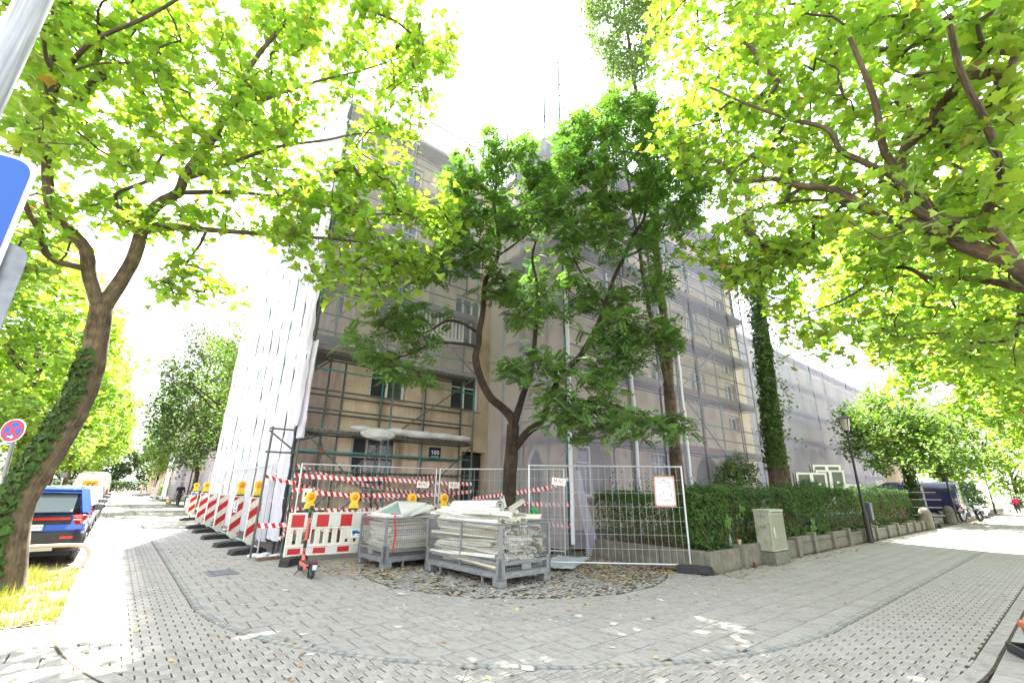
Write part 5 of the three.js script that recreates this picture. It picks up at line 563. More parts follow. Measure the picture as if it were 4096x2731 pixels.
function growTree(t, o) { // o: limbs [{pts,r0,r1,name}], nodes [V], leaf settings
  const rnd = rng(o.seed || 1), src = []; o.limbs.forEach((l, i) => { const g = limbGeo(l.pts, l.r0, l.r1, l.r0 > 0.12 ? 14 : 8, l.flare || 0, i * 3.1 + (o.seed || 0)); part(t, l.name || 'limb', g, o.bark || M.bark); for (const q of g.userData.line) if (!l.bare || q.r < l.bare) src.push({ p: q.p, r: q.r, root: true }); });
  const nodes = o.nodes, n = nodes.length, best = new Float32Array(n).fill(1e9), par = new Int32Array(n).fill(-1), pr = new Int32Array(n).fill(-1), done = new Uint8Array(n), order = [];
  for (let i = 0; i < n; i++) for (let k = 0; k < src.length; k++) { const d = src[k].p.distanceToSquared(nodes[i]); if (d < best[i]) { best[i] = d; pr[i] = k; } }
  for (let it = 0; it < n; it++) { let b = -1; for (let i = 0; i < n; i++) if (!done[i] && (b < 0 || best[i] < best[b])) b = i; done[b] = 1; order.push(b); for (let i = 0; i < n; i++) if (!done[i]) { const d = nodes[i].distanceToSquared(nodes[b]); if (d < best[i]) { best[i] = d; par[i] = b; pr[i] = -1; } } }
  const weight = new Float32Array(n).fill(1); for (let k = n - 1; k >= 0; k--) { const b = order[k]; if (par[b] >= 0 && pr[b] < 0) weight[par[b]] += weight[b]; }
  const segs = [], places = []; const twigR = o.twig || 0.005;
  for (const b of order) { const a = pr[b] >= 0 ? src[pr[b]].p : nodes[par[b]], c = nodes[b], L = a.distanceTo(c); const rb = twigR * Math.pow(weight[b], 0.42), ra = pr[b] >= 0 ? Math.min(src[pr[b]].r * 0.7, rb * 1.5) : twigR * Math.pow(weight[par[b]], 0.42);
    const mid = a.clone().lerp(c, 0.5).add(V((rnd() - 0.5) * L * 0.22, (rnd() - 0.3) * L * 0.2, (rnd() - 0.5) * L * 0.22)); if (L > 1e-3) { segs.push(bar(a, mid, Math.min(ra, rb * 1.35), 5, rb * 1.1, true), bar(mid, c, rb * 1.1, 5, rb, true)); }
    const k = Math.max(1, Math.round(o.perNode * (0.6 + 0.8 * rnd()) * Math.min(1.4, 0.5 + L / (o.step || 0.5)))); for (let i = 0; i < k; i++) { const u = 0.25 + 0.85 * rnd(), base = u < 0.5 ? a.clone().lerp(mid, u * 2) : mid.clone().lerp(c, Math.min(1.15, u * 2 - 1)); const sp = o.spread; places.push(base.add(V((rnd() - 0.5) * 2 * sp, (rnd() - 0.62) * 1.6 * sp, (rnd() - 0.5) * 2 * sp))); } }
  if (segs.length) part(t, 'branches', segs, o.twigMat || M.twig, null, 'stuff');
  leaves(t, 'crown', places, o.leaf, o.mat, o.size, rnd, o.leafOpt || {}); return places.length;
}
const px = (a) => a.map(([x, y, d]) => at(x, y, d));
let leafCount = 0;
{ // plane tree on the verge, ivy on its trunk
  const rnd = rng(301), t = thing('plane_tree', 'leaning plane tree with ivy clad trunk on the grass verge beside the blue car', 'tree');
  const trunk = px([[0, 2400, 10.9], [35, 2188, 10.9], [72, 2020, 10.85], [190, 1822, 10.75], [298, 1640, 10.7], [357, 1500, 10.65], [392, 1310, 10.6], [405, 1220, 10.55]]);
  const limbs = [{ pts: trunk, r0: 0.235, r1: 0.17, name: 'trunk', flare: 0.35, bare: 0.1 },
    { pts: px([[400, 1250, 10.55], [357, 1103, 10.5], [340, 995, 10.4], [307, 953, 10.4], [224, 880, 10.3], [195, 788, 10.2], [187, 663, 10.1], [200, 580, 10], [207, 373, 9.6], [230, 150, 9]]), r0: 0.125, r1: 0.045, bare: 0.1 },
    { pts: px([[405, 1240, 10.55], [464, 1150, 10.5], [531, 1036, 10.4], [564, 929, 10.3], [590, 860, 10.3], [640, 810, 10.25], [713, 770, 10.2], [738, 705, 10.1], [854, 547, 9.9], [895, 473, 9.8], [1011, 250, 9.3], [1144, 83, 8.8]]), r0: 0.135, r1: 0.04, bare: 0.1 },
    { pts: px([[564, 935, 10.3], [605, 904, 10.2], [730, 912, 10.1], [912, 925, 9.9], [1160, 945, 9.7], [1300, 953, 9.5], [1480, 975, 9.4], [1600, 1010, 9.3]]), r0: 0.08, r1: 0.012, bare: 0.06 },
    { pts: px([[550, 930, 10.3], [481, 846, 10], [460, 780, 9.8], [531, 746, 9.6], [605, 713, 9.4], [655, 614, 9.2], [800, 600, 9]]), r0: 0.055, r1: 0.014 },
    { pts: px([[345, 1075, 10.5], [249, 1053, 10.3], [191, 1028, 10.2], [158, 929, 10.0], [90, 800, 9.6], [66, 622, 9.2], [166, 390, 8.7], [274, 298, 8.4], [365, 257, 8.2], [520, 250, 8]]), r0: 0.06, r1: 0.012 },
    { pts: px([[738, 715, 10.1], [900, 660, 9.8], [1100, 590, 9.5], [1300, 560, 9.3], [1480, 530, 9.2], [1620, 560, 9.1]]), r0: 0.06, r1: 0.014 },
    { pts: px([[895, 473, 9.8], [1050, 400, 9.4], [1250, 330, 9.1], [1450, 280, 8.9], [1600, 230, 8.8]]), r0: 0.055, r1: 0.012 },
    { pts: px([[207, 373, 9.6], [350, 180, 8.4], [600, 60, 7.4], [800, -60, 6.8]]), r0: 0.05, r1: 0.02 },
    { pts: px([[713, 770, 10.2], [950, 770, 9.8], [1200, 800, 9.5], [1450, 850, 9.4], [1650, 860, 9.3]]), r0: 0.05, r1: 0.012 }];
  const nodes = []; const L = (p, d, n, holes, gap) => sampleLobe({ p, d, holes, gap }, n, rnd, nodes);
  L([[0, -40], [1000, -40], [1060, 100], [990, 260], [940, 330], [880, 380], [700, 420], [560, 430], [450, 480], [330, 480], [200, 440], [0, 380]], [7.6, 12], 400, [[530, 20, 60, 30], [380, 430, 90, 60], [200, 400, 60, 60]], -0.36);
  L([[560, 420], [700, 400], [900, 350], [1040, 430], [1050, 540], [1000, 640], [860, 640], [740, 625], [640, 570], [560, 530]], [8.4, 10.3], 140, null, -0.4);
  L([[330, 620], [430, 590], [560, 650], [520, 690], [400, 690]], [9.2, 10.2], 16, null, -0.9); L([[700, 590], [920, 620], [960, 690], [900, 700], [740, 670]], [8.6, 9.5], 18, null, -0.9);
  L([[0, 380], [200, 440], [330, 480], [250, 560], [120, 640], [0, 700]], [9.6, 11.8], 40, null, -0.4); L([[240, 480], [420, 470], [560, 500], [420, 520], [300, 520]], [9.6, 10.6], 14, null, -0.9);
  // crown above and behind the picture's upper edge
  for (let i = 0; i < 60; i++) nodes.push(at(lerp(-300, 1500, rnd()), lerp(-700, -60, rnd()), lerp(5, 9.5, rnd())));
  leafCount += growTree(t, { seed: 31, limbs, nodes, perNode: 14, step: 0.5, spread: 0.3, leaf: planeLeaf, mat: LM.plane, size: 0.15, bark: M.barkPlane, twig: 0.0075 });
  // ivy
  const g = limbGeo(trunk, 0.235, 0.17, 14, 0.35, 31), ln = g.userData.line, ivy = []; const across = levelRight; for (let i = 0; i < 4300; i++) { const k = Math.floor(Math.pow(rnd(), 0.8) * (ln.length * 0.78)), c = ln[k], f = k / ln.length, a = Math.PI * (0.3 + rnd() * (f < 0.12 ? 0.6 : 0.8 - f * 0.3)); const dir = V(0, 0, 0).addScaledVector(levelRight, Math.cos(a)).addScaledVector(levelAhead, -Math.sin(a) * 1).addScaledVector(UPV, 0.15).normalize(); const edge = Math.cos(a); if (edge > 0.1 && rnd() < 0.3 + f * 0.5) continue; const p = c.p.clone().addScaledVector(dir, c.r + 0.02 + rnd() * 0.1 * (1 - f)); ivy.push({ p, n: dir }); }
  leaves(t, 'ivy', ivy, ivyLeaf, LM.ivy, 0.095, rnd, { dead: 0, normal: (p, r) => p.n.clone().add(V((r() - 0.5) * 0.9, (r() - 0.2) * 0.9, (r() - 0.5) * 0.9)).normalize() });
  const vines = []; for (let i = 0; i < 7; i++) { const pts = []; let a = Math.PI * (0.5 + rnd() * 0.4); for (let k = 2; k < ln.length * 0.7; k += 3) { a += (rnd() - 0.5) * 0.3; const c = ln[k], dir = V(0, 0, 0).addScaledVector(levelRight, Math.cos(a)).addScaledVector(levelAhead, -Math.sin(a)); pts.push(c.p.clone().addScaledVector(dir, c.r + 0.015 + 0.02 * (i % 3))); } vines.push(new THREE.TubeGeometry(new THREE.CatmullRomCurve3(pts), 50, 0.011, 5)); } part(t, 'ivy_stems', vines, std(0.32, 0.25, 0.16, 0.9));
}
{ // plane tree whose trunk stands right of the view
  const rnd = rng(302), t = thing('plane_tree', 'spreading plane tree with long smooth limbs over the right hand path', 'tree');
  const fork = at(4330, 1240, 9.6), limbs = [{ pts: [V(9.9, -0.02, 1.5), V(9.85, 1.6, 1.45), V(9.75, 3.2, 1.35), fork], r0: 0.3, r1: 0.2, name: 'trunk', flare: 0.35, bare: 0.1 },
    { pts: [fork, ...px([[4096, 1085, 9.2], [4028, 1040, 9.1], [3850, 973, 8.9], [3734, 911, 8.8], [3582, 884, 8.7], [3448, 817, 8.6], [3377, 777, 8.55], [3314, 750, 8.5], [3216, 745, 8.5], [3100, 714, 8.5], [2948, 723, 8.5], [2903, 665, 8.5], [2760, 600, 8.5]])], r0: 0.15, r1: 0.016, bare: 0.09 },
    { pts: px([[4060, 1060, 9.2], [4020, 990, 9.1], [3984, 946, 9.0], [3930, 884, 8.9], [3830, 890, 8.8], [3734, 870, 8.7], [3627, 804, 8.5], [3600, 700, 8.2], [3537, 600, 7.9], [3500, 400, 7.4], [3400, 150, 6.9]]), r0: 0.105, r1: 0.03, bare: 0.08 },
    { pts: px([[3740, 860, 8.7], [3654, 741, 8.5], [3537, 687, 8.3], [3430, 634, 8.1], [3368, 607, 8.0], [3314, 518, 7.9], [3180, 480, 7.8], [3000, 420, 7.7], [2800, 330, 7.7]]), r0: 0.065, r1: 0.016 },
    { pts: [fork, ...px([[4096, 1155, 9.6], [3850, 1112, 10.2], [3720, 1112, 10.4], [3627, 1071, 10.6], [3537, 1080, 10.8], [3448, 1152, 11], [3350, 1210, 11.2], [3200, 1260, 11.4]])], r0: 0.075, r1: 0.012 },
    { pts: px([[3930, 884, 8.9], [4000, 700, 8.2], [3950, 500, 7.6], [3850, 300, 7.0], [3800, 100, 6.5]]), r0: 0.07, r1: 0.03 },
    { pts: px([[3448, 817, 8.6], [3250, 800, 8.9], [3050, 830, 9.2], [2900, 900, 9.5], [2800, 1010, 9.8]]), r0: 0.035, r1: 0.01 },
    { pts: px([[4100, 1250, 10.5], [3900, 1300, 13], [3700, 1360, 15], [3500, 1420, 16.5]]), r0: 0.05, r1: 0.012 }];
  const nodes = [], L = (p, d, n, holes, gap) => sampleLobe({ p, d, holes, gap }, n, rnd, nodes);
  L([[1510, -40], [2400, -40], [2400, 640], [2200, 600], [2000, 560], [1800, 520], [1650, 470], [1540, 420], [1500, 330], [1560, 250], [1470, 170], [1500, 60]], [7.4, 12], 470, null, -0.42);
  L([[1570, 480], [1700, 510], [1850, 550], [1800, 640], [1700, 680], [1620, 600], [1560, 560]], [9.2, 10.6], 46, null, -0.7); L([[1800, 520], [2400, 620], [2400, 860], [2150, 830], [1960, 740], [1820, 830], [1790, 700]], [9.5, 14], 130, [[1880, 700, 60, 60]], -0.5); L([[1700, 560], [1800, 560], [1830, 760], [1780, 740]], [10, 12], 20, null, -0.9);
  for (let i = 0; i < 60; i++) nodes.push(at(lerp(2600, 4500, rnd()), lerp(-800, -60, rnd()), lerp(5, 9.5, rnd())));
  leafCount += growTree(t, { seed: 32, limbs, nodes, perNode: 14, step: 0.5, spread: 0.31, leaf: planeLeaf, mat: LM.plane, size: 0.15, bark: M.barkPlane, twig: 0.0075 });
}
{ // feathery tree in the cobbles
  const rnd = rng(303), t = thing('pagoda_tree', 'dark stemmed tree with feathery leaves standing in the cobbled surround', 'tree'), b = V(7.06, -0.02, -8.44);
  const limbs = [{ pts: [b, ...px([[2036, 2000, 11], [2046, 1806, 11], [2052, 1700, 11]])], r0: 0.17, r1: 0.15, name: 'trunk', flare: 0.3, bare: 0.08 },
    { pts: px([[2048, 1740, 11], [2050, 1680, 11], [2020, 1640, 10.95], [1957, 1583, 10.9], [1915, 1495, 10.85], [1902, 1422, 10.8], [1915, 1374, 10.8], [1917, 1326, 10.8], [1933, 1241, 10.8], [1940, 1132, 10.8], [1990, 1030, 10.8], [1993, 933, 10.8], [1975, 814, 10.8], [1990, 700, 10.8], [1980, 560, 10.8]]), r0: 0.115, r1: 0.02, bare: 0.06 },
    { pts: px([[2052, 1720, 11], [2071, 1647, 11], [2097, 1564, 11.05], [2120, 1500, 10.9], [2138, 1373, 10.7], [2145, 1281, 10.6], [2150, 1150, 10.6], [2130, 1020, 10.7], [2180, 880, 10.8]]), r0: 0.095, r1: 0.018, bare: 0.06 },
    { pts: px([[2052, 1800, 11], [2116, 1723, 10.9], [2161, 1691, 10.8], [2190, 1625, 10.75], [2230, 1530, 10.7], [2330, 1410, 10.65], [2390, 1304, 10.6], [2421, 1220, 10.6], [2459, 1105, 10.55], [2497, 1029, 10.5], [2528, 952, 10.5], [2581, 861, 10.5], [2570, 700, 10.4], [2500, 560, 10.3]]), r0: 0.1, r1: 0.02, bare: 0.07 },
    { pts: px([[1902, 1385, 10.8], [1848, 1374, 10.7], [1727, 1374, 10.5], [1654, 1410, 10.4], [1560, 1440, 10.3]]), r0: 0.045, r1: 0.014 }, { pts: px([[1905, 1325, 10.8], [1842, 1289, 10.7], [1787, 1283, 10.6], [1697, 1332, 10.5], [1606, 1319, 10.4], [1480, 1350, 10.3]]), r0: 0.045, r1: 0.012 },
    { pts: px([[1990, 1030, 10.8], [1870, 960, 10.9], [1800, 900, 11], [1750, 860, 11]]), r0: 0.035, r1: 0.012 }, { pts: px([[2497, 1029, 10.5], [2560, 1000, 10.4], [2640, 930, 10.3], [2680, 850, 10.3]]), r0: 0.035, r1: 0.012 }, { pts: px([[2191, 1600, 10.75], [2300, 1600, 10.3], [2420, 1610, 10], [2520, 1640, 9.8], [2600, 1690, 9.7]]), r0: 0.025, r1: 0.01 }, { pts: px([[2390, 1304, 10.6], [2480, 1290, 10.2], [2580, 1320, 10], [2660, 1380, 9.9]]), r0: 0.03, r1: 0.01 },
    { pts: px([[2000, 1018, 10.8], [2080, 960, 10.7], [2180, 870, 10.6], [2250, 800, 10.6]]), r0: 0.03, r1: 0.01 }, { pts: px([[2421, 1220, 10.6], [2330, 1100, 10.4], [2280, 980, 10.3], [2290, 850, 10.3]]), r0: 0.035, r1: 0.012 }];
  const nodes = [], L = (p, d, n, gap) => sampleLobe({ p, d, gap }, n, rnd, nodes);
  L([[1050, 340], [1130, 275], [1210, 320], [1250, 360], [1250, 480], [1180, 560], [1100, 600], [1020, 640], [950, 640], [940, 580], [1000, 480], [1030, 420]], [9.8, 12], 150, -0.5); L([[1240, 350], [1330, 250], [1480, 200], [1560, 310], [1620, 430], [1590, 520], [1500, 560], [1400, 570], [1300, 560], [1240, 500]], [9.4, 11.8], 240, -0.6);
  L([[1130, 600], [1250, 550], [1400, 550], [1540, 560], [1540, 640], [1500, 700], [1400, 740], [1300, 760], [1150, 740], [1090, 680]], [9.8, 11.6], 70, -0.2); L([[770, 790], [850, 720], [960, 690], [1020, 700], [1000, 760], [950, 800], [1010, 860], [980, 895], [930, 860], [870, 890], [800, 840]], [9.8, 10.8], 46, -0.6);
  L([[1400, 730], [1480, 690], [1560, 760], [1560, 830], [1480, 820], [1400, 780]], [9.6, 10.4], 32, -0.9); L([[1140, 830], [1250, 790], [1380, 800], [1420, 880], [1500, 940], [1480, 1000], [1400, 980], [1340, 1010], [1260, 990], [1220, 900]], [9.3, 10.6], 72, -0.6); L([[1480, 950], [1570, 965], [1555, 1020], [1500, 1000]], [9.5, 10], 8, -0.95); L([[1350, 760], [1450, 760], [1480, 840], [1380, 860]], [9.8, 10.8], 20, -0.9);
  leafCount += growTree(t, { seed: 33, limbs, nodes, perNode: 11, step: 0.4, spread: 0.24, leaf: pinnate, mat: LM.locust, size: 0.27, bark: M.barkDark, twig: 0.005, leafOpt: { dead: 0.002, normal: (p, r) => V((r() - 0.5) * 1.5, 1, (r() - 0.5) * 1.5).normalize() } });
}
function alongStem(line, n, rnd, r0, r1, nodes, from = 0.3) { for (let i = 0; i < n; i++) { const k = Math.floor(lerp(from, 1, rnd()) * (line.length - 1)), c = line[k].p, a = rnd() * 6.283, r = lerp(r0, r1, rnd()); nodes.push(V(c.x + Math.cos(a) * r, c.y + rnd() * 0.6, c.z + Math.sin(a) * r)); } }
{ // two poplars behind the hedge
  const rnd = rng(304), t = thing('poplar_tree', 'slim forked poplar behind the leaning fence panel with a tall sparse crown', 'tree'), b = V(12.26, 0, -7.3);
  const A = [b, V(12.25, 1.5, -7.3), V(12.22, 3.4, -7.3), V(12.22, 4.7, -7.3)], up1 = [V(12.22, 4.55, -7.3), V(12.4, 6, -7.32), V(12.38, 8, -7.35), V(12.3, 10.5, -7.3), V(12.1, 14, -7.3), V(11.9, 19, -7.4), V(11.8, 25, -7.4)], up2 = [V(12.2, 4.5, -7.3), V(11.98, 5.4, -7.3), V(11.7, 7, -7.4), V(11.55, 9.5, -7.5), V(11.3, 13, -7.6), V(11, 18, -7.7)];
  const limbs = [{ pts: A, r0: 0.19, r1: 0.16, name: 'trunk', flare: 0.3, bare: 0.1 }, { pts: up1, r0: 0.15, r1: 0.03, name: 'trunk', bare: 0.14 }, { pts: up2, r0: 0.09, r1: 0.02, bare: 0.085 }], nodes = [];
  sampleLobe({ p: [[1345, -100], [1500, -100], [1520, 60], [1470, 190], [1400, 180], [1345, 80]], d: [12.5, 15.5], gap: -0.6 }, 480, rnd, nodes); for (let i = 0; i < 60; i++) nodes.push(V(12.3 + (rnd() - 0.5) * 1.3, 6 + rnd() * 7, -7.3 + (rnd() - 0.5) * 1.2));
  leafCount += growTree(t, { seed: 34, limbs, nodes, perNode: 22, step: 0.6, spread: 0.26, leaf: heartLeaf, mat: LM.poplar, size: 0.085, bark: M.bark, twig: 0.004 });
}
{ const rnd = rng(305), t = thing('poplar_tree', 'stout poplar wrapped in ivy behind the hedge near the black lantern', 'tree'), A = [V(19.3, 0, -7.3), V(19.35, 2, -7.3), V(19.7, 5, -7.3), V(20.1, 8, -7.3), V(20.5, 11, -7.3), V(20.8, 15, -7.2), V(20.9, 20, -7.2)], limbs = [{ pts: A, r0: 0.4, r1: 0.1, name: 'trunk', flare: 0.25, bare: 0.2 }, { pts: [V(20.2, 9, -7.3), V(20.9, 11, -7.4), V(21.4, 14, -7.5), V(21.6, 18, -7.6)], r0: 0.16, r1: 0.04, bare: 0.1 }], nodes = []; for (let i = 0; i < 170; i++) nodes.push(V(20.7 + (rnd() - 0.5) * 3, 10 + rnd() * 10, -7.3 + (rnd() - 0.5) * 2.6)); for (let i = 0; i < 70; i++) nodes.push(V(19.3 + (rnd() - 0.5) * 1.2 + 0.2, 3.4 + rnd() * 8, -7.0 + (rnd() - 0.5) * 1.0));
  leafCount += growTree(t, { seed: 35, limbs, nodes, perNode: 16, step: 0.6, spread: 0.28, leaf: heartLeaf, mat: LM.poplar, size: 0.1, bark: M.bark, twig: 0.005 });
  const ln = limbGeo(A, 0.4, 0.1, 10).userData.line, ivy = []; for (let i = 0; i < 5200; i++) { const k = Math.floor(lerp(0.13, 0.62, rnd()) * ln.length), c = ln[k], a = lerp(-2.4, 0.45, rnd()), dir = V(0, 0, 0).addScaledVector(levelAhead, -Math.cos(a)).addScaledVector(levelRight, Math.sin(a)); const thick = 0.08 + 0.26 * Math.max(0, n2(k * 0.13, a)) + 0.1 * rnd(); ivy.push({ p: c.p.clone().addScaledVector(dir, c.r * 0.9 + thick * rnd()).add(V(0, (rnd() - 0.5) * 0.15, 0)), n: dir }); } leaves(t, 'ivy', ivy, ivyLeaf, LM.ivy, 0.1, rnd, { dead: 0.003, normal: (p, r) => p.n.clone().add(V((r() - 0.5), (r() - 0.2), (r() - 0.5))).normalize() }); }
function streetTree(label, x, z, h, c, r, n, per, leaf, mat, size, seed, group, o = {}) { const rnd = rng(seed), t = thing(o.name || 'street_tree', label, 'tree', [0, 0, 0], 0, group), y0 = c[1] - r[1] * 0.55, limbs = [{ pts: [V(x, 0, z), V(x + 0.1, y0 * 0.5, z), V(lerp(x, c[0], 0.4), y0, lerp(z, c[2], 0.4)), V(lerp(x, c[0], 0.9), c[1] + r[1] * 0.5, lerp(z, c[2], 0.9))], r0: o.r || 0.2, r1: 0.05, name: 'trunk', flare: 0.25, bare: 0.18 }]; for (let i = 0; i < 6; i++) { const a = i * 1.05 + rnd(); limbs.push({ pts: [V(lerp(x, c[0], 0.4), y0 + i * 0.12 * r[1], lerp(z, c[2], 0.4)), V(c[0] + Math.cos(a) * r[0] * 0.35, c[1] - r[1] * 0.1 + i * 0.06 * r[1], c[2] + Math.sin(a) * r[2] * 0.35), V(c[0] + Math.cos(a) * r[0] * 0.75, c[1] + r[1] * (0.1 + 0.1 * i - 0.2), c[2] + Math.sin(a) * r[2] * 0.75)], r0: (o.r || 0.2) * 0.45, r1: 0.025 }); }
  const nodes = []; sampleBall(V(...c), V(...r), n, rnd, nodes); if (o.lobes) for (const l of o.lobes) sampleLobe(l, l.n, rnd, nodes); leafCount += growTree(t, { seed: seed + 1, limbs, nodes, perNode: per, step: 0.9, spread: o.spread || 0.5, leaf, mat, size, bark: o.bark || M.bark, twig: 0.008 }); return { t, rnd }; }
// lindens between the houses on the left street
streetTree('bright linden tree next to the end of the white sheeting', 6.0, -29, 12, [5.2, 8.2, -29.5], [3.2, 5.4, 3.8], 360, 26, heartLeaf, LM.linden, 0.13, 411, null, { r: 0.17 });
streetTree('dark linden tree behind the walking man', 5.6, -40, 12, [4.2, 8.2, -40], [4.4, 6.2, 5], 460, 24, heartLeaf, LM.dark, 0.16, 412, null, { r: 0.22, spread: 0.55 });
streetTree('rounded linden tree above the bicycles on the left street', 5.4, -52, 12, [4.2, 8.4, -53], [4.2, 6, 6], 400, 22, heartLeaf, LM.linden, 0.2, 413, null, { r: 0.22, spread: 0.65 });
streetTree('tall linden tree beyond the far netted house', 6.2, -92, 14, [4.8, 8, -92], [4.2, 6, 6], 240, 18, heartLeaf, LM.linden, 0.3, 415, null, { r: 0.24, spread: 0.8 });
for (const [x, z, cx, h, s, lb] of [[-3.6, -31, -4.6, 10, 421, 'pale plane tree on the median behind the parked cars'], [-3.8, -46, -4.4, 10.5, 422, 'plane tree on the median opposite the linden trees'], [-3.9, -62, -4, 10.5, 423, 'plane tree on the median beyond the white van'], [-9.5, -36, -10.5, 11, 424, 'plane tree across the road behind the leaning tree'], [-4, -85, -3.2, 11, 425, 'plane tree far down the left street median'], [-11, -58, -11, 11.5, 426, 'tall plane tree across the road far behind the leaning tree']])
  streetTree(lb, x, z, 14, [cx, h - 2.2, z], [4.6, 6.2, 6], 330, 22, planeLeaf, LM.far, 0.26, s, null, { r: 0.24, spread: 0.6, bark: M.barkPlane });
for (let i = 0; i < 5; i++) streetTree('dark round tree in the row closing the far end of the left street', -16 + i * 7.5, -150 - (i % 2) * 6, 14, [-16 + i * 7.5, 7, -150 - (i % 2) * 6], [5, 6.5, 5], 130, 14, heartLeaf, LM.dark, 0.6, 431 + i, 'trees closing the left street', { r: 0.3, spread: 1 });
// right street
{ const { t, rnd } = streetTree('linden tree with ivy covered trunk in front of the dark blue van', 39.5, -7.0, 9, [38.5, 6.0, -7.4], [4.2, 3.0, 3.2], 320, 26, heartLeaf, LM.linden, 0.16, 441, null, { r: 0.28, lobes: [{ p: [[1960, 950], [2050, 900], [2200, 940], [2320, 1000], [2340, 1070], [2250, 1090], [2160, 1080], [2000, 1080]], d: [33, 42], n: 160, gap: -0.7 }] }); const ivy = []; for (let i = 0; i < 900; i++) { const a = rnd() * 6.28, y = 0.2 + rnd() * 4; ivy.push({ p: V(39.5 + Math.cos(a) * (0.3 + rnd() * 0.16), y, -7 + Math.sin(a) * (0.3 + rnd() * 0.16)), n: V(Math.cos(a), 0.2, Math.sin(a)) }); } leaves(t, 'ivy', ivy, ivyLeaf, LM.ivy, 0.13, rnd, { dead: 0, normal: p => p.n }); }
streetTree('ivy clad tree beyond the parked scooter on the right street', 63, -8.5, 10, [62, 7.5, -8.5], [4.5, 4.5, 4], 220, 20, heartLeaf, LM.dark, 0.25, 442, null, { r: 0.4 });
for (const [x, s, lb] of [[20.5, 451, 'second plane tree along the right street path'], [31, 452, 'third plane tree along the right street path'], [43, 453, 'fourth plane tree along the right street path'], [57, 454, 'fifth plane tree along the right street path'], [74, 455, 'sixth plane tree along the right street path']])
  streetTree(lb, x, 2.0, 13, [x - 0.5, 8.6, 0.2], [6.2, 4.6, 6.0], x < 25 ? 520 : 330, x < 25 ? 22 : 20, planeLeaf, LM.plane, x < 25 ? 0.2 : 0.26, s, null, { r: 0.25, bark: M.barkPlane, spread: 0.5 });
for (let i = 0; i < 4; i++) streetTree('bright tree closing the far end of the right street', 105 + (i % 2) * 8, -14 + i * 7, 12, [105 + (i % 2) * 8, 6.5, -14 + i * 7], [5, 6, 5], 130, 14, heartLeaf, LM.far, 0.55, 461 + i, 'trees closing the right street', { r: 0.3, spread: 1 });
console.log('leaves', leafCount);
// ---------------------------------------------------------------- planter wall, hedge and right street things
{ const t = thing('planter_wall', 'low weathered concrete planter wall in short stepped blocks along the right street', 'wall'); const W = 0.14; let x = 9.5; const lens = [1.45, 1.5, 1.6, 1.5, 1.6, 1.5, 1.7, 1.5, 1.6, 1.5, 1.6, 1.4, 1.5, 1.0]; lens.forEach((l, i) => { const h = 0.4 + 0.05 * (i % 2) - (x > 18 ? 0.04 : 0), z = -5.2 - (x > 13 ? 0.1 : 0); part(t, 'wall_block', uvBox(rbox(l - 0.02, h, W, 0.012, x + l / 2, h / 2, z), 1.2), M.concrete); part(t, 'joint_post', uvBox(rbox(0.2, h + 0.07, W + 0.1, 0.015, x + l - 0.02, (h + 0.07) / 2, z + 0.03), 1.2), M.concrete); x += l; }); for (let k = 0; k < 3; k++) part(t, 'wall_block', uvBox(rbox(W, 0.42, 1.0, 0.012, 9.5, 0.21, -5.75 - k * 1.02), 1.2), M.concrete); }
const planterTop = structure('planter_soil', sheet(9.6, 31, -8.2, -5.2, 0.3, 1), std(0.1, 0.075, 0.05, 1, 0, { map: soilTex }));
function hedgeLeaves(t, name, boxes, n, size, mat, seed, geo = ovalLeaf) { const rnd = rng(seed), pl = [], tot = boxes.reduce((s, b) => s + b[6], 0); for (const b of boxes) { const m = Math.round(n * b[6] / tot); for (let i = 0; i < m; i++) { const f = rnd(); let u = rnd(), v = rnd(), w = rnd(); const k = 0.16; if (f < 0.42) v = 1 - rnd() * 0.14; else if (f < 0.72) w = 1 - rnd() * k; else if (f < 0.82) u = rnd() * 0.08; const x = lerp(b[0], b[3], u), z = lerp(b[2], b[5], w); const lump = 0.09 * n3(x * 0.9, v * 2, z * 1.1) + 0.05 * n3(x * 3.1, v * 5, z * 3), y = lerp(b[1], b[4] + (v > 0.8 ? lump + (rnd() < 0.05 ? rnd() * 0.28 : 0) : 0), v); if (v < 0.45 && rnd() < 0.55) continue; if (w > 0.7 && v < 0.85 && n3(x * 1.4, v * 2.4, 3) > 0.35 && rnd() < 0.75) continue; pl.push({ p: V(x + (rnd() - 0.5) * 0.05, y, z + lump * (w > 0.8 ? 1 : 0.2)), n: V((u < 0.1 ? -1 : 0) + (rnd() - 0.5) * 1.3, (v > 0.8 ? 1 : 0.35) + (rnd() - 0.5) * 0.9, (w > 0.8 ? 0.9 : 0) + (rnd() - 0.5) * 1.3).normalize() }); } } leafCount += pl.length; return leaves(t, name, pl, geo, mat, size, rnd, { dead: 0.002, normal: p => p.n }); }
function stems(t, boxes, n, seed) { const rnd = rng(seed), g = []; for (let i = 0; i < n; i++) { const b = boxes[i % boxes.length], x = lerp(b[0] + 0.1, b[3] - 0.1, rnd()), z = lerp(b[2] + 0.1, b[5] - 0.05, rnd()); let p = V(x, b[1] - 0.15, z); for (let k = 0; k < 3; k++) { const q = p.clone().add(V((rnd() - 0.5) * 0.22, (b[4] - b[1]) * 0.3, (rnd() - 0.5) * 0.22)); g.push(bar(p, q, 0.008 - k * 0.002, 4, 0.006 - k * 0.0015, true)); p = q; } } part(t, 'stems', g, std(0.16, 0.1, 0.06, 0.9), null, 'stuff'); }
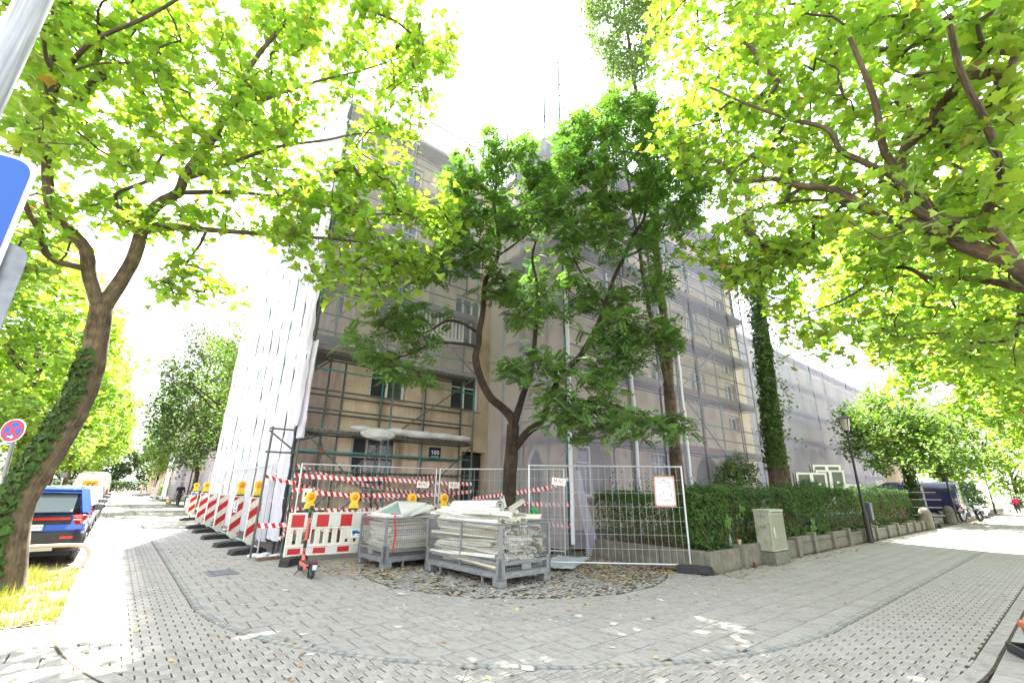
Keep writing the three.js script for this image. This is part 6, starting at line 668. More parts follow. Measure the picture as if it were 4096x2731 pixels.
{ const t = thing('hedge', 'clipped privet hedge growing above the concrete planter wall', 'hedge'), B = [[9.75, 0.42, -8.3, 10.7, 1.52, -5.45, 4], [10.6, 0.42, -6.45, 17.5, 1.66, -5.4, 8], [17.5, 0.4, -6.5, 24, 1.74, -5.5, 6], [24, 0.4, -6.6, 30.5, 1.8, -5.55, 5]]; hedgeLeaves(t, 'foliage', B, 95000, 0.055, LM.hedge, 501); stems(t, B, 420, 502);
  const u = thing('ground_ivy', 'dark ivy and weeds creeping over the planter soil and wall', 'plant'); const rnd = rng(503), pl = []; for (let i = 0; i < 3000; i++) { const x = lerp(9.7, 30, Math.pow(rnd(), 1.6)), z = -5.32 - rnd() * 0.4; pl.push(V(x, 0.36 + rnd() * 0.16 + 0.08 * n2(x * 2, 1), z)); } leaves(u, 'foliage', pl, ivyLeaf, LM.ivy, 0.075, rnd, { dead: 0.01 }); const big = []; for (const [x, y] of [[10.9, 0.95], [13.5, 0.75], [11.6, 1.2], [16.2, 0.7]]) for (let i = 0; i < 9; i++) big.push({ p: V(x + (rnd() - 0.5) * 0.3, y + (rnd() - 0.5) * 0.3, -5.36 - rnd() * 0.05), n: V((rnd() - 0.5) * 0.6, 0.6, 1).normalize() }); leaves(u, 'bindweed', big, heartLeaf, LM.locust, 0.15, rnd, { dead: 0, normal: p => p.n }); }
{ const mk = (label, c, r, n, size, mat, seed, name = 'shrub') => { const t = thing(name, label, 'shrub'), rnd = rng(seed), pl = []; for (let i = 0; i < n; i++) { const d = V(rnd() * 2 - 1, rnd() * 2 - 0.7, rnd() * 2 - 1).normalize(), k = (0.8 + 0.28 * n3(d.x * 2 + c[0], d.y * 2, d.z * 2)) * (0.75 + 0.25 * Math.sqrt(rnd())); pl.push({ p: V(c[0] + d.x * r[0] * k, c[1] + d.y * r[1] * k, c[2] + d.z * r[2] * k), n: d.clone().add(V((rnd() - 0.5), (rnd() - 0.1), (rnd() - 0.5))).normalize() }); } leafCount += n; leaves(t, 'foliage', pl.filter(p => p.p.y > 0.05), ovalLeaf, mat, size, rnd, { dead: 0.002, normal: p => p.n }); part(t, 'stem', [0, 1, 2, 3].map(i => bar([c[0], 0, c[2]], [c[0] + Math.cos(i * 1.6) * r[0] * 0.4, c[1], c[2] + Math.sin(i * 1.6) * r[2] * 0.4], 0.03, 5, 0.012)), M.twig); return t; };
  mk('dark domed shrub in front of the scaffold arch behind the hedge', [16.3, 1.6, -7.5], [1.25, 1.4, 0.8], 5200, 0.08, LM.dark, 511); mk('clipped round yew between the ivy clad poplar and the stored windows', [24.2, 1.6, -8], [0.75, 0.75, 0.7], 3200, 0.05, LM.dark, 512); mk('bright loose shrub at the driveway behind the bollards', [39, 0.9, -7.6], [3.4, 0.85, 1.0], 5200, 0.07, LM.hedge, 513); mk('pale green shrub row beyond the motorcycles', [57, 1.2, -7.2], [5.5, 1.2, 1.2], 4200, 0.12, LM.hedge, 514); mk('dark clipped shrub beneath the far ivy clad tree', [66, 1.5, -7.4], [3, 1.6, 1.4], 2400, 0.15, LM.dark, 515); mk('hedge behind the walking women at the end of the right street', [92, 1.0, -5], [3, 1.1, 9], 3000, 0.18, LM.hedge, 516); mk('dark clipped hedge under the linden trees on the left street', [5.2, 0.8, -38], [0.9, 0.8, 6], 3600, 0.1, LM.dark, 517); mk('green bush beside the far striped beacons', [4.9, 1.0, -76], [0.9, 1.0, 5], 1500, 0.16, LM.linden, 518); mk('long dark hedge closing the far end of the left street', [-4, 1.3, -140], [16, 1.5, 1.5], 4200, 0.4, LM.dark, 519, 'far_hedge'); mk('dark hedge on the far side of the parked cars', [-11, 0.9, -60], [1.2, 1.0, 26], 3600, 0.22, LM.dark, 520); }
// sprigs rising between hedge and scaffold
{ const t = thing('tall_weeds', 'wispy tall weeds between the hedge end and the netting', 'plant'), rnd = rng(531), g = [], pl = []; for (let i = 0; i < 26; i++) { const x = 10.2 + rnd() * 3.8, z = -7.6 - rnd() * 0.6, h = 1.5 + rnd() * 0.75; g.push(bar([x, 0.2, z], [x + (rnd() - 0.5) * 0.3, h, z + (rnd() - 0.5) * 0.2], 0.006, 4, 0.002)); for (let k = 0; k < 26; k++) { const f = 0.4 + rnd() * 0.6; pl.push(V(x + (rnd() - 0.5) * 0.16, h * f, z + (rnd() - 0.5) * 0.16)); } } part(t, 'stem', g, M.twig); leaves(t, 'foliage', pl, ovalLeaf, LM.hedge, 0.055, rnd); }
// utility cabinet
{ const t = thing('utility_cabinet', 'grey green utility cabinet with moss stains and scribbles by the planter wall', 'cabinet', [12.28, 0, -5.02]); const cabTex = noiseTex(512, (u, v) => { const s = Math.max(0, N4(u * 1, v * 0.6, 5, 3) + 0.1), k = 0.9 + 0.06 * N4(u, v, 14) + 0.05 * (TR() - 0.5); return [k * (1 - 0.22 * s), k * (1 - 0.12 * s), k * (1 - 0.45 * s)]; }); const cm = std(0.42, 0.42, 0.34, 0.7, 0, { map: cabTex }), W = 0.8, D = 0.36;
  part(t, 'plinth', uvBox(rbox(W + 0.03, 0.27, D + 0.03, 0.012, 0, 0.135, 0), 0.8), std(0.24, 0.24, 0.18, 0.9, 0, { map: concreteTex })); part(t, 'body', uvBox(rbox(W, 0.86, D, 0.014, 0, 0.71, 0), 0.9), cm); part(t, 'roof', uvBox(rbox(W + 0.035, 0.06, D + 0.035, 0.016, 0, 1.165, 0), 0.9), cm); const door = part(t, 'door', uvBox(rbox(W - 0.06, 0.82, 0.012, 0.004, 0, 0.71, D / 2 + 0.004), 0.9), cm); const rb = []; for (let i = -17; i <= 17; i++) rb.push(box(0.008, 0.76, 0.006, i * 0.021, 0.71, D / 2 + 0.012)); part(door, 'rib', rb, cm); part(door, 'handle', [rbox(0.035, 0.16, 0.03, 0.008, -0.3, 0.72, D / 2 + 0.024), rbox(0.022, 0.07, 0.03, 0.006, -0.3, 0.61, D / 2 + 0.036)], std(0.5, 0.5, 0.45, 0.5)); part(t, 'vent_slots', [...Array(14)].map((_, i) => box(0.012, 0.03, 0.006, -0.26 + i * 0.04, 1.12, D / 2 + 0.008)), M.black);
  const gt = printTex(256, 512, (x, w, h) => { x.clearRect(0, 0, w, h); x.strokeStyle = 'rgba(70,40,40,0.8)'; x.lineWidth = 6; x.lineCap = 'round'; x.lineJoin = 'round'; x.beginPath(); x.ellipse(62, 70, 26, 34, 0.1, 0, 6.3); x.stroke(); x.beginPath(); x.moveTo(150, 44); x.quadraticCurveTo(108, 50, 108, 84); x.quadraticCurveTo(112, 112, 146, 100); x.lineTo(148, 80); x.lineTo(128, 80); x.stroke(); x.beginPath(); x.moveTo(212, 52); x.quadraticCurveTo(172, 40, 172, 80); x.quadraticCurveTo(176, 112, 216, 98); x.stroke(); x.lineWidth = 5; x.strokeStyle = 'rgba(90,110,80,0.6)'; for (let i = 0; i < 14; i++) { x.beginPath(); x.moveTo(70 + i * 9, 250 + (i * 37) % 50); x.lineTo(96 + i * 8, 290 - (i * 53) % 60); x.stroke(); } });
  const gm = new THREE.MeshStandardMaterial({ map: gt, transparent: true, roughness: 0.8 }); part(t, 'graffiti', new THREE.PlaneGeometry(0.3, 0.6).rotateY(-Math.PI / 2).translate(-W / 2 - 0.004, 0.82, 0), gm, 'thin brown scribbled letters'); }
// lanterns
let lantern0 = null;
function lantern(label, x, z, bin) { if (lantern0) return copyOf(lantern0, label, [x, 0, z]); const t = thing('street_lantern', label, 'street lamp', [x, 0, z], 0, 'black lanterns along the right street'), bm = std(0.035, 0.036, 0.034, 0.6, 0.2, { map: grainTex }); part(t, 'post', lathe([[0.001, 0], [0.095, 0], [0.09, 0.06], [0.075, 0.1], [0.072, 0.95], [0.055, 1.0], [0.048, 1.1], [0.04, 2.6], [0.034, 3.6], [0.05, 3.62], [0.05, 3.66], [0.03, 3.7], [0.001, 3.7]], 14), bm); part(t, 'lamp_foot', lathe([[0.03, 3.68], [0.05, 3.7], [0.1, 3.78], [0.11, 3.8]], 4).rotateY(Math.PI / 4), bm); const gl = new THREE.CylinderGeometry(0.2, 0.12, 0.42, 4, 1, true).rotateY(Math.PI / 4).translate(0, 4.0, 0); part(t, 'glass', gl, phys(0.75, 0.74, 0.68, { roughness: 0.5, transmission: 0.5, thickness: 0, side: THREE.DoubleSide })); const eds = []; for (let i = 0; i < 4; i++) { const a = Math.PI / 4 + i * Math.PI / 2; eds.push(bar([Math.sin(a) * 0.122, 3.79, Math.cos(a) * 0.122], [Math.sin(a) * 0.202, 4.21, Math.cos(a) * 0.202], 0.011, 5)); } part(t, 'cage_bar', eds, bm); part(t, 'roof', [new THREE.CylinderGeometry(0.05, 0.29, 0.15, 4).rotateY(Math.PI / 4).translate(0, 4.29, 0), new THREE.CylinderGeometry(0.025, 0.05, 0.09, 8).translate(0, 4.4, 0), box(0.41, 0.02, 0.41, 0, 4.215, 0)], bm); part(t, 'bulb', [bar([-0.05, 3.85, 0], [-0.05, 4.1, 0], 0.03), bar([0.05, 3.85, 0], [0.05, 4.1, 0], 0.03)], std(0.8, 0.8, 0.76, 0.4)); lantern0 = t; return t; }
lantern('black street lantern rising between hedge and path near the utility cabinet', 20.2, -5.05); lantern('black street lantern beside the second concrete bollard', 40.8, -5.45); lantern('black street lantern beyond the parked scooter', 65, -5.8); lantern('black street lantern next to the woman in pink', 88, -6);
{ const t = thing('litter_bin', 'slim dark litter bin on a post beside the near lantern', 'bin', [20.75, 0, -5.05]); part(t, 'body', [rbox(0.26, 0.56, 0.22, 0.04, 0, 0.98, 0)], std(0.07, 0.075, 0.085, 0.6)); part(t, 'lid', rbox(0.27, 0.05, 0.23, 0.02, 0, 1.27, 0), std(0.09, 0.095, 0.11, 0.5)); part(t, 'post', bar([0, 0, -0.04], [0, 0.8, -0.04], 0.03), M.black); }
for (const [x, z, lb] of [[30.6, -5.2, 'round topped concrete bollard at the end of the planter wall'], [38.3, -5.4, 'round topped concrete bollard beside the far lantern and driveway']]) { const t = thing('concrete_bollard', lb, 'bollard', [x, 0, z], 0, 'concrete bollards at the driveway'); part(t, 'shaft', uvBox(lathe([[0.001, 0], [0.27, 0], [0.27, 0.02], [0.25, 0.68], [0.262, 0.7], [0.25, 0.76], [0.2, 0.9], [0.12, 0.98], [0.001, 1.0]], 20), 1), M.concrete); part(t, 'groove', moved(new THREE.TorusGeometry(0.248, 0.012, 6, 24), 0, 0.66, 0, Math.PI / 2), std(0.12, 0.11, 0.09, 0.95)); }
{ const t = thing('driveway_wall', 'short low concrete wall between the far bollard and the motorcycle', 'wall'); for (let i = 0; i < 5; i++) part(t, 'wall_block', uvBox(rbox(1.45, 0.38, 0.14, 0.012, 39.2 + i * 1.5, 0.19, -5.7), 1.2), M.concrete); for (let i = 0; i < 16; i++) part(t, 'wall_block', uvBox(rbox(1.45, 0.4, 0.14, 0.012, 50 + i * 1.5, 0.2, -5.95), 1.2), M.concrete); }
// bicycles
function bicycle(label, x, z, turn, col, o = {}) { const t = thing('bicycle', label, 'bicycle', [x, 0, z], turn, o.group), fm = phys(...col, { roughness: 0.35 }), R = 0.34; for (const wx of [-0.52, 0.52]) { const w = part(t, 'wheel', moved(new THREE.TorusGeometry(R - 0.02, 0.017, 8, 32), wx, R, 0), M.rubber); const sp = [moved(new THREE.TorusGeometry(R - 0.045, 0.009, 5, 32), wx, R, 0)]; for (let i = 0; i < 14; i++) { const a = i / 14 * 6.283; sp.push(bar([wx, R, 0], [wx + Math.cos(a) * (R - 0.045), R + Math.sin(a) * (R - 0.045), 0], 0.0018, 4)); } part(w, 'rim', sp, M.steel); part(t, 'mudguard', moved(new THREE.TorusGeometry(R + 0.015, 0.02, 4, 24, 2.6), wx, R, 0, 0, 0, 0.35), M.black); }
  part(t, 'frame', [bar([-0.12, 0.32, 0], [-0.22, 0.88, 0], 0.017), bar([-0.12, 0.32, 0], [0.36, 0.84, 0], 0.019), bar([-0.2, 0.78, 0], [0.35, 0.88, 0], 0.016), bar([-0.12, 0.32, 0], [-0.52, R, 0], 0.012), bar([-0.2, 0.76, 0], [-0.52, R, 0], 0.011), bar([0.34, 0.95, 0], [0.4, 0.7, 0], 0.019), bar([0.4, 0.7, 0.03], [0.52, R, 0.03], 0.012), bar([0.4, 0.7, -0.03], [0.52, R, -0.03], 0.012)], fm); part(t, 'saddle', rbox(0.27, 0.06, 0.15, 0.025, -0.24, 0.95, 0), M.black); part(t, 'handlebar', [bar([0.33, 0.95, 0], [0.33, 1.06, 0], 0.013), bar([0.33, 1.06, -0.28], [0.33, 1.06, 0.28], 0.012), bar([0.33, 1.06, 0.2], [0.24, 1.05, 0.28], 0.016), bar([0.33, 1.06, -0.2], [0.24, 1.05, -0.28], 0.016)], M.black); part(t, 'crank', [moved(new THREE.CylinderGeometry(0.09, 0.09, 0.01, 20), -0.12, 0.32, 0.04, Math.PI / 2), bar([-0.12, 0.32, 0.05], [0.02, 0.22, 0.06], 0.01), box(0.09, 0.02, 0.08, 0.02, 0.22, 0.1)], M.steelOld); part(t, 'rack', [bar([-0.7, 0.74, 0.05], [-0.25, 0.74, 0.05], 0.006), bar([-0.7, 0.74, -0.05], [-0.25, 0.74, -0.05], 0.006), bar([-0.6, 0.74, 0.05], [-0.52, R, 0.05], 0.005)], M.black); if (o.basket) part(t, 'basket', [box(0.28, 0.02, 0.34, 0.62, 0.86, 0), ...[-1, 1].flatMap(s => [0, 0.08, 0.16, 0.22].map(q => box(0.3, 0.01, 0.01, 0.62, 0.88 + q, s * 0.17))), ...[0, 0.08, 0.16, 0.22].map(q => box(0.01, 0.01, 0.34, 0.77, 0.88 + q, 0))], M.black); return t; }
bicycle('dark city bicycle leaning behind the stacking trolley at the driveway', 35.5, -6.0, 0.5, [0.04, 0.04, 0.05], { basket: true }); bicycle('bicycle with magenta frame between the bollards at the driveway', 33.2, -6.5, 0.4, [0.5, 0.03, 0.2]); bicycle('pale framed bicycle at the end of the hedge behind the first bollard', 31.8, -6.6, 0.5, [0.6, 0.6, 0.58]);
bicycle('dark bicycle against the lamp post behind the walking man', 4.6, -55, 1.3, [0.05, 0.05, 0.06]); bicycle('bicycle with teal frame beside the walking man', 4.75, -44, 1.5, [0.03, 0.35, 0.4]); bicycle('bicycle parked at the far beacons', 4.6, -84, 1.5, [0.2, 0.2, 0.2]);
// stacking trolley with bare shelves
{ const t = thing('shelf_trolley', 'tall grey stacking trolley with narrow shelves on small wheels beside the first bollard', 'trolley', [32.3, 0, -5.35], 0.55), m = std(0.16, 0.16, 0.19, 0.5, 0.4); part(t, 'post', box(0.09, 1.85, 0.07, 0, 1.1, 0), m); for (const [y, w] of [[0.6, 1.3], [0.98, 1.2], [1.36, 1.3], [1.72, 1.0]]) part(t, 'shelf', box(0.24, 0.03, w, 0, y, 0), std(0.2, 0.2, 0.23, 0.5, 0.4)); part(t, 'base', [box(0.5, 0.05, 0.5, 0, 0.28, 0), box(0.06, 0.16, 0.4, 0, 0.22, 0)], m); for (const s of [-1, 1]) for (const q of [-1, 1]) part(t, 'wheel', moved(new THREE.CylinderGeometry(0.1, 0.1, 0.05, 16), q * 0.2, 0.105, s * 0.24, Math.PI / 2), M.rubber); }
// motorcycle and motor scooter
{ const t = thing('motorcycle', 'black and chrome cruiser motorcycle with a clear windscreen parked by the far lantern', 'motorcycle', [43, 0, -5.0], 2.75), chrome = std(0.7, 0.7, 0.7, 0.12, 1), bk = phys(0.02, 0.022, 0.025, { roughness: 0.2, clearcoat: 1 }); for (const [wx, r, w] of [[0.82, 0.33, 0.06], [-0.78, 0.31, 0.085]]) { const wh = part(t, 'wheel', moved(new THREE.TorusGeometry(r - w, w, 12, 30), wx, r, 0), M.rubber); part(wh, 'rim', [moved(new THREE.TorusGeometry(r - w * 1.9, 0.014, 6, 28), wx, r, 0), ...[...Array(10)].map((_, i) => bar([wx, r, 0], [wx + Math.cos(i * 0.63) * (r - w * 1.9), r + Math.sin(i * 0.63) * (r - w * 1.9), 0], 0.005, 4))], chrome); } part(t, 'fork', [bar([0.82, 0.33, 0.1], [0.5, 0.98, 0.1], 0.024), bar([0.82, 0.33, -0.1], [0.5, 0.98, -0.1], 0.024)], chrome); part(t, 'front_fender', moved(new THREE.TorusGeometry(0.37, 0.075, 6, 18, 2.2), 0.82, 0.33, 0, 0, 0, 0.6), bk); part(t, 'rear_fender', moved(new THREE.TorusGeometry(0.36, 0.1, 6, 18, 2.2), -0.78, 0.31, 0, 0, 0, 0.6), bk); part(t, 'tank', new THREE.SphereGeometry(1, 18, 12).scale(0.3, 0.14, 0.15).translate(0.15, 0.8, 0), bk); part(t, 'engine', [rbox(0.4, 0.3, 0.28, 0.05, 0.05, 0.45, 0), moved(new THREE.CylinderGeometry(0.1, 0.11, 0.3, 12), 0.14, 0.58, 0, 0, 0, -0.4), moved(new THREE.CylinderGeometry(0.1, 0.11, 0.3, 12), -0.05, 0.6, 0, 0, 0, 0.4)], std(0.3, 0.3, 0.31, 0.35, 0.8)); part(t, 'seat', rbox(0.62, 0.12, 0.28, 0.05, -0.4, 0.72, 0), M.black); part(t, 'exhaust', [pipe([[0.2, 0.4, 0.16], [0.1, 0.22, 0.18], [-0.4, 0.22, 0.19], [-1.0, 0.26, 0.19]], 0.04, 8)], chrome); part(t, 'headlight', [moved(new THREE.SphereGeometry(0.1, 16, 10), 0.62, 0.86, 0)], chrome); part(t, 'handlebar', [pipe([[0.4, 1.08, -0.42], [0.46, 1.08, -0.2], [0.5, 1.0, 0], [0.46, 1.08, 0.2], [0.4, 1.08, 0.42]], 0.014)], chrome); const ws = new THREE.CylinderGeometry(0.42, 0.42, 0.5, 14, 1, true, 0.95, 1.25).translate(0.12, 1.25, 0); part(t, 'windscreen', ws, phys(0.85, 0.88, 0.86, { roughness: 0.05, transmission: 0.85, thickness: 0, side: THREE.DoubleSide })); part(t, 'mirror', [moved(new THREE.SphereGeometry(0.055, 10, 8).scale(0.5, 1, 1.2), 0.4, 1.3, 0.4), moved(new THREE.SphereGeometry(0.055, 10, 8).scale(0.5, 1, 1.2), 0.4, 1.3, -0.4), bar([0.44, 1.08, 0.3], [0.4, 1.28, 0.4], 0.006), bar([0.44, 1.08, -0.3], [0.4, 1.28, -0.4], 0.006)], chrome); part(t, 'indicator', [moved(new THREE.SphereGeometry(0.035, 8, 6), 0.6, 0.78, 0.18), moved(new THREE.SphereGeometry(0.035, 8, 6), 0.6, 0.78, -0.18)], std(0.7, 0.2, 0.02, 0.3)); part(t, 'saddlebag', [rbox(0.36, 0.26, 0.13, 0.04, -0.7, 0.55, 0.22), rbox(0.36, 0.26, 0.13, 0.04, -0.7, 0.55, -0.22)], M.black); part(t, 'side_stand', bar([0, 0.25, 0.14], [-0.05, 0.0, 0.3], 0.012), M.steelOld); }
function moped(label, x, z, turn, col, kind) { const t = thing('motor_scooter', label, 'motor scooter', [x, 0, z], turn), bm = phys(...col, { roughness: 0.25, clearcoat: 0.8 }); for (const wx of [0.62, -0.58]) { const w = part(t, 'wheel', moved(new THREE.TorusGeometry(0.17, 0.06, 10, 24), wx, 0.23, 0), M.rubber); part(w, 'rim', moved(new THREE.CylinderGeometry(0.12, 0.12, 0.06, 16), wx, 0.23, 0, Math.PI / 2), M.steel); } const side = poly([[-0.95, 0.5], [-0.85, 0.74], [-0.3, 0.74], [-0.12, 0.55], [-0.1, 0.28], [0.3, 0.28], [0.42, 0.9], [0.52, 0.92], [0.55, 0.42], [0.42, 0.2], [-0.3, 0.18], [-0.5, 0.42], [-0.8, 0.46]]); part(t, 'body', extr(side, 0.22, 0.05, 3).translate(0, 0, -0.11), bm); part(t, 'front_shield', rbox(0.1, 0.62, 0.42, 0.045, 0.5, 0.62, 0, 0, 0, 0.16), bm); part(t, 'rear_cowl', [new THREE.SphereGeometry(1, 16, 12).scale(0.36, 0.2, 0.22).translate(-0.58, 0.55, 0)], bm); part(t, 'front_fender', moved(new THREE.CylinderGeometry(0.25, 0.25, 0.16, 18, 1, false, 0.4, 2.2), 0.62, 0.23, 0, Math.PI / 2), bm); part(t, 'seat', rbox(0.66, 0.1, 0.26, 0.045, -0.5, 0.79, 0), M.black); part(t, 'handlebar', [rbox(0.16, 0.12, 0.24, 0.04, 0.46, 1.0, 0), bar([0.42, 1.03, -0.34], [0.42, 1.03, 0.34], 0.018)], kind ? M.black : bm); part(t, 'headlight', moved(new THREE.SphereGeometry(0.07, 14, 10).scale(0.6, 1, 1), 0.56, kind ? 0.75 : 1.0, 0), phys(0.8, 0.82, 0.85, { roughness: 0.1 })); part(t, 'mirror', [bar([0.44, 1.04, 0.28], [0.4, 1.22, 0.36], 0.006), bar([0.44, 1.04, -0.28], [0.4, 1.22, -0.36], 0.006), moved(new THREE.SphereGeometry(0.055, 10, 8).scale(0.4, 0.8, 1), 0.4, 1.24, 0.37), moved(new THREE.SphereGeometry(0.055, 10, 8).scale(0.4, 0.8, 1), 0.4, 1.24, -0.37)], M.black); part(t, 'tail_light', rbox(0.03, 0.06, 0.12, 0.01, -0.95, 0.62, 0), M.red); part(t, 'stand', bar([-0.15, 0.2, 0], [-0.2, 0.0, 0.12], 0.014), M.black); return t; }
moped('white motor scooter parked behind the cruiser motorcycle', 50.2, -5.2, 2.9, [0.62, 0.62, 0.6], 1); moped('silvery retro motor scooter parked behind the last near beacon', 3.5, -33.2, -1.75, [0.6, 0.6, 0.58], 0); moped('second pale motor scooter behind the silvery one near the linden trees', 4.1, -37, -1.8, [0.65, 0.64, 0.6], 0);
{ const t = thing('wire_cage_cart', 'grey wire cage cart standing by the far path edge', 'cart', [72.5, 0, -5.7]), g = []; for (let i = 0; i <= 8; i++) { g.push(bar([-0.5 + i * 0.125, 0.25, 0.4], [-0.5 + i * 0.125, 1.1, 0.4], 0.008, 4), bar([-0.5, 0.25, -0.4 + i * 0.1], [-0.5, 1.1, -0.4 + i * 0.1], 0.008, 4)); } for (let i = 0; i <= 8; i++) { const y = 0.25 + i * 0.106; g.push(bar([-0.5, y, 0.4], [0.5, y, 0.4], 0.008, 4), bar([-0.5, y, -0.4], [-0.5, y, 0.4], 0.008, 4), bar([0.5, y, -0.4], [0.5, y, 0.4], 0.008, 4)); } part(t, 'cage', g, M.galvPipe); for (const s of [-1, 1]) for (const q of [-1, 1]) part(t, 'wheel', moved(new THREE.CylinderGeometry(0.09, 0.09, 0.05, 14), q * 0.42, 0.095, s * 0.34, Math.PI / 2), M.rubber); part(t, 'frame', [box(1.05, 0.05, 0.05, 0, 0.22, 0.4), box(1.05, 0.05, 0.05, 0, 0.22, -0.4), box(0.05, 0.05, 0.85, -0.5, 0.22, 0), box(0.05, 0.05, 0.85, 0.5, 0.22, 0)], M.steel); }
// new windows stored upright on transport racks behind the hedge
{ const rack = (label, x, z, turn, h, n, lean) => { const t = thing('window_rack', label, 'rack', [x, 0, z], turn); part(t, 'base', [box(1.6, 0.12, 0.12, 0, 0.5, 0.6), box(1.6, 0.12, 0.12, 0, 0.5, -0.6), box(0.1, 0.5, 1.2, -0.7, 0.25, 0), box(0.1, 0.5, 1.2, 0.7, 0.25, 0)], std(0.02, 0.22, 0.24, 0.5)); part(t, 'strap', [box(1.75, 0.03, 0.02, 0, 1.6, 0.62)], std(0.02, 0.35, 0.33, 0.5)); for (let k = 0; k < n; k++) { const w = thing('stored_window', `new white window standing on the ${label.includes('tall') ? 'taller' : 'lower'} transport rack behind the hedge`, 'window', [0, 0, 0], 0, 'new windows stored upright'); const W = 1.45, H = h - 0.28 * (k === n - 1 && n > 2 ? 1 : 0); w.position.copy(t.localToWorld(V(0, 0.57, -0.35 + k * 0.22))); w.rotation.set(-lean, turn, 0, 'YXZ'); const fr = [box(W, 0.1, 0.08, 0, 0.05, 0), box(W, 0.1, 0.08, 0, H - 0.05, 0), box(0.1, H - 0.2, 0.08, -W / 2 + 0.05, H / 2, 0), box(0.1, H - 0.2, 0.08, W / 2 - 0.05, H / 2, 0), box(0.16, H - 0.2, 0.08, 0, H / 2, 0.003)]; part(w, 'frame', fr, M.white); for (const s of [-1, 1]) part(w, 'pane', box(W / 2 - 0.19, H - 0.2, 0.02, s * (W / 4 - 0.02), H / 2, 0), phys(0.08, 0.13, 0.09, { roughness: 0.03 })); part(w, 'seal', box(0.012, H, 0.09, -W / 2 - 0.006, H / 2, 0), std(0.16, 0.16, 0.2, 0.6)); part(w, 'sticker', box(0.12, 0.1, 0.004, W / 4, H * 0.72, 0.014), M.white); } return t; };
  scene.updateMatrixWorld(true); rack('tall transport rack of new windows behind the hedge near the lantern', 29.2, -8.6, -0.75, 2.5, 3, -0.08); rack('low transport rack of new windows beside the clipped yew', 26.2, -8.4, -0.75, 2.0, 2, -0.06); rack('low rack of new windows beyond the taller one', 31.6, -8.4, -0.75, 1.55, 2, -0.05); rack('low rack of new windows beyond the blue van', 58, -9.2, -0.75, 1.9, 3, -0.05); }
// ---------------------------------------------------------------- cars
function loft(rings, closeEnds = true) { // rings: arrays of Vector3 with equal count
  const n = rings[0].length, pos = [], idx = []; for (const r of rings) for (const p of r) pos.push(p.x, p.y, p.z); for (let i = 0; i + 1 < rings.length; i++) for (let j = 0; j < n; j++) { const a = i * n + j, b = i * n + (j + 1) % n, c = a + n, d = b + n; idx.push(a, c, b, b, c, d); } if (closeEnds) for (const [k, f] of [[0, 1], [rings.length - 1, 0]]) { const c = pos.length / 3, s = rings[k].reduce((q, p) => q.add(p), V(0, 0, 0)).divideScalar(n); pos.push(s.x, s.y, s.z); for (let j = 0; j < n; j++) { const a = k * n + j, b = k * n + (j + 1) % n; f ? idx.push(c, a, b) : idx.push(c, b, a); } }
  const g = new THREE.BufferGeometry(); g.setAttribute('position', new THREE.BufferAttribute(new Float32Array(pos), 3)); g.setIndex(idx); g.computeVertexNormals(); return g;
}
// cross-section: y0 bottom, y1 top, half width w, tumble-in of top ti, corner rounding
function ring(z, w, y0, y1, ti = 0, r = 0.12) { const P = [], c = Math.min(r, (y1 - y0) / 2.2); const pts = [[-w + 0.05, y0], [w - 0.05, y0], [w, y0 + 0.1], [w, lerp(y0, y1, 0.55)], [w - ti * 0.6, y1 - c], [w - ti - c * 0.45, y1 - c * 0.2], [w - ti - c, y1], [-(w - ti - c), y1], [-(w - ti - c * 0.45), y1 - c * 0.2], [-(w - ti * 0.6), y1 - c], [-w, lerp(y0, y1, 0.55)], [-w, y0 + 0.1]]; for (const p of pts) P.push(V(p[0], p[1], z)); return P; }
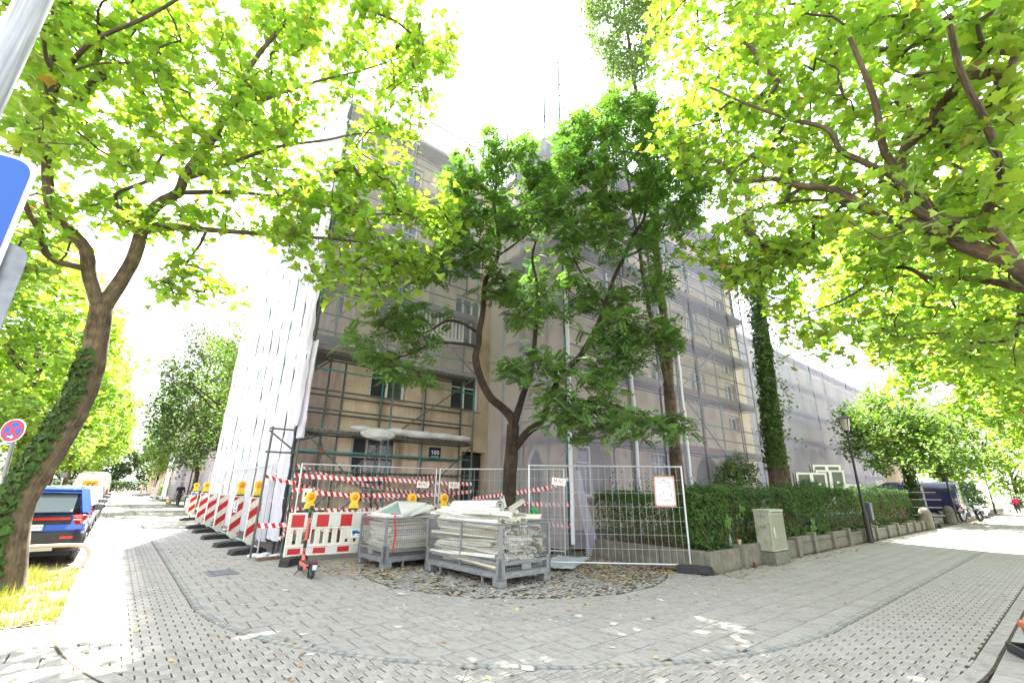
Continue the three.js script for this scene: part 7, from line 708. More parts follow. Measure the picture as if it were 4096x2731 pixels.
// car: local -z is forward, rear bumper at z = 0
function car(name, label, x, z, o) {
  const t = thing(name, label, o.cat || 'car', [x, 0, z]), L = o.L, W = o.W / 2, paint = phys(...o.col, { roughness: 0.28, metalness: o.metal ?? 0.25, clearcoat: 1, clearcoatRoughness: 0.04 }), belt = o.belt, roof = o.roof, gc = 0.24;
  const low = std(0.028, 0.029, 0.031, 0.7, 0, { map: grainTex });
  part(t, 'body', loft([ring(-0.02, W - 0.16, 0.42, belt - 0.12, 0.02), ring(-0.09, W - 0.05, 0.34, belt - 0.03, 0.03), ring(-0.3, W, 0.28, belt, 0.05), ring(-0.9, W + 0.02, gc, belt, 0.06), ring(-L * 0.5, W, gc, belt - 0.01, 0.05), ring(-L * 0.72, W, gc, belt - 0.05, 0.06), ring(-L * 0.88, W - 0.03, 0.28, belt - 0.14, 0.06), ring(-L + 0.1, W - 0.12, 0.34, belt - 0.24, 0.08), ring(-L, W - 0.3, 0.42, belt - 0.32, 0.08)].map(r => r)), paint);
  part(t, 'bumper', [loft([ring(0.03, W - 0.2, 0.34, 0.6, 0.01, 0.06), ring(0.01, W - 0.08, 0.28, 0.64, 0.01, 0.06), ring(-0.2, W + 0.012, 0.24, 0.62, 0.0, 0.05), ring(-0.32, W + 0.012, 0.24, 0.5, 0.0, 0.05)])], o.bumper ? paint : low); part(t, 'diffuser', box(W * 1.1, 0.1, 0.06, 0, 0.33, 0.02), std(0.4, 0.4, 0.4, 0.4, 0.4)); part(t, 'sill', [-1, 1].map(s => box(0.05, 0.16, L * 0.62, s * (W - 0.005), 0.31, -L * 0.5)), low);
  const rz = o.rearSlope ?? 0.36, gl = [[-0.12, belt - 0.02, W - 0.12], [-0.12 - rz, roof - 0.09, W - 0.24], [-L * 0.42, roof - 0.06, W - 0.24], [-L * 0.58, roof - 0.1, W - 0.25], [-L * 0.75, belt - 0.08, W - 0.14]];
  const gr = (zz, wB, wT, yT) => { const P = [[-wB, belt - 0.06], [wB, belt - 0.06], [lerp(wB, wT, 0.5), lerp(belt, yT, 0.5)], [wT, yT - 0.03], [wT - 0.08, yT], [-(wT - 0.08), yT], [-wT, yT - 0.03], [-lerp(wB, wT, 0.5), lerp(belt, yT, 0.5)]]; return P; };
  const cab = [[-0.1, -0.1], [-0.12 - rz, -0.14 - rz]]; const rings = []; const mk = (zB, zT, yT, wT) => { const wB = W - 0.06; return gr(0, wB, wT, yT).map(([a, b]) => V(a, b, lerp(zB, zT, Math.max(0, (b - belt + 0.06) / (yT - belt + 0.06))))); };
  rings.push(mk(-0.1, -0.12 - rz, roof - 0.05, W - 0.2), mk(-0.6, -0.6 - rz * 0.4, roof - 0.015, W - 0.2), mk(-L * 0.42, -L * 0.42, roof - 0.01, W - 0.2), mk(-L * 0.6, -L * 0.54, roof - 0.06, W - 0.21), mk(-L * 0.74, -L * 0.58, roof - 0.1, W - 0.22)); part(t, 'cabin_glass', loft(rings), M.darkGlass);
  part(t, 'roof', loft([[-0.02 - rz, roof - 0.055, W - 0.2], [-0.12 - rz, roof - 0.012, W - 0.185], [-0.7 - rz * 0.4, roof + 0.02, W - 0.18], [-L * 0.42, roof + 0.02, W - 0.18], [-L * 0.56, roof - 0.06, W - 0.2]].map(([zz, y, w]) => [[-w, y - 0.05], [w, y - 0.05], [w, y - 0.02], [w - 0.1, y + 0.012], [0, y + 0.022], [-(w - 0.1), y + 0.012], [-w, y - 0.02]].map(p => V(p[0], p[1], zz)))), paint);
  const pil = []; for (const s of [-1, 1]) for (const [za, zb] of [[-0.14, -0.14 - rz], [-L * 0.3, -L * 0.32], [-L * 0.52, -L * 0.5], [-L * 0.73, -L * 0.575]]) pil.push(beam([s * (W - 0.06), belt - 0.04, za], [s * (W - 0.195), roof - 0.05, zb], za > -0.2 ? 0.14 : 0.05, za > -0.2 ? 0.2 : 0.07)); part(t, 'pillar', pil, paint);
  if (o.hatch) { const hg = part(t, 'hatch', beam([0, belt - 0.04, -0.06], [0, belt - 0.3, 0.0], W * 1.9, 0.02), paint); const a = V(0, belt + 0.03, -0.1), b = V(0, roof - 0.08, -0.115 - rz); const glass = part(t, 'rear_window', beam(a, b, (W - 0.26) * 2, 0.02), phys(0.1, 0.13, 0.13, { roughness: 0.02 })); part(t, 'wiper', beam([-0.02, belt + 0.05, -0.06], [0.42 * -1, belt + 0.07, -0.06], 0.02, 0.02), M.black); part(t, 'brake_light', box(0.4, 0.018, 0.02, 0, roof - 0.045, -0.06 - rz), M.red); part(t, 'spoiler', beam([0, roof, -0.2 - rz], [0, roof - 0.02, 0.0 - rz], (W - 0.22) * 2, 0.03), paint); }
  const redL = phys(0.42, 0.006, 0.008, { roughness: 0.12, clearcoat: 1 }), ly = o.lightY || belt - 0.16; for (const s of [-1, 1]) { const l = part(t, 'tail_light', [loft([ring(0.02, 0.1, -0.09, 0.09, 0, 0.03), ring(-0.22, 0.13, -0.1, 0.1, 0, 0.03)].map(r => r.map(p => V(p.x + s * (W - 0.11), p.y + ly, p.z))))], redL); part(l, 'reverse_lamp', rbox(0.12, 0.02, 0.01, 0.004, s * (W - 0.15), ly, 0.03), std(0.7, 0.6, 0.6, 0.2)); part(t, 'reflector', rbox(0.2, 0.05, 0.012, 0.006, s * (W - 0.24), 0.52, 0.034), redL); }
  if (o.band) { part(t, 'light_band', box(W * 2 - 0.5, 0.045, 0.02, 0, ly + 0.02, 0.015), redL); part(t, 'garnish', box(W * 2 - 0.46, 0.16, 0.012, 0, ly, 0.008), M.darkGlass); }
  for (const s of [-1, 1]) for (const wz of [-0.78, -L + 0.82]) { const wh = part(t, 'wheel', moved(new THREE.TorusGeometry(0.245, 0.09, 12, 30), s * (W - 0.1), 0.325, wz, 0, Math.PI / 2), M.rubber); const rim = [moved(new THREE.CylinderGeometry(0.06, 0.06, 0.04, 12), s * (W - 0.03), 0.325, wz, 0, 0, Math.PI / 2), moved(new THREE.TorusGeometry(0.2, 0.02, 6, 26), s * (W - 0.035), 0.325, wz, 0, Math.PI / 2)]; for (let i = 0; i < 5; i++) { const a = i * 1.257; rim.push(bar([s * (W - 0.03), 0.325, wz], [s * (W - 0.035), 0.325 + Math.sin(a) * 0.2, wz + Math.cos(a) * 0.2], 0.026, 6)); } part(wh, 'rim', rim, std(0.42, 0.42, 0.43, 0.35, 0.8)); part(wh, 'wheel_arch', moved(new THREE.TorusGeometry(0.36, 0.045, 6, 22, Math.PI), s * (W - 0.005), 0.325, wz, 0, Math.PI / 2), low); part(wh, 'brake_disc', moved(new THREE.CylinderGeometry(0.19, 0.19, 0.03, 20), s * (W - 0.1), 0.325, wz, 0, 0, Math.PI / 2), M.black); }
  for (const s of [-1, 1]) { const m = part(t, 'mirror', [new THREE.SphereGeometry(1, 14, 10).scale(0.13, 0.085, 0.07).translate(s * (W + 0.1), belt + 0.06, -L * 0.64), bar([s * (W - 0.04), belt, -L * 0.65], [s * (W + 0.06), belt + 0.03, -L * 0.645], 0.02)], M.black); part(m, 'mirror_glass', rbox(0.17, 0.1, 0.01, 0.004, s * (W + 0.1), belt + 0.06, -L * 0.64 + 0.068), phys(0.1, 0.12, 0.12, { roughness: 0.02 })); part(t, 'door_handle', [rbox(0.025, 0.03, 0.16, 0.008, s * (W + 0.012), belt - 0.12, -L * 0.36), rbox(0.025, 0.03, 0.16, 0.008, s * (W + 0.012), belt - 0.12, -L * 0.58)], paint); }
  const dl = []; for (const s of [-1, 1]) for (const q of [0.27, 0.46, 0.7]) dl.push(box(0.008, belt - 0.42, 0.008, s * (W + 0.008), (belt + 0.36) / 2, -L * q)); part(t, 'door_gap', dl, M.black); part(t, 'exhaust_shield', box(W * 1.7, 0.2, L * 0.8, 0, 0.24, -L * 0.5), M.black);
  if (o.plate) { const p = part(t, 'number_plate', rbox(0.52, 0.115, 0.012, 0.006, 0, o.plateY || belt - 0.36, 0.03), M.white); part(p, 'plate_print', new THREE.PlaneGeometry(0.51, 0.105).translate(0, o.plateY || belt - 0.36, 0.037), new THREE.MeshStandardMaterial({ roughness: 0.4, map: printTex(512, 106, (c, w, h) => { c.fillStyle = '#f0f0ee'; c.fillRect(0, 0, w, h); c.strokeStyle = '#111'; c.lineWidth = 6; c.strokeRect(3, 3, w - 6, h - 6); c.fillStyle = '#123a9c'; c.fillRect(4, 4, 40, h - 8); c.fillStyle = '#15161a'; c.font = 'bold 84px sans-serif'; c.textAlign = 'right'; c.fillText(o.plate, w - 14, 84); }) })); }
  if (o.railsOn) part(t, 'roof_rail', [-1, 1].map(s => bar([s * (W - 0.24), roof + 0.05, -0.5], [s * (W - 0.24), roof + 0.04, -L * 0.5], 0.014)), M.black); part(t, 'antenna', moved(new THREE.ConeGeometry(0.03, 0.07, 8), 0, roof + 0.05, -0.75), M.black); return t;
}
car('parked_car', 'metallic blue compact car with a red rear light band parked beside the leaning tree', -1.22, -13.62, { L: 4.1, W: 1.78, belt: 0.97, roof: 1.46, col: [0.012, 0.07, 0.36], metal: 0.45, hatch: true, band: true, plate: 'NT 511', plateY: 0.72, railsOn: true, lightY: 0.86 });
car('parked_car', 'white hatchback parked in front of the blue car', -1.22, -18.7, { L: 4.2, W: 1.78, belt: 0.97, roof: 1.44, col: [0.72, 0.72, 0.7], metal: 0, hatch: true, plate: 'M 418', bumper: true }); car('parked_car', 'silver estate car parked ahead of the white hatchback', -1.22, -23.9, { L: 4.5, W: 1.8, belt: 1.0, roof: 1.48, col: [0.5, 0.51, 0.52], metal: 0.5, hatch: true, plate: 'M 27', bumper: true, railsOn: true }); car('parked_car', 'dark grey car with red lights parked behind the white delivery van', -1.22, -31.6, { L: 4.3, W: 1.78, belt: 0.98, roof: 1.45, col: [0.05, 0.052, 0.06], metal: 0.4, hatch: true, plate: 'M 903', bumper: true });
car('parked_car', 'white car parked on the far side of the road behind the leaning tree', -6.4, -16.4, { L: 4.4, W: 1.8, belt: 1.0, roof: 1.48, col: [0.7, 0.7, 0.7], metal: 0, hatch: true, bumper: true }); car('parked_car', 'grey car across the road seen past the tree trunk', -5.2, -27, { L: 4.4, W: 1.8, belt: 1.0, roof: 1.48, col: [0.35, 0.35, 0.36], metal: 0.4, hatch: true, bumper: true }); car('parked_car', 'pale car across the road ahead of the grey one', -5.4, -34, { L: 4.4, W: 1.8, belt: 1.0, roof: 1.48, col: [0.6, 0.6, 0.6], metal: 0.2, hatch: true, bumper: true });
// box vans: local -z forward, rear at z = 0
function van(label, x, z, turn, o) { const t = thing('panel_van', label, 'van', [x, 0, z], turn), L = o.L, W = o.W / 2, H = o.H, paint = phys(...o.col, { roughness: 0.3, metalness: o.metal ?? 0, clearcoat: 1, clearcoatRoughness: 0.05 }); const R = (zz, y1, w, ti = 0.14, y0 = 0.38) => ring(zz, w, y0, y1, ti, 0.28); part(t, 'body', loft([R(0, H - 0.14, W - 0.1), R(-0.08, H - 0.04, W - 0.02), R(-0.6, H, W), R(-L * 0.5, H, W), R(-L * 0.68, H - 0.02, W), R(-L * 0.76, H - 0.28, W - 0.02), R(-L * 0.84, H - 0.95, W - 0.03), R(-L * 0.88, 1.35, W - 0.03, 0.1), R(-L + 0.15, 1.1, W - 0.1, 0.1), R(-L, 0.85, W - 0.25, 0.1)]), paint);
  for (const s of [-1, 1]) { part(t, 'tail_light', rbox(0.12, 0.42, 0.05, 0.015, s * (W - 0.09), 1.05, 0.0), phys(0.5, 0.012, 0.01, { roughness: 0.15 })); for (const wz of [-1.15, -L + 1.05]) { const wh = part(t, 'wheel', moved(new THREE.TorusGeometry(0.25, 0.1, 12, 28), s * (W - 0.12), 0.35, wz, 0, Math.PI / 2), M.rubber); part(wh, 'rim', moved(new THREE.CylinderGeometry(0.2, 0.2, 0.06, 20), s * (W - 0.06), 0.35, wz, 0, 0, Math.PI / 2), M.steel); } part(t, 'side_window', rbox(0.02, 0.62, o.sideGlass ? L * 0.62 : 0.01, 0.008, s * (W - 0.045), H - 0.82, -L * 0.38, 0, 0, s * 0.06), M.darkGlass); part(t, 'cab_window', rbox(0.02, 0.5, L * 0.13, 0.008, s * (W - 0.035), H - 0.95, -L * 0.74, 0, 0, s * 0.05), M.darkGlass); part(t, 'mirror', rbox(0.14, 0.3, 0.1, 0.03, s * (W + 0.14), 1.5, -L * 0.82), M.black); part(t, 'trim_strip', box(0.02, 0.1, L * 0.7, s * (W + 0.006), 0.72, -L * 0.45), M.black); }
  for (const s of [-1, 1]) { const d = part(t, 'rear_door', rbox(W - 0.16, H - 0.72, 0.02, 0.008, s * (W / 2 - 0.06), (H - 0.14 + 0.55) / 2 + 0.02, 0.006), paint); if (o.rearGlass) part(d, 'pane', rbox(W - 0.32, 0.7, 0.01, 0.004, s * (W / 2 - 0.07), H - 0.75, 0.02), M.darkGlass); } part(t, 'bumper', rbox(W * 2 - 0.06, 0.24, 0.2, 0.04, 0, 0.5, 0.03), std(0.04, 0.04, 0.045, 0.6)); part(t, 'brake_light', rbox(0.4, 0.04, 0.02, 0.006, 0, H - 0.1, 0.0), M.red); part(t, 'number_plate', box(0.52, 0.115, 0.01, 0, 0.66, 0.135), M.white); part(t, 'windscreen', beam([0, H - 0.32, -L * 0.765], [0, 1.42, -L * 0.87], W * 1.75, 0.02), M.darkGlass); part(t, 'underbody', box(W * 1.7, 0.2, L * 0.9, 0, 0.36, -L * 0.5), M.black);
  if (o.sign) { const g = new THREE.PlaneGeometry(0.78, 0.6).translate(-0.1, H - 0.95, 0.024); part(t, 'door_sign', [rbox(0.8, 0.62, 0.012, 0.004, -0.1, H - 0.95, 0.014)], std(0.75, 0.45, 0.01, 0.4)); part(t, 'sign_print', g, new THREE.MeshStandardMaterial({ roughness: 0.4, map: printTex(256, 200, (c, w, h) => { c.fillStyle = '#f3b511'; c.fillRect(0, 0, w, h); c.fillStyle = '#15140f'; c.font = 'italic bold 150px sans-serif'; c.textAlign = 'center'; c.fillText('SF', w / 2, 150); }) })); } if (o.roofPod) part(t, 'roof_pod', rbox(0.3, 0.07, 0.3, 0.03, 0.2, H + 0.03, -0.3), M.black); return t; }
van('white delivery van with a yellow door sign lettered SF', -1.35, -45, 0, { L: 6, W: 2.0, H: 2.45, col: [0.7, 0.71, 0.72], sign: true }); van('dark blue high roofed van parked across the driveway on the right street', 51.2, -6.3, 0.02, { L: 6.4, W: 2.0, H: 2.62, col: [0.002, 0.004, 0.042], metal: 0.1, sideGlass: true, rearGlass: true, roofPod: true });
// ---------------------------------------------------------------- signs and rail on the left
{ const t = thing('blue_traffic_sign', 'large blue traffic sign with white rim on a thick grey pole close to the view', 'traffic sign'), pole = [at(-165, 620, 1.85), at(-80, -60, 1.85)], base = V(pole[0].x, 0, pole[0].z); const d = pole[1].clone().sub(pole[0]); part(t, 'pole', bar(base, V(base.x, 4.6, base.z), 0.038, 20), std(0.5, 0.53, 0.56, 0.5, 0.35, { map: galvTex }));
  // plate seen obliquely, hanging on the pole; its right edge shows
  const c = V(base.x, 0, base.z), yaw = Math.atan2(-c.x, -c.z) - 0.42; const g = new THREE.Group(); const mk = (w, h, y, x, dz, mat, edge, nm, lbl) => { const s = roundRect(w, h, 0.045), geo = extr(s, 0.004, 0).translate(x, y, dz); geo.rotateY(yaw).translate(c.x, 0, c.z); return part(t, nm, geo, mat, lbl); }; t.userData.signYaw = undefined; delete t.userData.signYaw;
  mk(0.42, 0.42, 2.215, -0.036, 0.05, std(0.74, 0.75, 0.76, 0.4), 0, 'rim'); mk(0.398, 0.398, 2.215, -0.036, 0.0555, std(0.001, 0.075, 0.36, 0.35), 0, 'blue_face'); mk(0.42, 0.36, 1.99, 0.004, 0.035, std(0.33, 0.37, 0.4, 0.5, 0.4, { map: galvTex }), 0, 'additional_plate', 'bare grey plate below the blue face'); part(t, 'clamp', [bar([c.x, 2.3, c.z], [c.x, 2.34, c.z], 0.046, 14), bar([c.x, 2.1, c.z], [c.x, 2.14, c.z], 0.046, 14)], M.steel); }
{ const p = at(62, 1712, 12.4), t = thing('no_stopping_sign', 'round red and blue no stopping sign with white arrow on a tilted grey pole', 'traffic sign'), foot = at(-60, 2230, 12.4); foot.y = 0; part(t, 'pole', bar(foot, p.clone().add(V(0, 0.05, 0)), 0.034, 12), std(0.4, 0.42, 0.43, 0.5, 0.4, { map: galvTex })); const disc = new THREE.CylinderGeometry(0.21, 0.21, 0.012, 40).rotateX(Math.PI / 2), face = new THREE.CircleGeometry(0.208, 40).translate(0, 0, 0.0075); const yaw = Math.atan2(-p.x, -p.z) - 0.75, mt = new THREE.Matrix4().makeRotationFromEuler(new THREE.Euler(0, yaw, -0.12, 'YXZ')).setPosition(p.x + 0.04 * Math.sin(yaw), p.y - 0.05, p.z + 0.04 * Math.cos(yaw)); part(t, 'disc', disc.applyMatrix4(mt), M.white); part(t, 'face_print', face.applyMatrix4(mt), new THREE.MeshStandardMaterial({ roughness: 0.4, map: printTex(256, 256, (c, w, h) => { c.fillStyle = '#e9e7e4'; c.fillRect(0, 0, w, h); c.fillStyle = '#c8161d'; c.beginPath(); c.arc(128, 128, 120, 0, 7); c.fill(); c.fillStyle = '#0f4aa8'; c.beginPath(); c.arc(128, 128, 92, 0, 7); c.fill(); c.strokeStyle = '#c8161d'; c.lineWidth = 24; for (const s of [-1, 1]) { c.beginPath(); c.moveTo(128 - 66 * s, 62); c.lineTo(128 + 66 * s, 194); c.stroke(); } c.strokeStyle = '#f2f2f2'; c.lineWidth = 11; c.beginPath(); c.moveTo(98, 196); c.lineTo(156, 196); c.moveTo(138, 180); c.lineTo(158, 196); c.lineTo(138, 212); c.stroke(); }) })); }
single('hoop_rail', pipe([[-0.18, 0, -12.98], [-0.13, 0.22, -12.98], [-0.22, 0.38, -12.98], [-0.45, 0.42, -12.99], [-1.3, 0.42, -13.02], [-2.2, 0.42, -13.05], [-2.4, 0.35, -13.05], [-2.45, 0, -13.05]], 0.032, 12, 60), std(0.42, 0.36, 0.28, 0.5, 0.4), 'bent brownish steel hoop rail guarding the verge behind the blue car', 'rail');
for (const [x, z, l] of [[-4.5, -40, 'thin sign pole on the median seen past the parked cars'], [-3.4, -52, 'second thin sign pole on the median near the white van']]) { const t = thing('sign_pole', l, 'sign pole', [x, 0, z]); part(t, 'pole', bar([0, 0, 0], [0, 2.4, 0], 0.03), M.galvPipe); part(t, 'plate', box(0.4, 0.4, 0.01, 0, 2.3, 0.03), M.steel); }
{ const t = thing('street_lamp', 'dark lamp post with stickers behind the walking man', 'street lamp', [4.9, 0, -50]); part(t, 'post', lathe([[0.001, 0], [0.1, 0], [0.09, 0.9], [0.06, 1.0], [0.045, 4], [0.001, 4]], 12), std(0.06, 0.06, 0.06, 0.6)); part(t, 'lamp_head', [new THREE.CylinderGeometry(0.2, 0.12, 0.4, 6).translate(0, 4.25, 0), new THREE.ConeGeometry(0.26, 0.2, 6).translate(0, 4.55, 0)], std(0.1, 0.1, 0.1, 0.5)); const t2 = copyOf(t, 'dark lamp post near the far striped beacons', [4.6, 0, -95]); }
for (let i = 0; i < 4; i++) single('short_bollard', lathe([[0.001, 0], [0.07, 0], [0.06, 0.8], [0.04, 0.86], [0.001, 0.88]], 10), M.steel, 'short grey metal bollard in the row across the far street', 'bollard', [-1 + i * 1.6, 0, -118], 0, 'bollards across the far street');
// grass and fallen leaves
{ const rnd = rng(601), pl = [], blade = (() => { const g = new THREE.BufferGeometry(); g.setAttribute('position', new THREE.BufferAttribute(new Float32Array([-0.06, 0, 0, 0.06, 0, 0, 0.03, 0.6, 0.08, -0.06, 0, 0, 0.03, 0.6, 0.08, 0.0, 0.6, 0.08, 0.0, 0.6, 0.08, 0.03, 0.6, 0.08, 0.06, 1, 0.3]), 3)); g.computeVertexNormals(); return g; })(); const t = new THREE.Group(); const n = 26000, im = new THREE.InstancedMesh(blade, LM.grass, n), m = new THREE.Matrix4(), q = new THREE.Quaternion(); let k = 0; while (k < n) { const x = lerp(-4.5, -0.2, rnd()), z = lerp(-12.95, -8.25, rnd()), d = n2(x * 1.6, z * 1.6) + 0.35 * n2(x * 5, z * 5); if (d < -0.25 + 0.5 * Math.max(0, (x + 0.9) / 0.8) && rnd() < 0.93) continue; if (Math.hypot(x + 0.85, z + 10.9) < 0.33) continue; q.setFromEuler(new THREE.Euler((rnd() - 0.5) * 0.7, rnd() * 6.28, (rnd() - 0.5) * 0.7)); const s = 0.05 + 0.1 * rnd() * (0.6 + d * 0.6); m.compose(V(x, -0.012, z), q, V(s * 0.7, s * (0.8 + rnd()), s)); im.setMatrixAt(k, m); const c = 0.7 + 0.5 * rnd(), dry = rnd() < 0.3; im.setColorAt(k, dry ? C(1.5 * c, 1.0 * c, 1.6 * c) : C(c, c, c)); k++; } im.name = 'grass'; im.castShadow = im.receiveShadow = true; tag(im, 'patchy sunlit grass on the verge around the leaning tree', 'grass', null, 'stuff'); scene.add(im); }
{ const rnd = rng(602), dry = new THREE.MeshPhysicalMaterial({ color: C(0.36, 0.26, 0.13), roughness: 0.9, side: THREE.DoubleSide, transmission: 0.2, thickness: 0 }), pts = []; const add = (n, f, s = 1) => { for (let i = 0; i < n; i++) { const [x, z, y] = f(); pts.push([x, (y || 0) + 0.006, z, s * (0.6 + 0.7 * rnd())]); } };
  add(1500, () => { const a = rnd() * 6.28, r = 3.2 * Math.sqrt(rnd()) + (rnd() < 0.35 ? rnd() * rnd() * 1.6 : 0); let x = 7 + Math.cos(a) * r, z = -8.3 + Math.sin(a) * r; if (rnd() < 0.5) { x = lerp(7.2, 9.4, rnd()); z = lerp(-8.3, -5.6, rnd()); } return [x, z]; }, 0.8); add(500, () => [lerp(3.4, 5, rnd()), lerp(-11, -8.6, rnd())], 0.6); add(520, () => [lerp(9.5, 30, Math.pow(rnd(), 1.3)), -5.1 + Math.pow(rnd(), 2.2) * 0.7], 0.75); add(260, () => [lerp(1.4, 14, rnd()), lerp(-10, -1, rnd())], 0.6); add(120, () => [lerp(-0.1, 2.6, rnd()), lerp(-16, -4, rnd())], 0.6); add(700, () => [lerp(-2.2, -0.3, rnd()), lerp(-30, -13, rnd())], 0.7); add(500, () => [lerp(-3, -0.1, rnd()), lerp(-12.6, -8, rnd()), 0.01], 0.7); add(300, () => [lerp(38, 46, rnd()), lerp(-5.6, -4, rnd())], 1.2);
  const im = new THREE.InstancedMesh(planeLeaf, dry, pts.length), m = new THREE.Matrix4(), q = new THREE.Quaternion(); pts.forEach((p, i) => { q.setFromEuler(new THREE.Euler((rnd() - 0.5) * 0.5, rnd() * 6.28, (rnd() - 0.5) * 0.5)); const s = 0.075 * p[3]; m.compose(V(p[0], p[1] + s * 0.1, p[2]), q, V(s, s * 0.8, s)); im.setMatrixAt(i, m); const k = rnd(); im.setColorAt(i, k < 0.14 ? C(1.5, 1.4, 0.7) : k < 0.55 ? C(1.0, 0.85, 0.9) : k < 0.66 ? C(0.6, 1.0, 0.5) : C(0.5, 0.42, 0.45)); }); im.name = 'fallen_leaves'; im.castShadow = im.receiveShadow = true; tag(im, 'scattered dry yellow and brown leaves over paving and cobbles', 'leaf litter', null, 'stuff'); scene.add(im);
  const chips = new THREE.InstancedMesh(box(1, 0.4, 0.5), std(0.6, 0.6, 0.57, 0.7), 420), rr = rng(603); for (let i = 0; i < 420; i++) { const a = rr() * 6.28, r = 3.4 * Math.sqrt(rr()), x = 6.6 + Math.cos(a) * r, z = -7 + Math.sin(a) * r * 0.9; q.setFromEuler(new THREE.Euler(0, rr() * 6.28, 0)); const s = 0.008 + 0.03 * rr() * rr(); m.compose(V(x, 0.008, z), q, V(s, s * 0.5, s)); chips.setMatrixAt(i, m); } chips.name = 'plaster_chips'; chips.castShadow = chips.receiveShadow = true; tag(chips, 'white plaster and plastic chips strewn round the long bin', 'debris', null, 'stuff'); scene.add(chips);
  { const sp = []; for (let i = 0; i < 30; i++) { const x = lerp(1.6, 9.5, rr()), z = lerp(-9.5, -3, rr()), n = 9, R = (0.02 + 0.09 * rr() * rr()) * (i < 8 ? 1.5 : 1), P = []; for (let k = 0; k < n; k++) { const a = k / n * 6.283, r = R * (0.5 + 0.7 * rr()); P.push([Math.cos(a) * r * 1.5, Math.sin(a) * r]); } const g = new THREE.ShapeGeometry(poly(P)).rotateX(-Math.PI / 2).rotateY(rr() * 6.28).translate(x, 0.0055, z); sp.push(g); } const pm = single('plaster_splashes', merge(sp), std(0.6, 0.59, 0.56, 0.9, 0, { map: roughGrain }), 'dried white plaster splashes on the paving before the bins', 'stain'); pm.userData.kind = 'stuff'; const gm = []; for (let i = 0; i < 240; i++) { const x = lerp(-0.2, 16, rr()), z = lerp(-11, -0.8, rr()); gm.push(new THREE.CircleGeometry(0.008 + 0.016 * rr(), 7).rotateX(-Math.PI / 2).translate(x, 0.005, z)); } const gu = single('gum_spots', merge(gm), std(0.13, 0.125, 0.12, 0.9), 'small dark trodden gum spots on the paving', 'stain'); gu.userData.kind = 'stuff'; }
  const tw = []; for (let i = 0; i < 18; i++) { const x = lerp(7.6, 9.3, rr()), z = lerp(-7, -5.6, rr()), a = rr() * 6.28, l = 0.15 + rr() * 0.4; tw.push(bar([x, 0.012, z], [x + Math.cos(a) * l, 0.02, z + Math.sin(a) * l], 0.006, 4, 0.003)); } const tm = single('fallen_twigs', merge(tw), M.twig, 'thin brown twigs lying among the leaves by the planter wall', 'twigs'); tm.userData.kind = 'stuff'; }
// small litter
{ const t = thing('glass_bottle', 'clear glass bottle standing on the planter wall beside the paper cup', 'bottle', [10.62, 0.45, -5.22]); part(t, 'body', lathe([[0.001, 0], [0.032, 0], [0.034, 0.02], [0.034, 0.13], [0.014, 0.19], [0.013, 0.24], [0.001, 0.24]], 14), phys(0.3, 0.36, 0.3, { roughness: 0.06, transmission: 0.6, thickness: 0 })); part(t, 'label', new THREE.CylinderGeometry(0.0348, 0.0348, 0.06, 14, 1, true).translate(0, 0.075, 0), std(0.08, 0.1, 0.1, 0.6)); }
{ const t = thing('paper_cup', 'brown paper coffee cup on the planter wall beside the bottle', 'cup', [11.0, 0.45, -5.2]); part(t, 'cup', lathe([[0.001, 0], [0.03, 0], [0.042, 0.11], [0.04, 0.112], [0.001, 0.1]], 16), std(0.5, 0.36, 0.24, 0.8)); part(t, 'mark', new THREE.CircleGeometry(0.018, 16).translate(0, 0.06, 0.0375), std(0.2, 0.08, 0.03, 0.8)); }
single('drink_can', lathe([[0.001, 0], [0.03, 0], [0.033, 0.01], [0.033, 0.105], [0.026, 0.115], [0.001, 0.113]], 14), std(0.16, 0.03, 0.025, 0.35, 0.4), 'dark red drinks can standing at the foot of the planter wall', 'can', [11.15, 0, -5.0]);
{ const t = thing('terracotta_pot', 'terracotta plant pot in a dark square saucer at the outer edge of the cycle path', 'flower pot', [7.5, 0, -0.58], 0.5); part(t, 'pot', lathe([[0.001, 0.03], [0.12, 0.03], [0.16, 0.28], [0.175, 0.28], [0.175, 0.33], [0.15, 0.33], [0.14, 0.28], [0.001, 0.26]], 24), std(0.4, 0.13, 0.06, 0.85)); part(t, 'saucer', [box(0.46, 0.02, 0.46, 0, 0.015, 0), box(0.46, 0.09, 0.02, 0, 0.05, 0.23), box(0.46, 0.09, 0.02, 0, 0.05, -0.23), box(0.02, 0.09, 0.46, 0.23, 0.05, 0), box(0.02, 0.09, 0.46, -0.23, 0.05, 0)], std(0.02, 0.022, 0.03, 0.4)); }
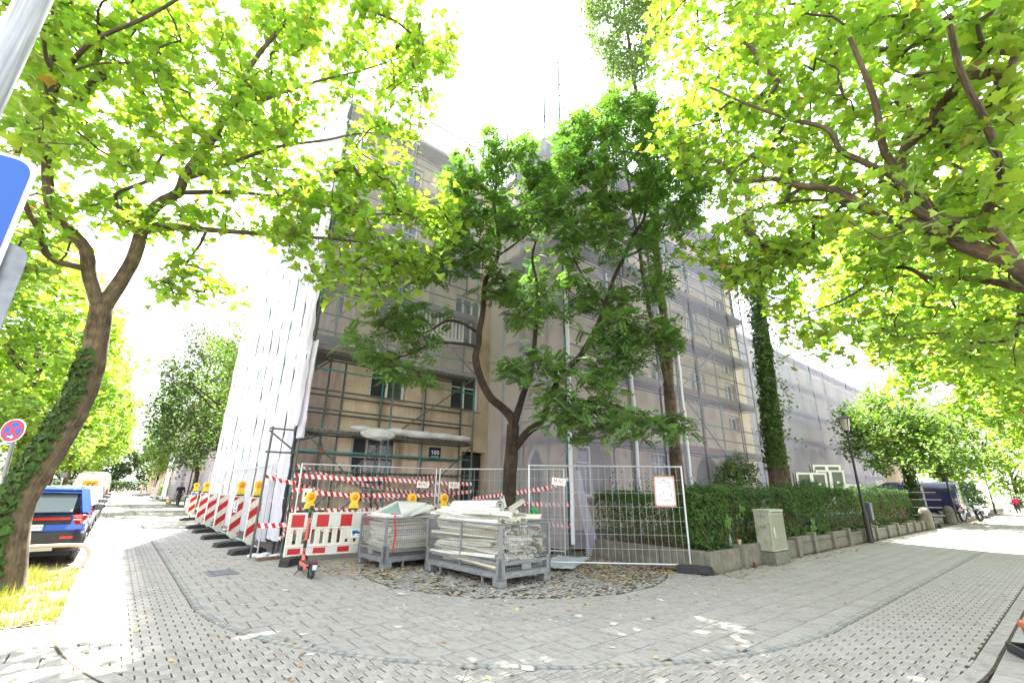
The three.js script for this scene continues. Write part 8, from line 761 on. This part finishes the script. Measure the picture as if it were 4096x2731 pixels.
// ---------------------------------------------------------------- people and dog
function figureField(caps, cell, pad = 0.1) { // capsules [a,b,ra,rb,k]: smooth union meshed with marching cubes
  const lo = V(1e9, 1e9, 1e9), hi = V(-1e9, -1e9, -1e9); for (const c of caps) for (const [p, r] of [[c[0], c[2]], [c[1], c[3]]]) { lo.min(p.clone().addScalar(-r)); hi.max(p.clone().addScalar(r)); } lo.addScalar(-pad); hi.addScalar(pad); const size = Math.max(hi.x - lo.x, hi.y - lo.y, hi.z - lo.z), n = Math.ceil(size / cell), mc = new MarchingCubes(n, new THREE.MeshBasicMaterial(), false, false, 160000), ctr = lo.clone().add(hi).multiplyScalar(0.5), half = size / 2, p = V(0, 0, 0), ab = V(0, 0, 0); mc.isolation = 0;
  const pre = caps.map(c => ({ a: c[0], d: c[1].clone().sub(c[0]), l2: c[1].distanceToSquared(c[0]) || 1e-9, ra: c[2], rb: c[3] })); for (let z = 0; z < n; z++) for (let y = 0; y < n; y++) for (let x = 0; x < n; x++) { p.set(ctr.x + (x - n / 2) / (n / 2) * half, ctr.y + (y - n / 2) / (n / 2) * half, ctr.z + (z - n / 2) / (n / 2) * half); let s = 1e9; for (const c of pre) { ab.copy(p).sub(c.a); const h = Math.max(0, Math.min(1, ab.dot(c.d) / c.l2)), d = Math.sqrt((ab.x - c.d.x * h) ** 2 + (ab.y - c.d.y * h) ** 2 + (ab.z - c.d.z * h) ** 2) - lerp(c.ra, c.rb, h); const k = 0.025, q = Math.max(k - Math.abs(s - d), 0) / k; s = Math.min(s, d) - q * q * k * 0.25; } mc.field[x + y * n + z * n * n] = -s; }
  mc.update(); const cnt = mc.count, g = new THREE.BufferGeometry(), P = new Float32Array(cnt * 3); for (let i = 0; i < cnt; i++) { P[3 * i] = mc.positionArray[3 * i] * half + ctr.x; P[3 * i + 1] = mc.positionArray[3 * i + 1] * half + ctr.y; P[3 * i + 2] = mc.positionArray[3 * i + 2] * half + ctr.z; } g.setAttribute('position', new THREE.BufferAttribute(P, 3)); g.setAttribute('normal', new THREE.BufferAttribute(new Float32Array(mc.normalArray.slice(0, cnt * 3)), 3)); return g;
}
const cap = (a, b, ra, rb) => [V(...a), V(...b), ra, rb];
function person(label, x, z, turn, o) { // faces -z when turn = 0; walking
  const t = thing('person', label, 'person', [x, 0, z], turn), skin = std(0.5, 0.29, 0.2, 0.7), s = o.h / 1.75, S = a => a.map(v => v * s), cp = (a, b, ra, rb) => cap(S(a), S(b), ra * s, rb * s);
  const hand = (w, d) => { const L = []; for (let i = 0; i < 4; i++) { const ox = (i - 1.5) * 0.019; L.push(cp([w[0], w[1] - 0.09, w[2] + ox], [w[0] + 0.006 * d, w[1] - 0.13 - (i === 1 || i === 2 ? 0.01 : 0), w[2] + ox], 0.0095, 0.009), cp([w[0] + 0.006 * d, w[1] - 0.13, w[2] + ox], [w[0] + 0.02 * d, w[1] - 0.17 + (i === 3 ? 0.015 : 0), w[2] + ox * 0.9], 0.009, 0.008)); } L.push(cp([w[0], w[1] - 0.03, w[2] - 0.03], [w[0] + 0.015 * d, w[1] - 0.09, w[2] - 0.065], 0.012, 0.009), cp([w[0], w[1], w[2]], [w[0], w[1] - 0.085, w[2]], 0.024, 0.036)); return L; };
  const aL = o.arms[0], aR = o.arms[1]; const body = [cp([0, 0.95, 0], [0, 1.15, 0], 0.14, 0.13), cp([-0.06, 1.35, 0], [0.06, 1.35, 0], 0.12, 0.12), cp([0, 1.1, 0], [0, 1.36, 0], 0.135, 0.13), cp([-0.17, 1.42, 0], [0.17, 1.42, 0], 0.055, 0.055), cp([0, 1.42, 0.01], [0, 1.53, -0.01], 0.055, 0.052), cp([0, 1.6, 0], [0, 1.66, 0.0], 0.088, 0.092), cp([0, 1.58, -0.03], [0, 1.56, -0.04], 0.07, 0.06), cp([0, 1.61, -0.09], [0, 1.595, -0.105], 0.014, 0.016), cp([-0.088, 1.62, 0.01], [-0.094, 1.6, 0.01], 0.02, 0.015), cp([0.088, 1.62, 0.01], [0.094, 1.6, 0.01], 0.02, 0.015)];
  for (const [a, d] of [[aL, 1], [aR, -1]]) { body.push(cp(a[0], a[1], 0.052, 0.042), cp(a[1], a[2], 0.042, 0.028), ...hand(a[2], d)); } const lg = []; for (const l of o.legs) { body.push(cp(l[0], l[1], 0.085, 0.058), cp(l[1], l[2], 0.056, 0.038)); lg.push(l); }
  part(t, 'body', figureField(body, 0.014), skin);
  const top = [cp([0, 0.93, 0], [0, 1.15, 0], 0.155, 0.145), cp([0, 1.1, 0], [0, 1.36, 0], 0.148, 0.142), cp([-0.07, 1.35, 0], [0.07, 1.35, 0], 0.132, 0.132), cp([-0.165, 1.42, 0], [0.165, 1.42, 0], 0.068, 0.068)]; for (const a of [aL, aR]) { const f = o.long ? 1 : 0.75, e = a[0].map((v, i) => lerp(v, a[1][i], f)); top.push(cp(a[0], e, 0.068, 0.06)); if (o.long) top.push(cp(a[1], a[2], 0.055, 0.042)); } part(t, 'shirt', figureField(top, 0.018), std(...o.top, 0.9, 0, { map: grainTex }));
  const tr = [cp([-0.05, 0.93, 0], [0.05, 0.93, 0], 0.152, 0.152)]; for (const l of lg) tr.push(cp(l[0], l[1], 0.108, 0.078), cp(l[1], l[2], 0.078, 0.062)); part(t, 'trousers', figureField(tr, 0.018), std(...o.legsCol, 0.9, 0, { map: grainTex })); const sh = lg.map(l => figureField([cp([l[2][0], l[2][1] - 0.06, l[2][2] + 0.04], [l[2][0], Math.max(0.045, l[2][1] - 0.07 + l[3]), l[2][2] - 0.15], 0.048, 0.042)], 0.012)); part(t, 'shoe', sh, std(...o.shoe, 0.7)); part(t, 'hair', figureField(o.hair(cp), 0.012), std(...o.hairCol, 0.9)); if (o.extra) o.extra(t, s); return t; }
person('man in navy shirt and grey trousers with a grey cap walking away beside the dog', 4.05, -46.5, 0.15, { h: 1.74, top: [0.018, 0.022, 0.06], legsCol: [0.11, 0.115, 0.13], shoe: [0.3, 0.3, 0.3], hairCol: [0.2, 0.2, 0.21], arms: [[[-0.21, 1.41, 0], [-0.27, 1.14, 0.04], [-0.3, 0.92, -0.08]], [[0.21, 1.41, 0], [0.27, 1.14, 0.02], [0.27, 0.92, -0.1]]], legs: [[[-0.09, 0.92, 0], [-0.11, 0.5, 0.02], [-0.12, 0.14, 0.22], 0.08], [[0.09, 0.92, 0], [0.1, 0.5, -0.14], [0.1, 0.1, -0.18], 0]], hair: cp => [cp([0, 1.66, 0], [0, 1.69, 0.01], 0.098, 0.09), cp([0, 1.68, -0.05], [0, 1.67, -0.13], 0.07, 0.05)] });
person('woman in a pink jacket with a dark shoulder bag walking on the right path', 65.6, -4.3, -1.35, { h: 1.66, long: true, top: [0.75, 0.05, 0.16], legsCol: [0.06, 0.065, 0.09], shoe: [0.7, 0.2, 0.2], hairCol: [0.09, 0.05, 0.03], arms: [[[-0.2, 1.41, 0], [-0.28, 1.15, 0.05], [-0.26, 0.98, -0.14]], [[0.2, 1.41, 0], [0.27, 1.15, 0.02], [0.24, 1.0, -0.16]]], legs: [[[-0.08, 0.92, 0], [-0.09, 0.5, -0.15], [-0.09, 0.1, -0.16], 0], [[0.08, 0.92, 0], [0.09, 0.5, 0.04], [0.09, 0.16, 0.26], 0.06]], hair: cp => [cp([0, 1.66, 0.02], [0, 1.6, 0.05], 0.1, 0.095), cp([0, 1.72, 0.06], [0, 1.73, 0.1], 0.05, 0.045)], extra: (t, s) => { part(t, 'shoulder_bag', rbox(0.16, 0.34, 0.5, 0.06, 0.3, 0.98, 0.05), M.black); part(t, 'bag_strap', pipe([[0.3, 1.1, -0.1], [0.15, 1.47, 0], [0.3, 1.1, 0.2]], 0.015), M.black); } });
person('woman in dark clothing with fair hair just beyond the woman in pink', 70.5, -3.4, -1.4, { h: 1.66, long: true, top: [0.03, 0.03, 0.035], legsCol: [0.04, 0.04, 0.05], shoe: [0.05, 0.05, 0.05], hairCol: [0.3, 0.2, 0.1], arms: [[[-0.2, 1.41, 0], [-0.27, 1.14, 0.04], [-0.28, 0.92, -0.06]], [[0.2, 1.41, 0], [0.27, 1.14, 0.02], [0.27, 0.92, -0.08]]], legs: [[[-0.08, 0.92, 0], [-0.09, 0.5, 0.02], [-0.09, 0.14, 0.2], 0.06], [[0.08, 0.92, 0], [0.09, 0.5, -0.13], [0.09, 0.1, -0.16], 0]], hair: cp => [cp([0, 1.66, 0.02], [0, 1.55, 0.06], 0.1, 0.09)] });
{ const t = thing('dog', 'small fluffy cream dog trotting beside the man in navy', 'dog', [3.45, 0, -46.7], 0.35); const leg = (x, z, f) => f ? [cap([x, 0.26, z], [x, 0.15, z + 0.015], 0.045, 0.03), cap([x, 0.15, z + 0.015], [x, 0.04, z], 0.028, 0.024), cap([x, 0.03, z], [x, 0.028, z - 0.04], 0.026, 0.024)] : [cap([x, 0.27, z], [x, 0.19, z - 0.04], 0.06, 0.04), cap([x, 0.19, z - 0.04], [x, 0.11, z + 0.05], 0.036, 0.026), cap([x, 0.11, z + 0.05], [x, 0.035, z + 0.02], 0.025, 0.022), cap([x, 0.03, z + 0.01], [x, 0.028, z - 0.03], 0.026, 0.024)]; part(t, 'body', figureField([cap([0, 0.3, -0.16], [0, 0.3, 0.14], 0.125, 0.12), cap([0, 0.27, -0.14], [0, 0.3, 0.05], 0.115, 0.1), cap([0, 0.34, -0.18], [0, 0.44, -0.27], 0.09, 0.08), cap([0, 0.47, -0.28], [0, 0.46, -0.3], 0.085, 0.08), cap([0, 0.45, -0.34], [0, 0.44, -0.4], 0.045, 0.03), cap([-0.05, 0.54, -0.27], [-0.065, 0.58, -0.27], 0.024, 0.012), cap([0.05, 0.54, -0.27], [0.065, 0.58, -0.27], 0.024, 0.012), cap([0, 0.36, 0.2], [0, 0.48, 0.2], 0.06, 0.055), cap([0, 0.48, 0.2], [0, 0.48, 0.1], 0.055, 0.04), ...leg(-0.07, -0.17, 1), ...leg(0.07, -0.15, 1), ...leg(-0.07, 0.13, 0), ...leg(0.07, 0.16, 0)], 0.012), std(0.55, 0.42, 0.28, 0.95, 0, { map: roughGrain })); part(t, 'nose', moved(new THREE.SphereGeometry(0.016, 8, 6), 0, 0.45, -0.428), M.black); part(t, 'collar', moved(new THREE.TorusGeometry(0.085, 0.012, 6, 20), 0, 0.4, -0.235, 1.0), M.red); }
renderer.render(scene, camera);
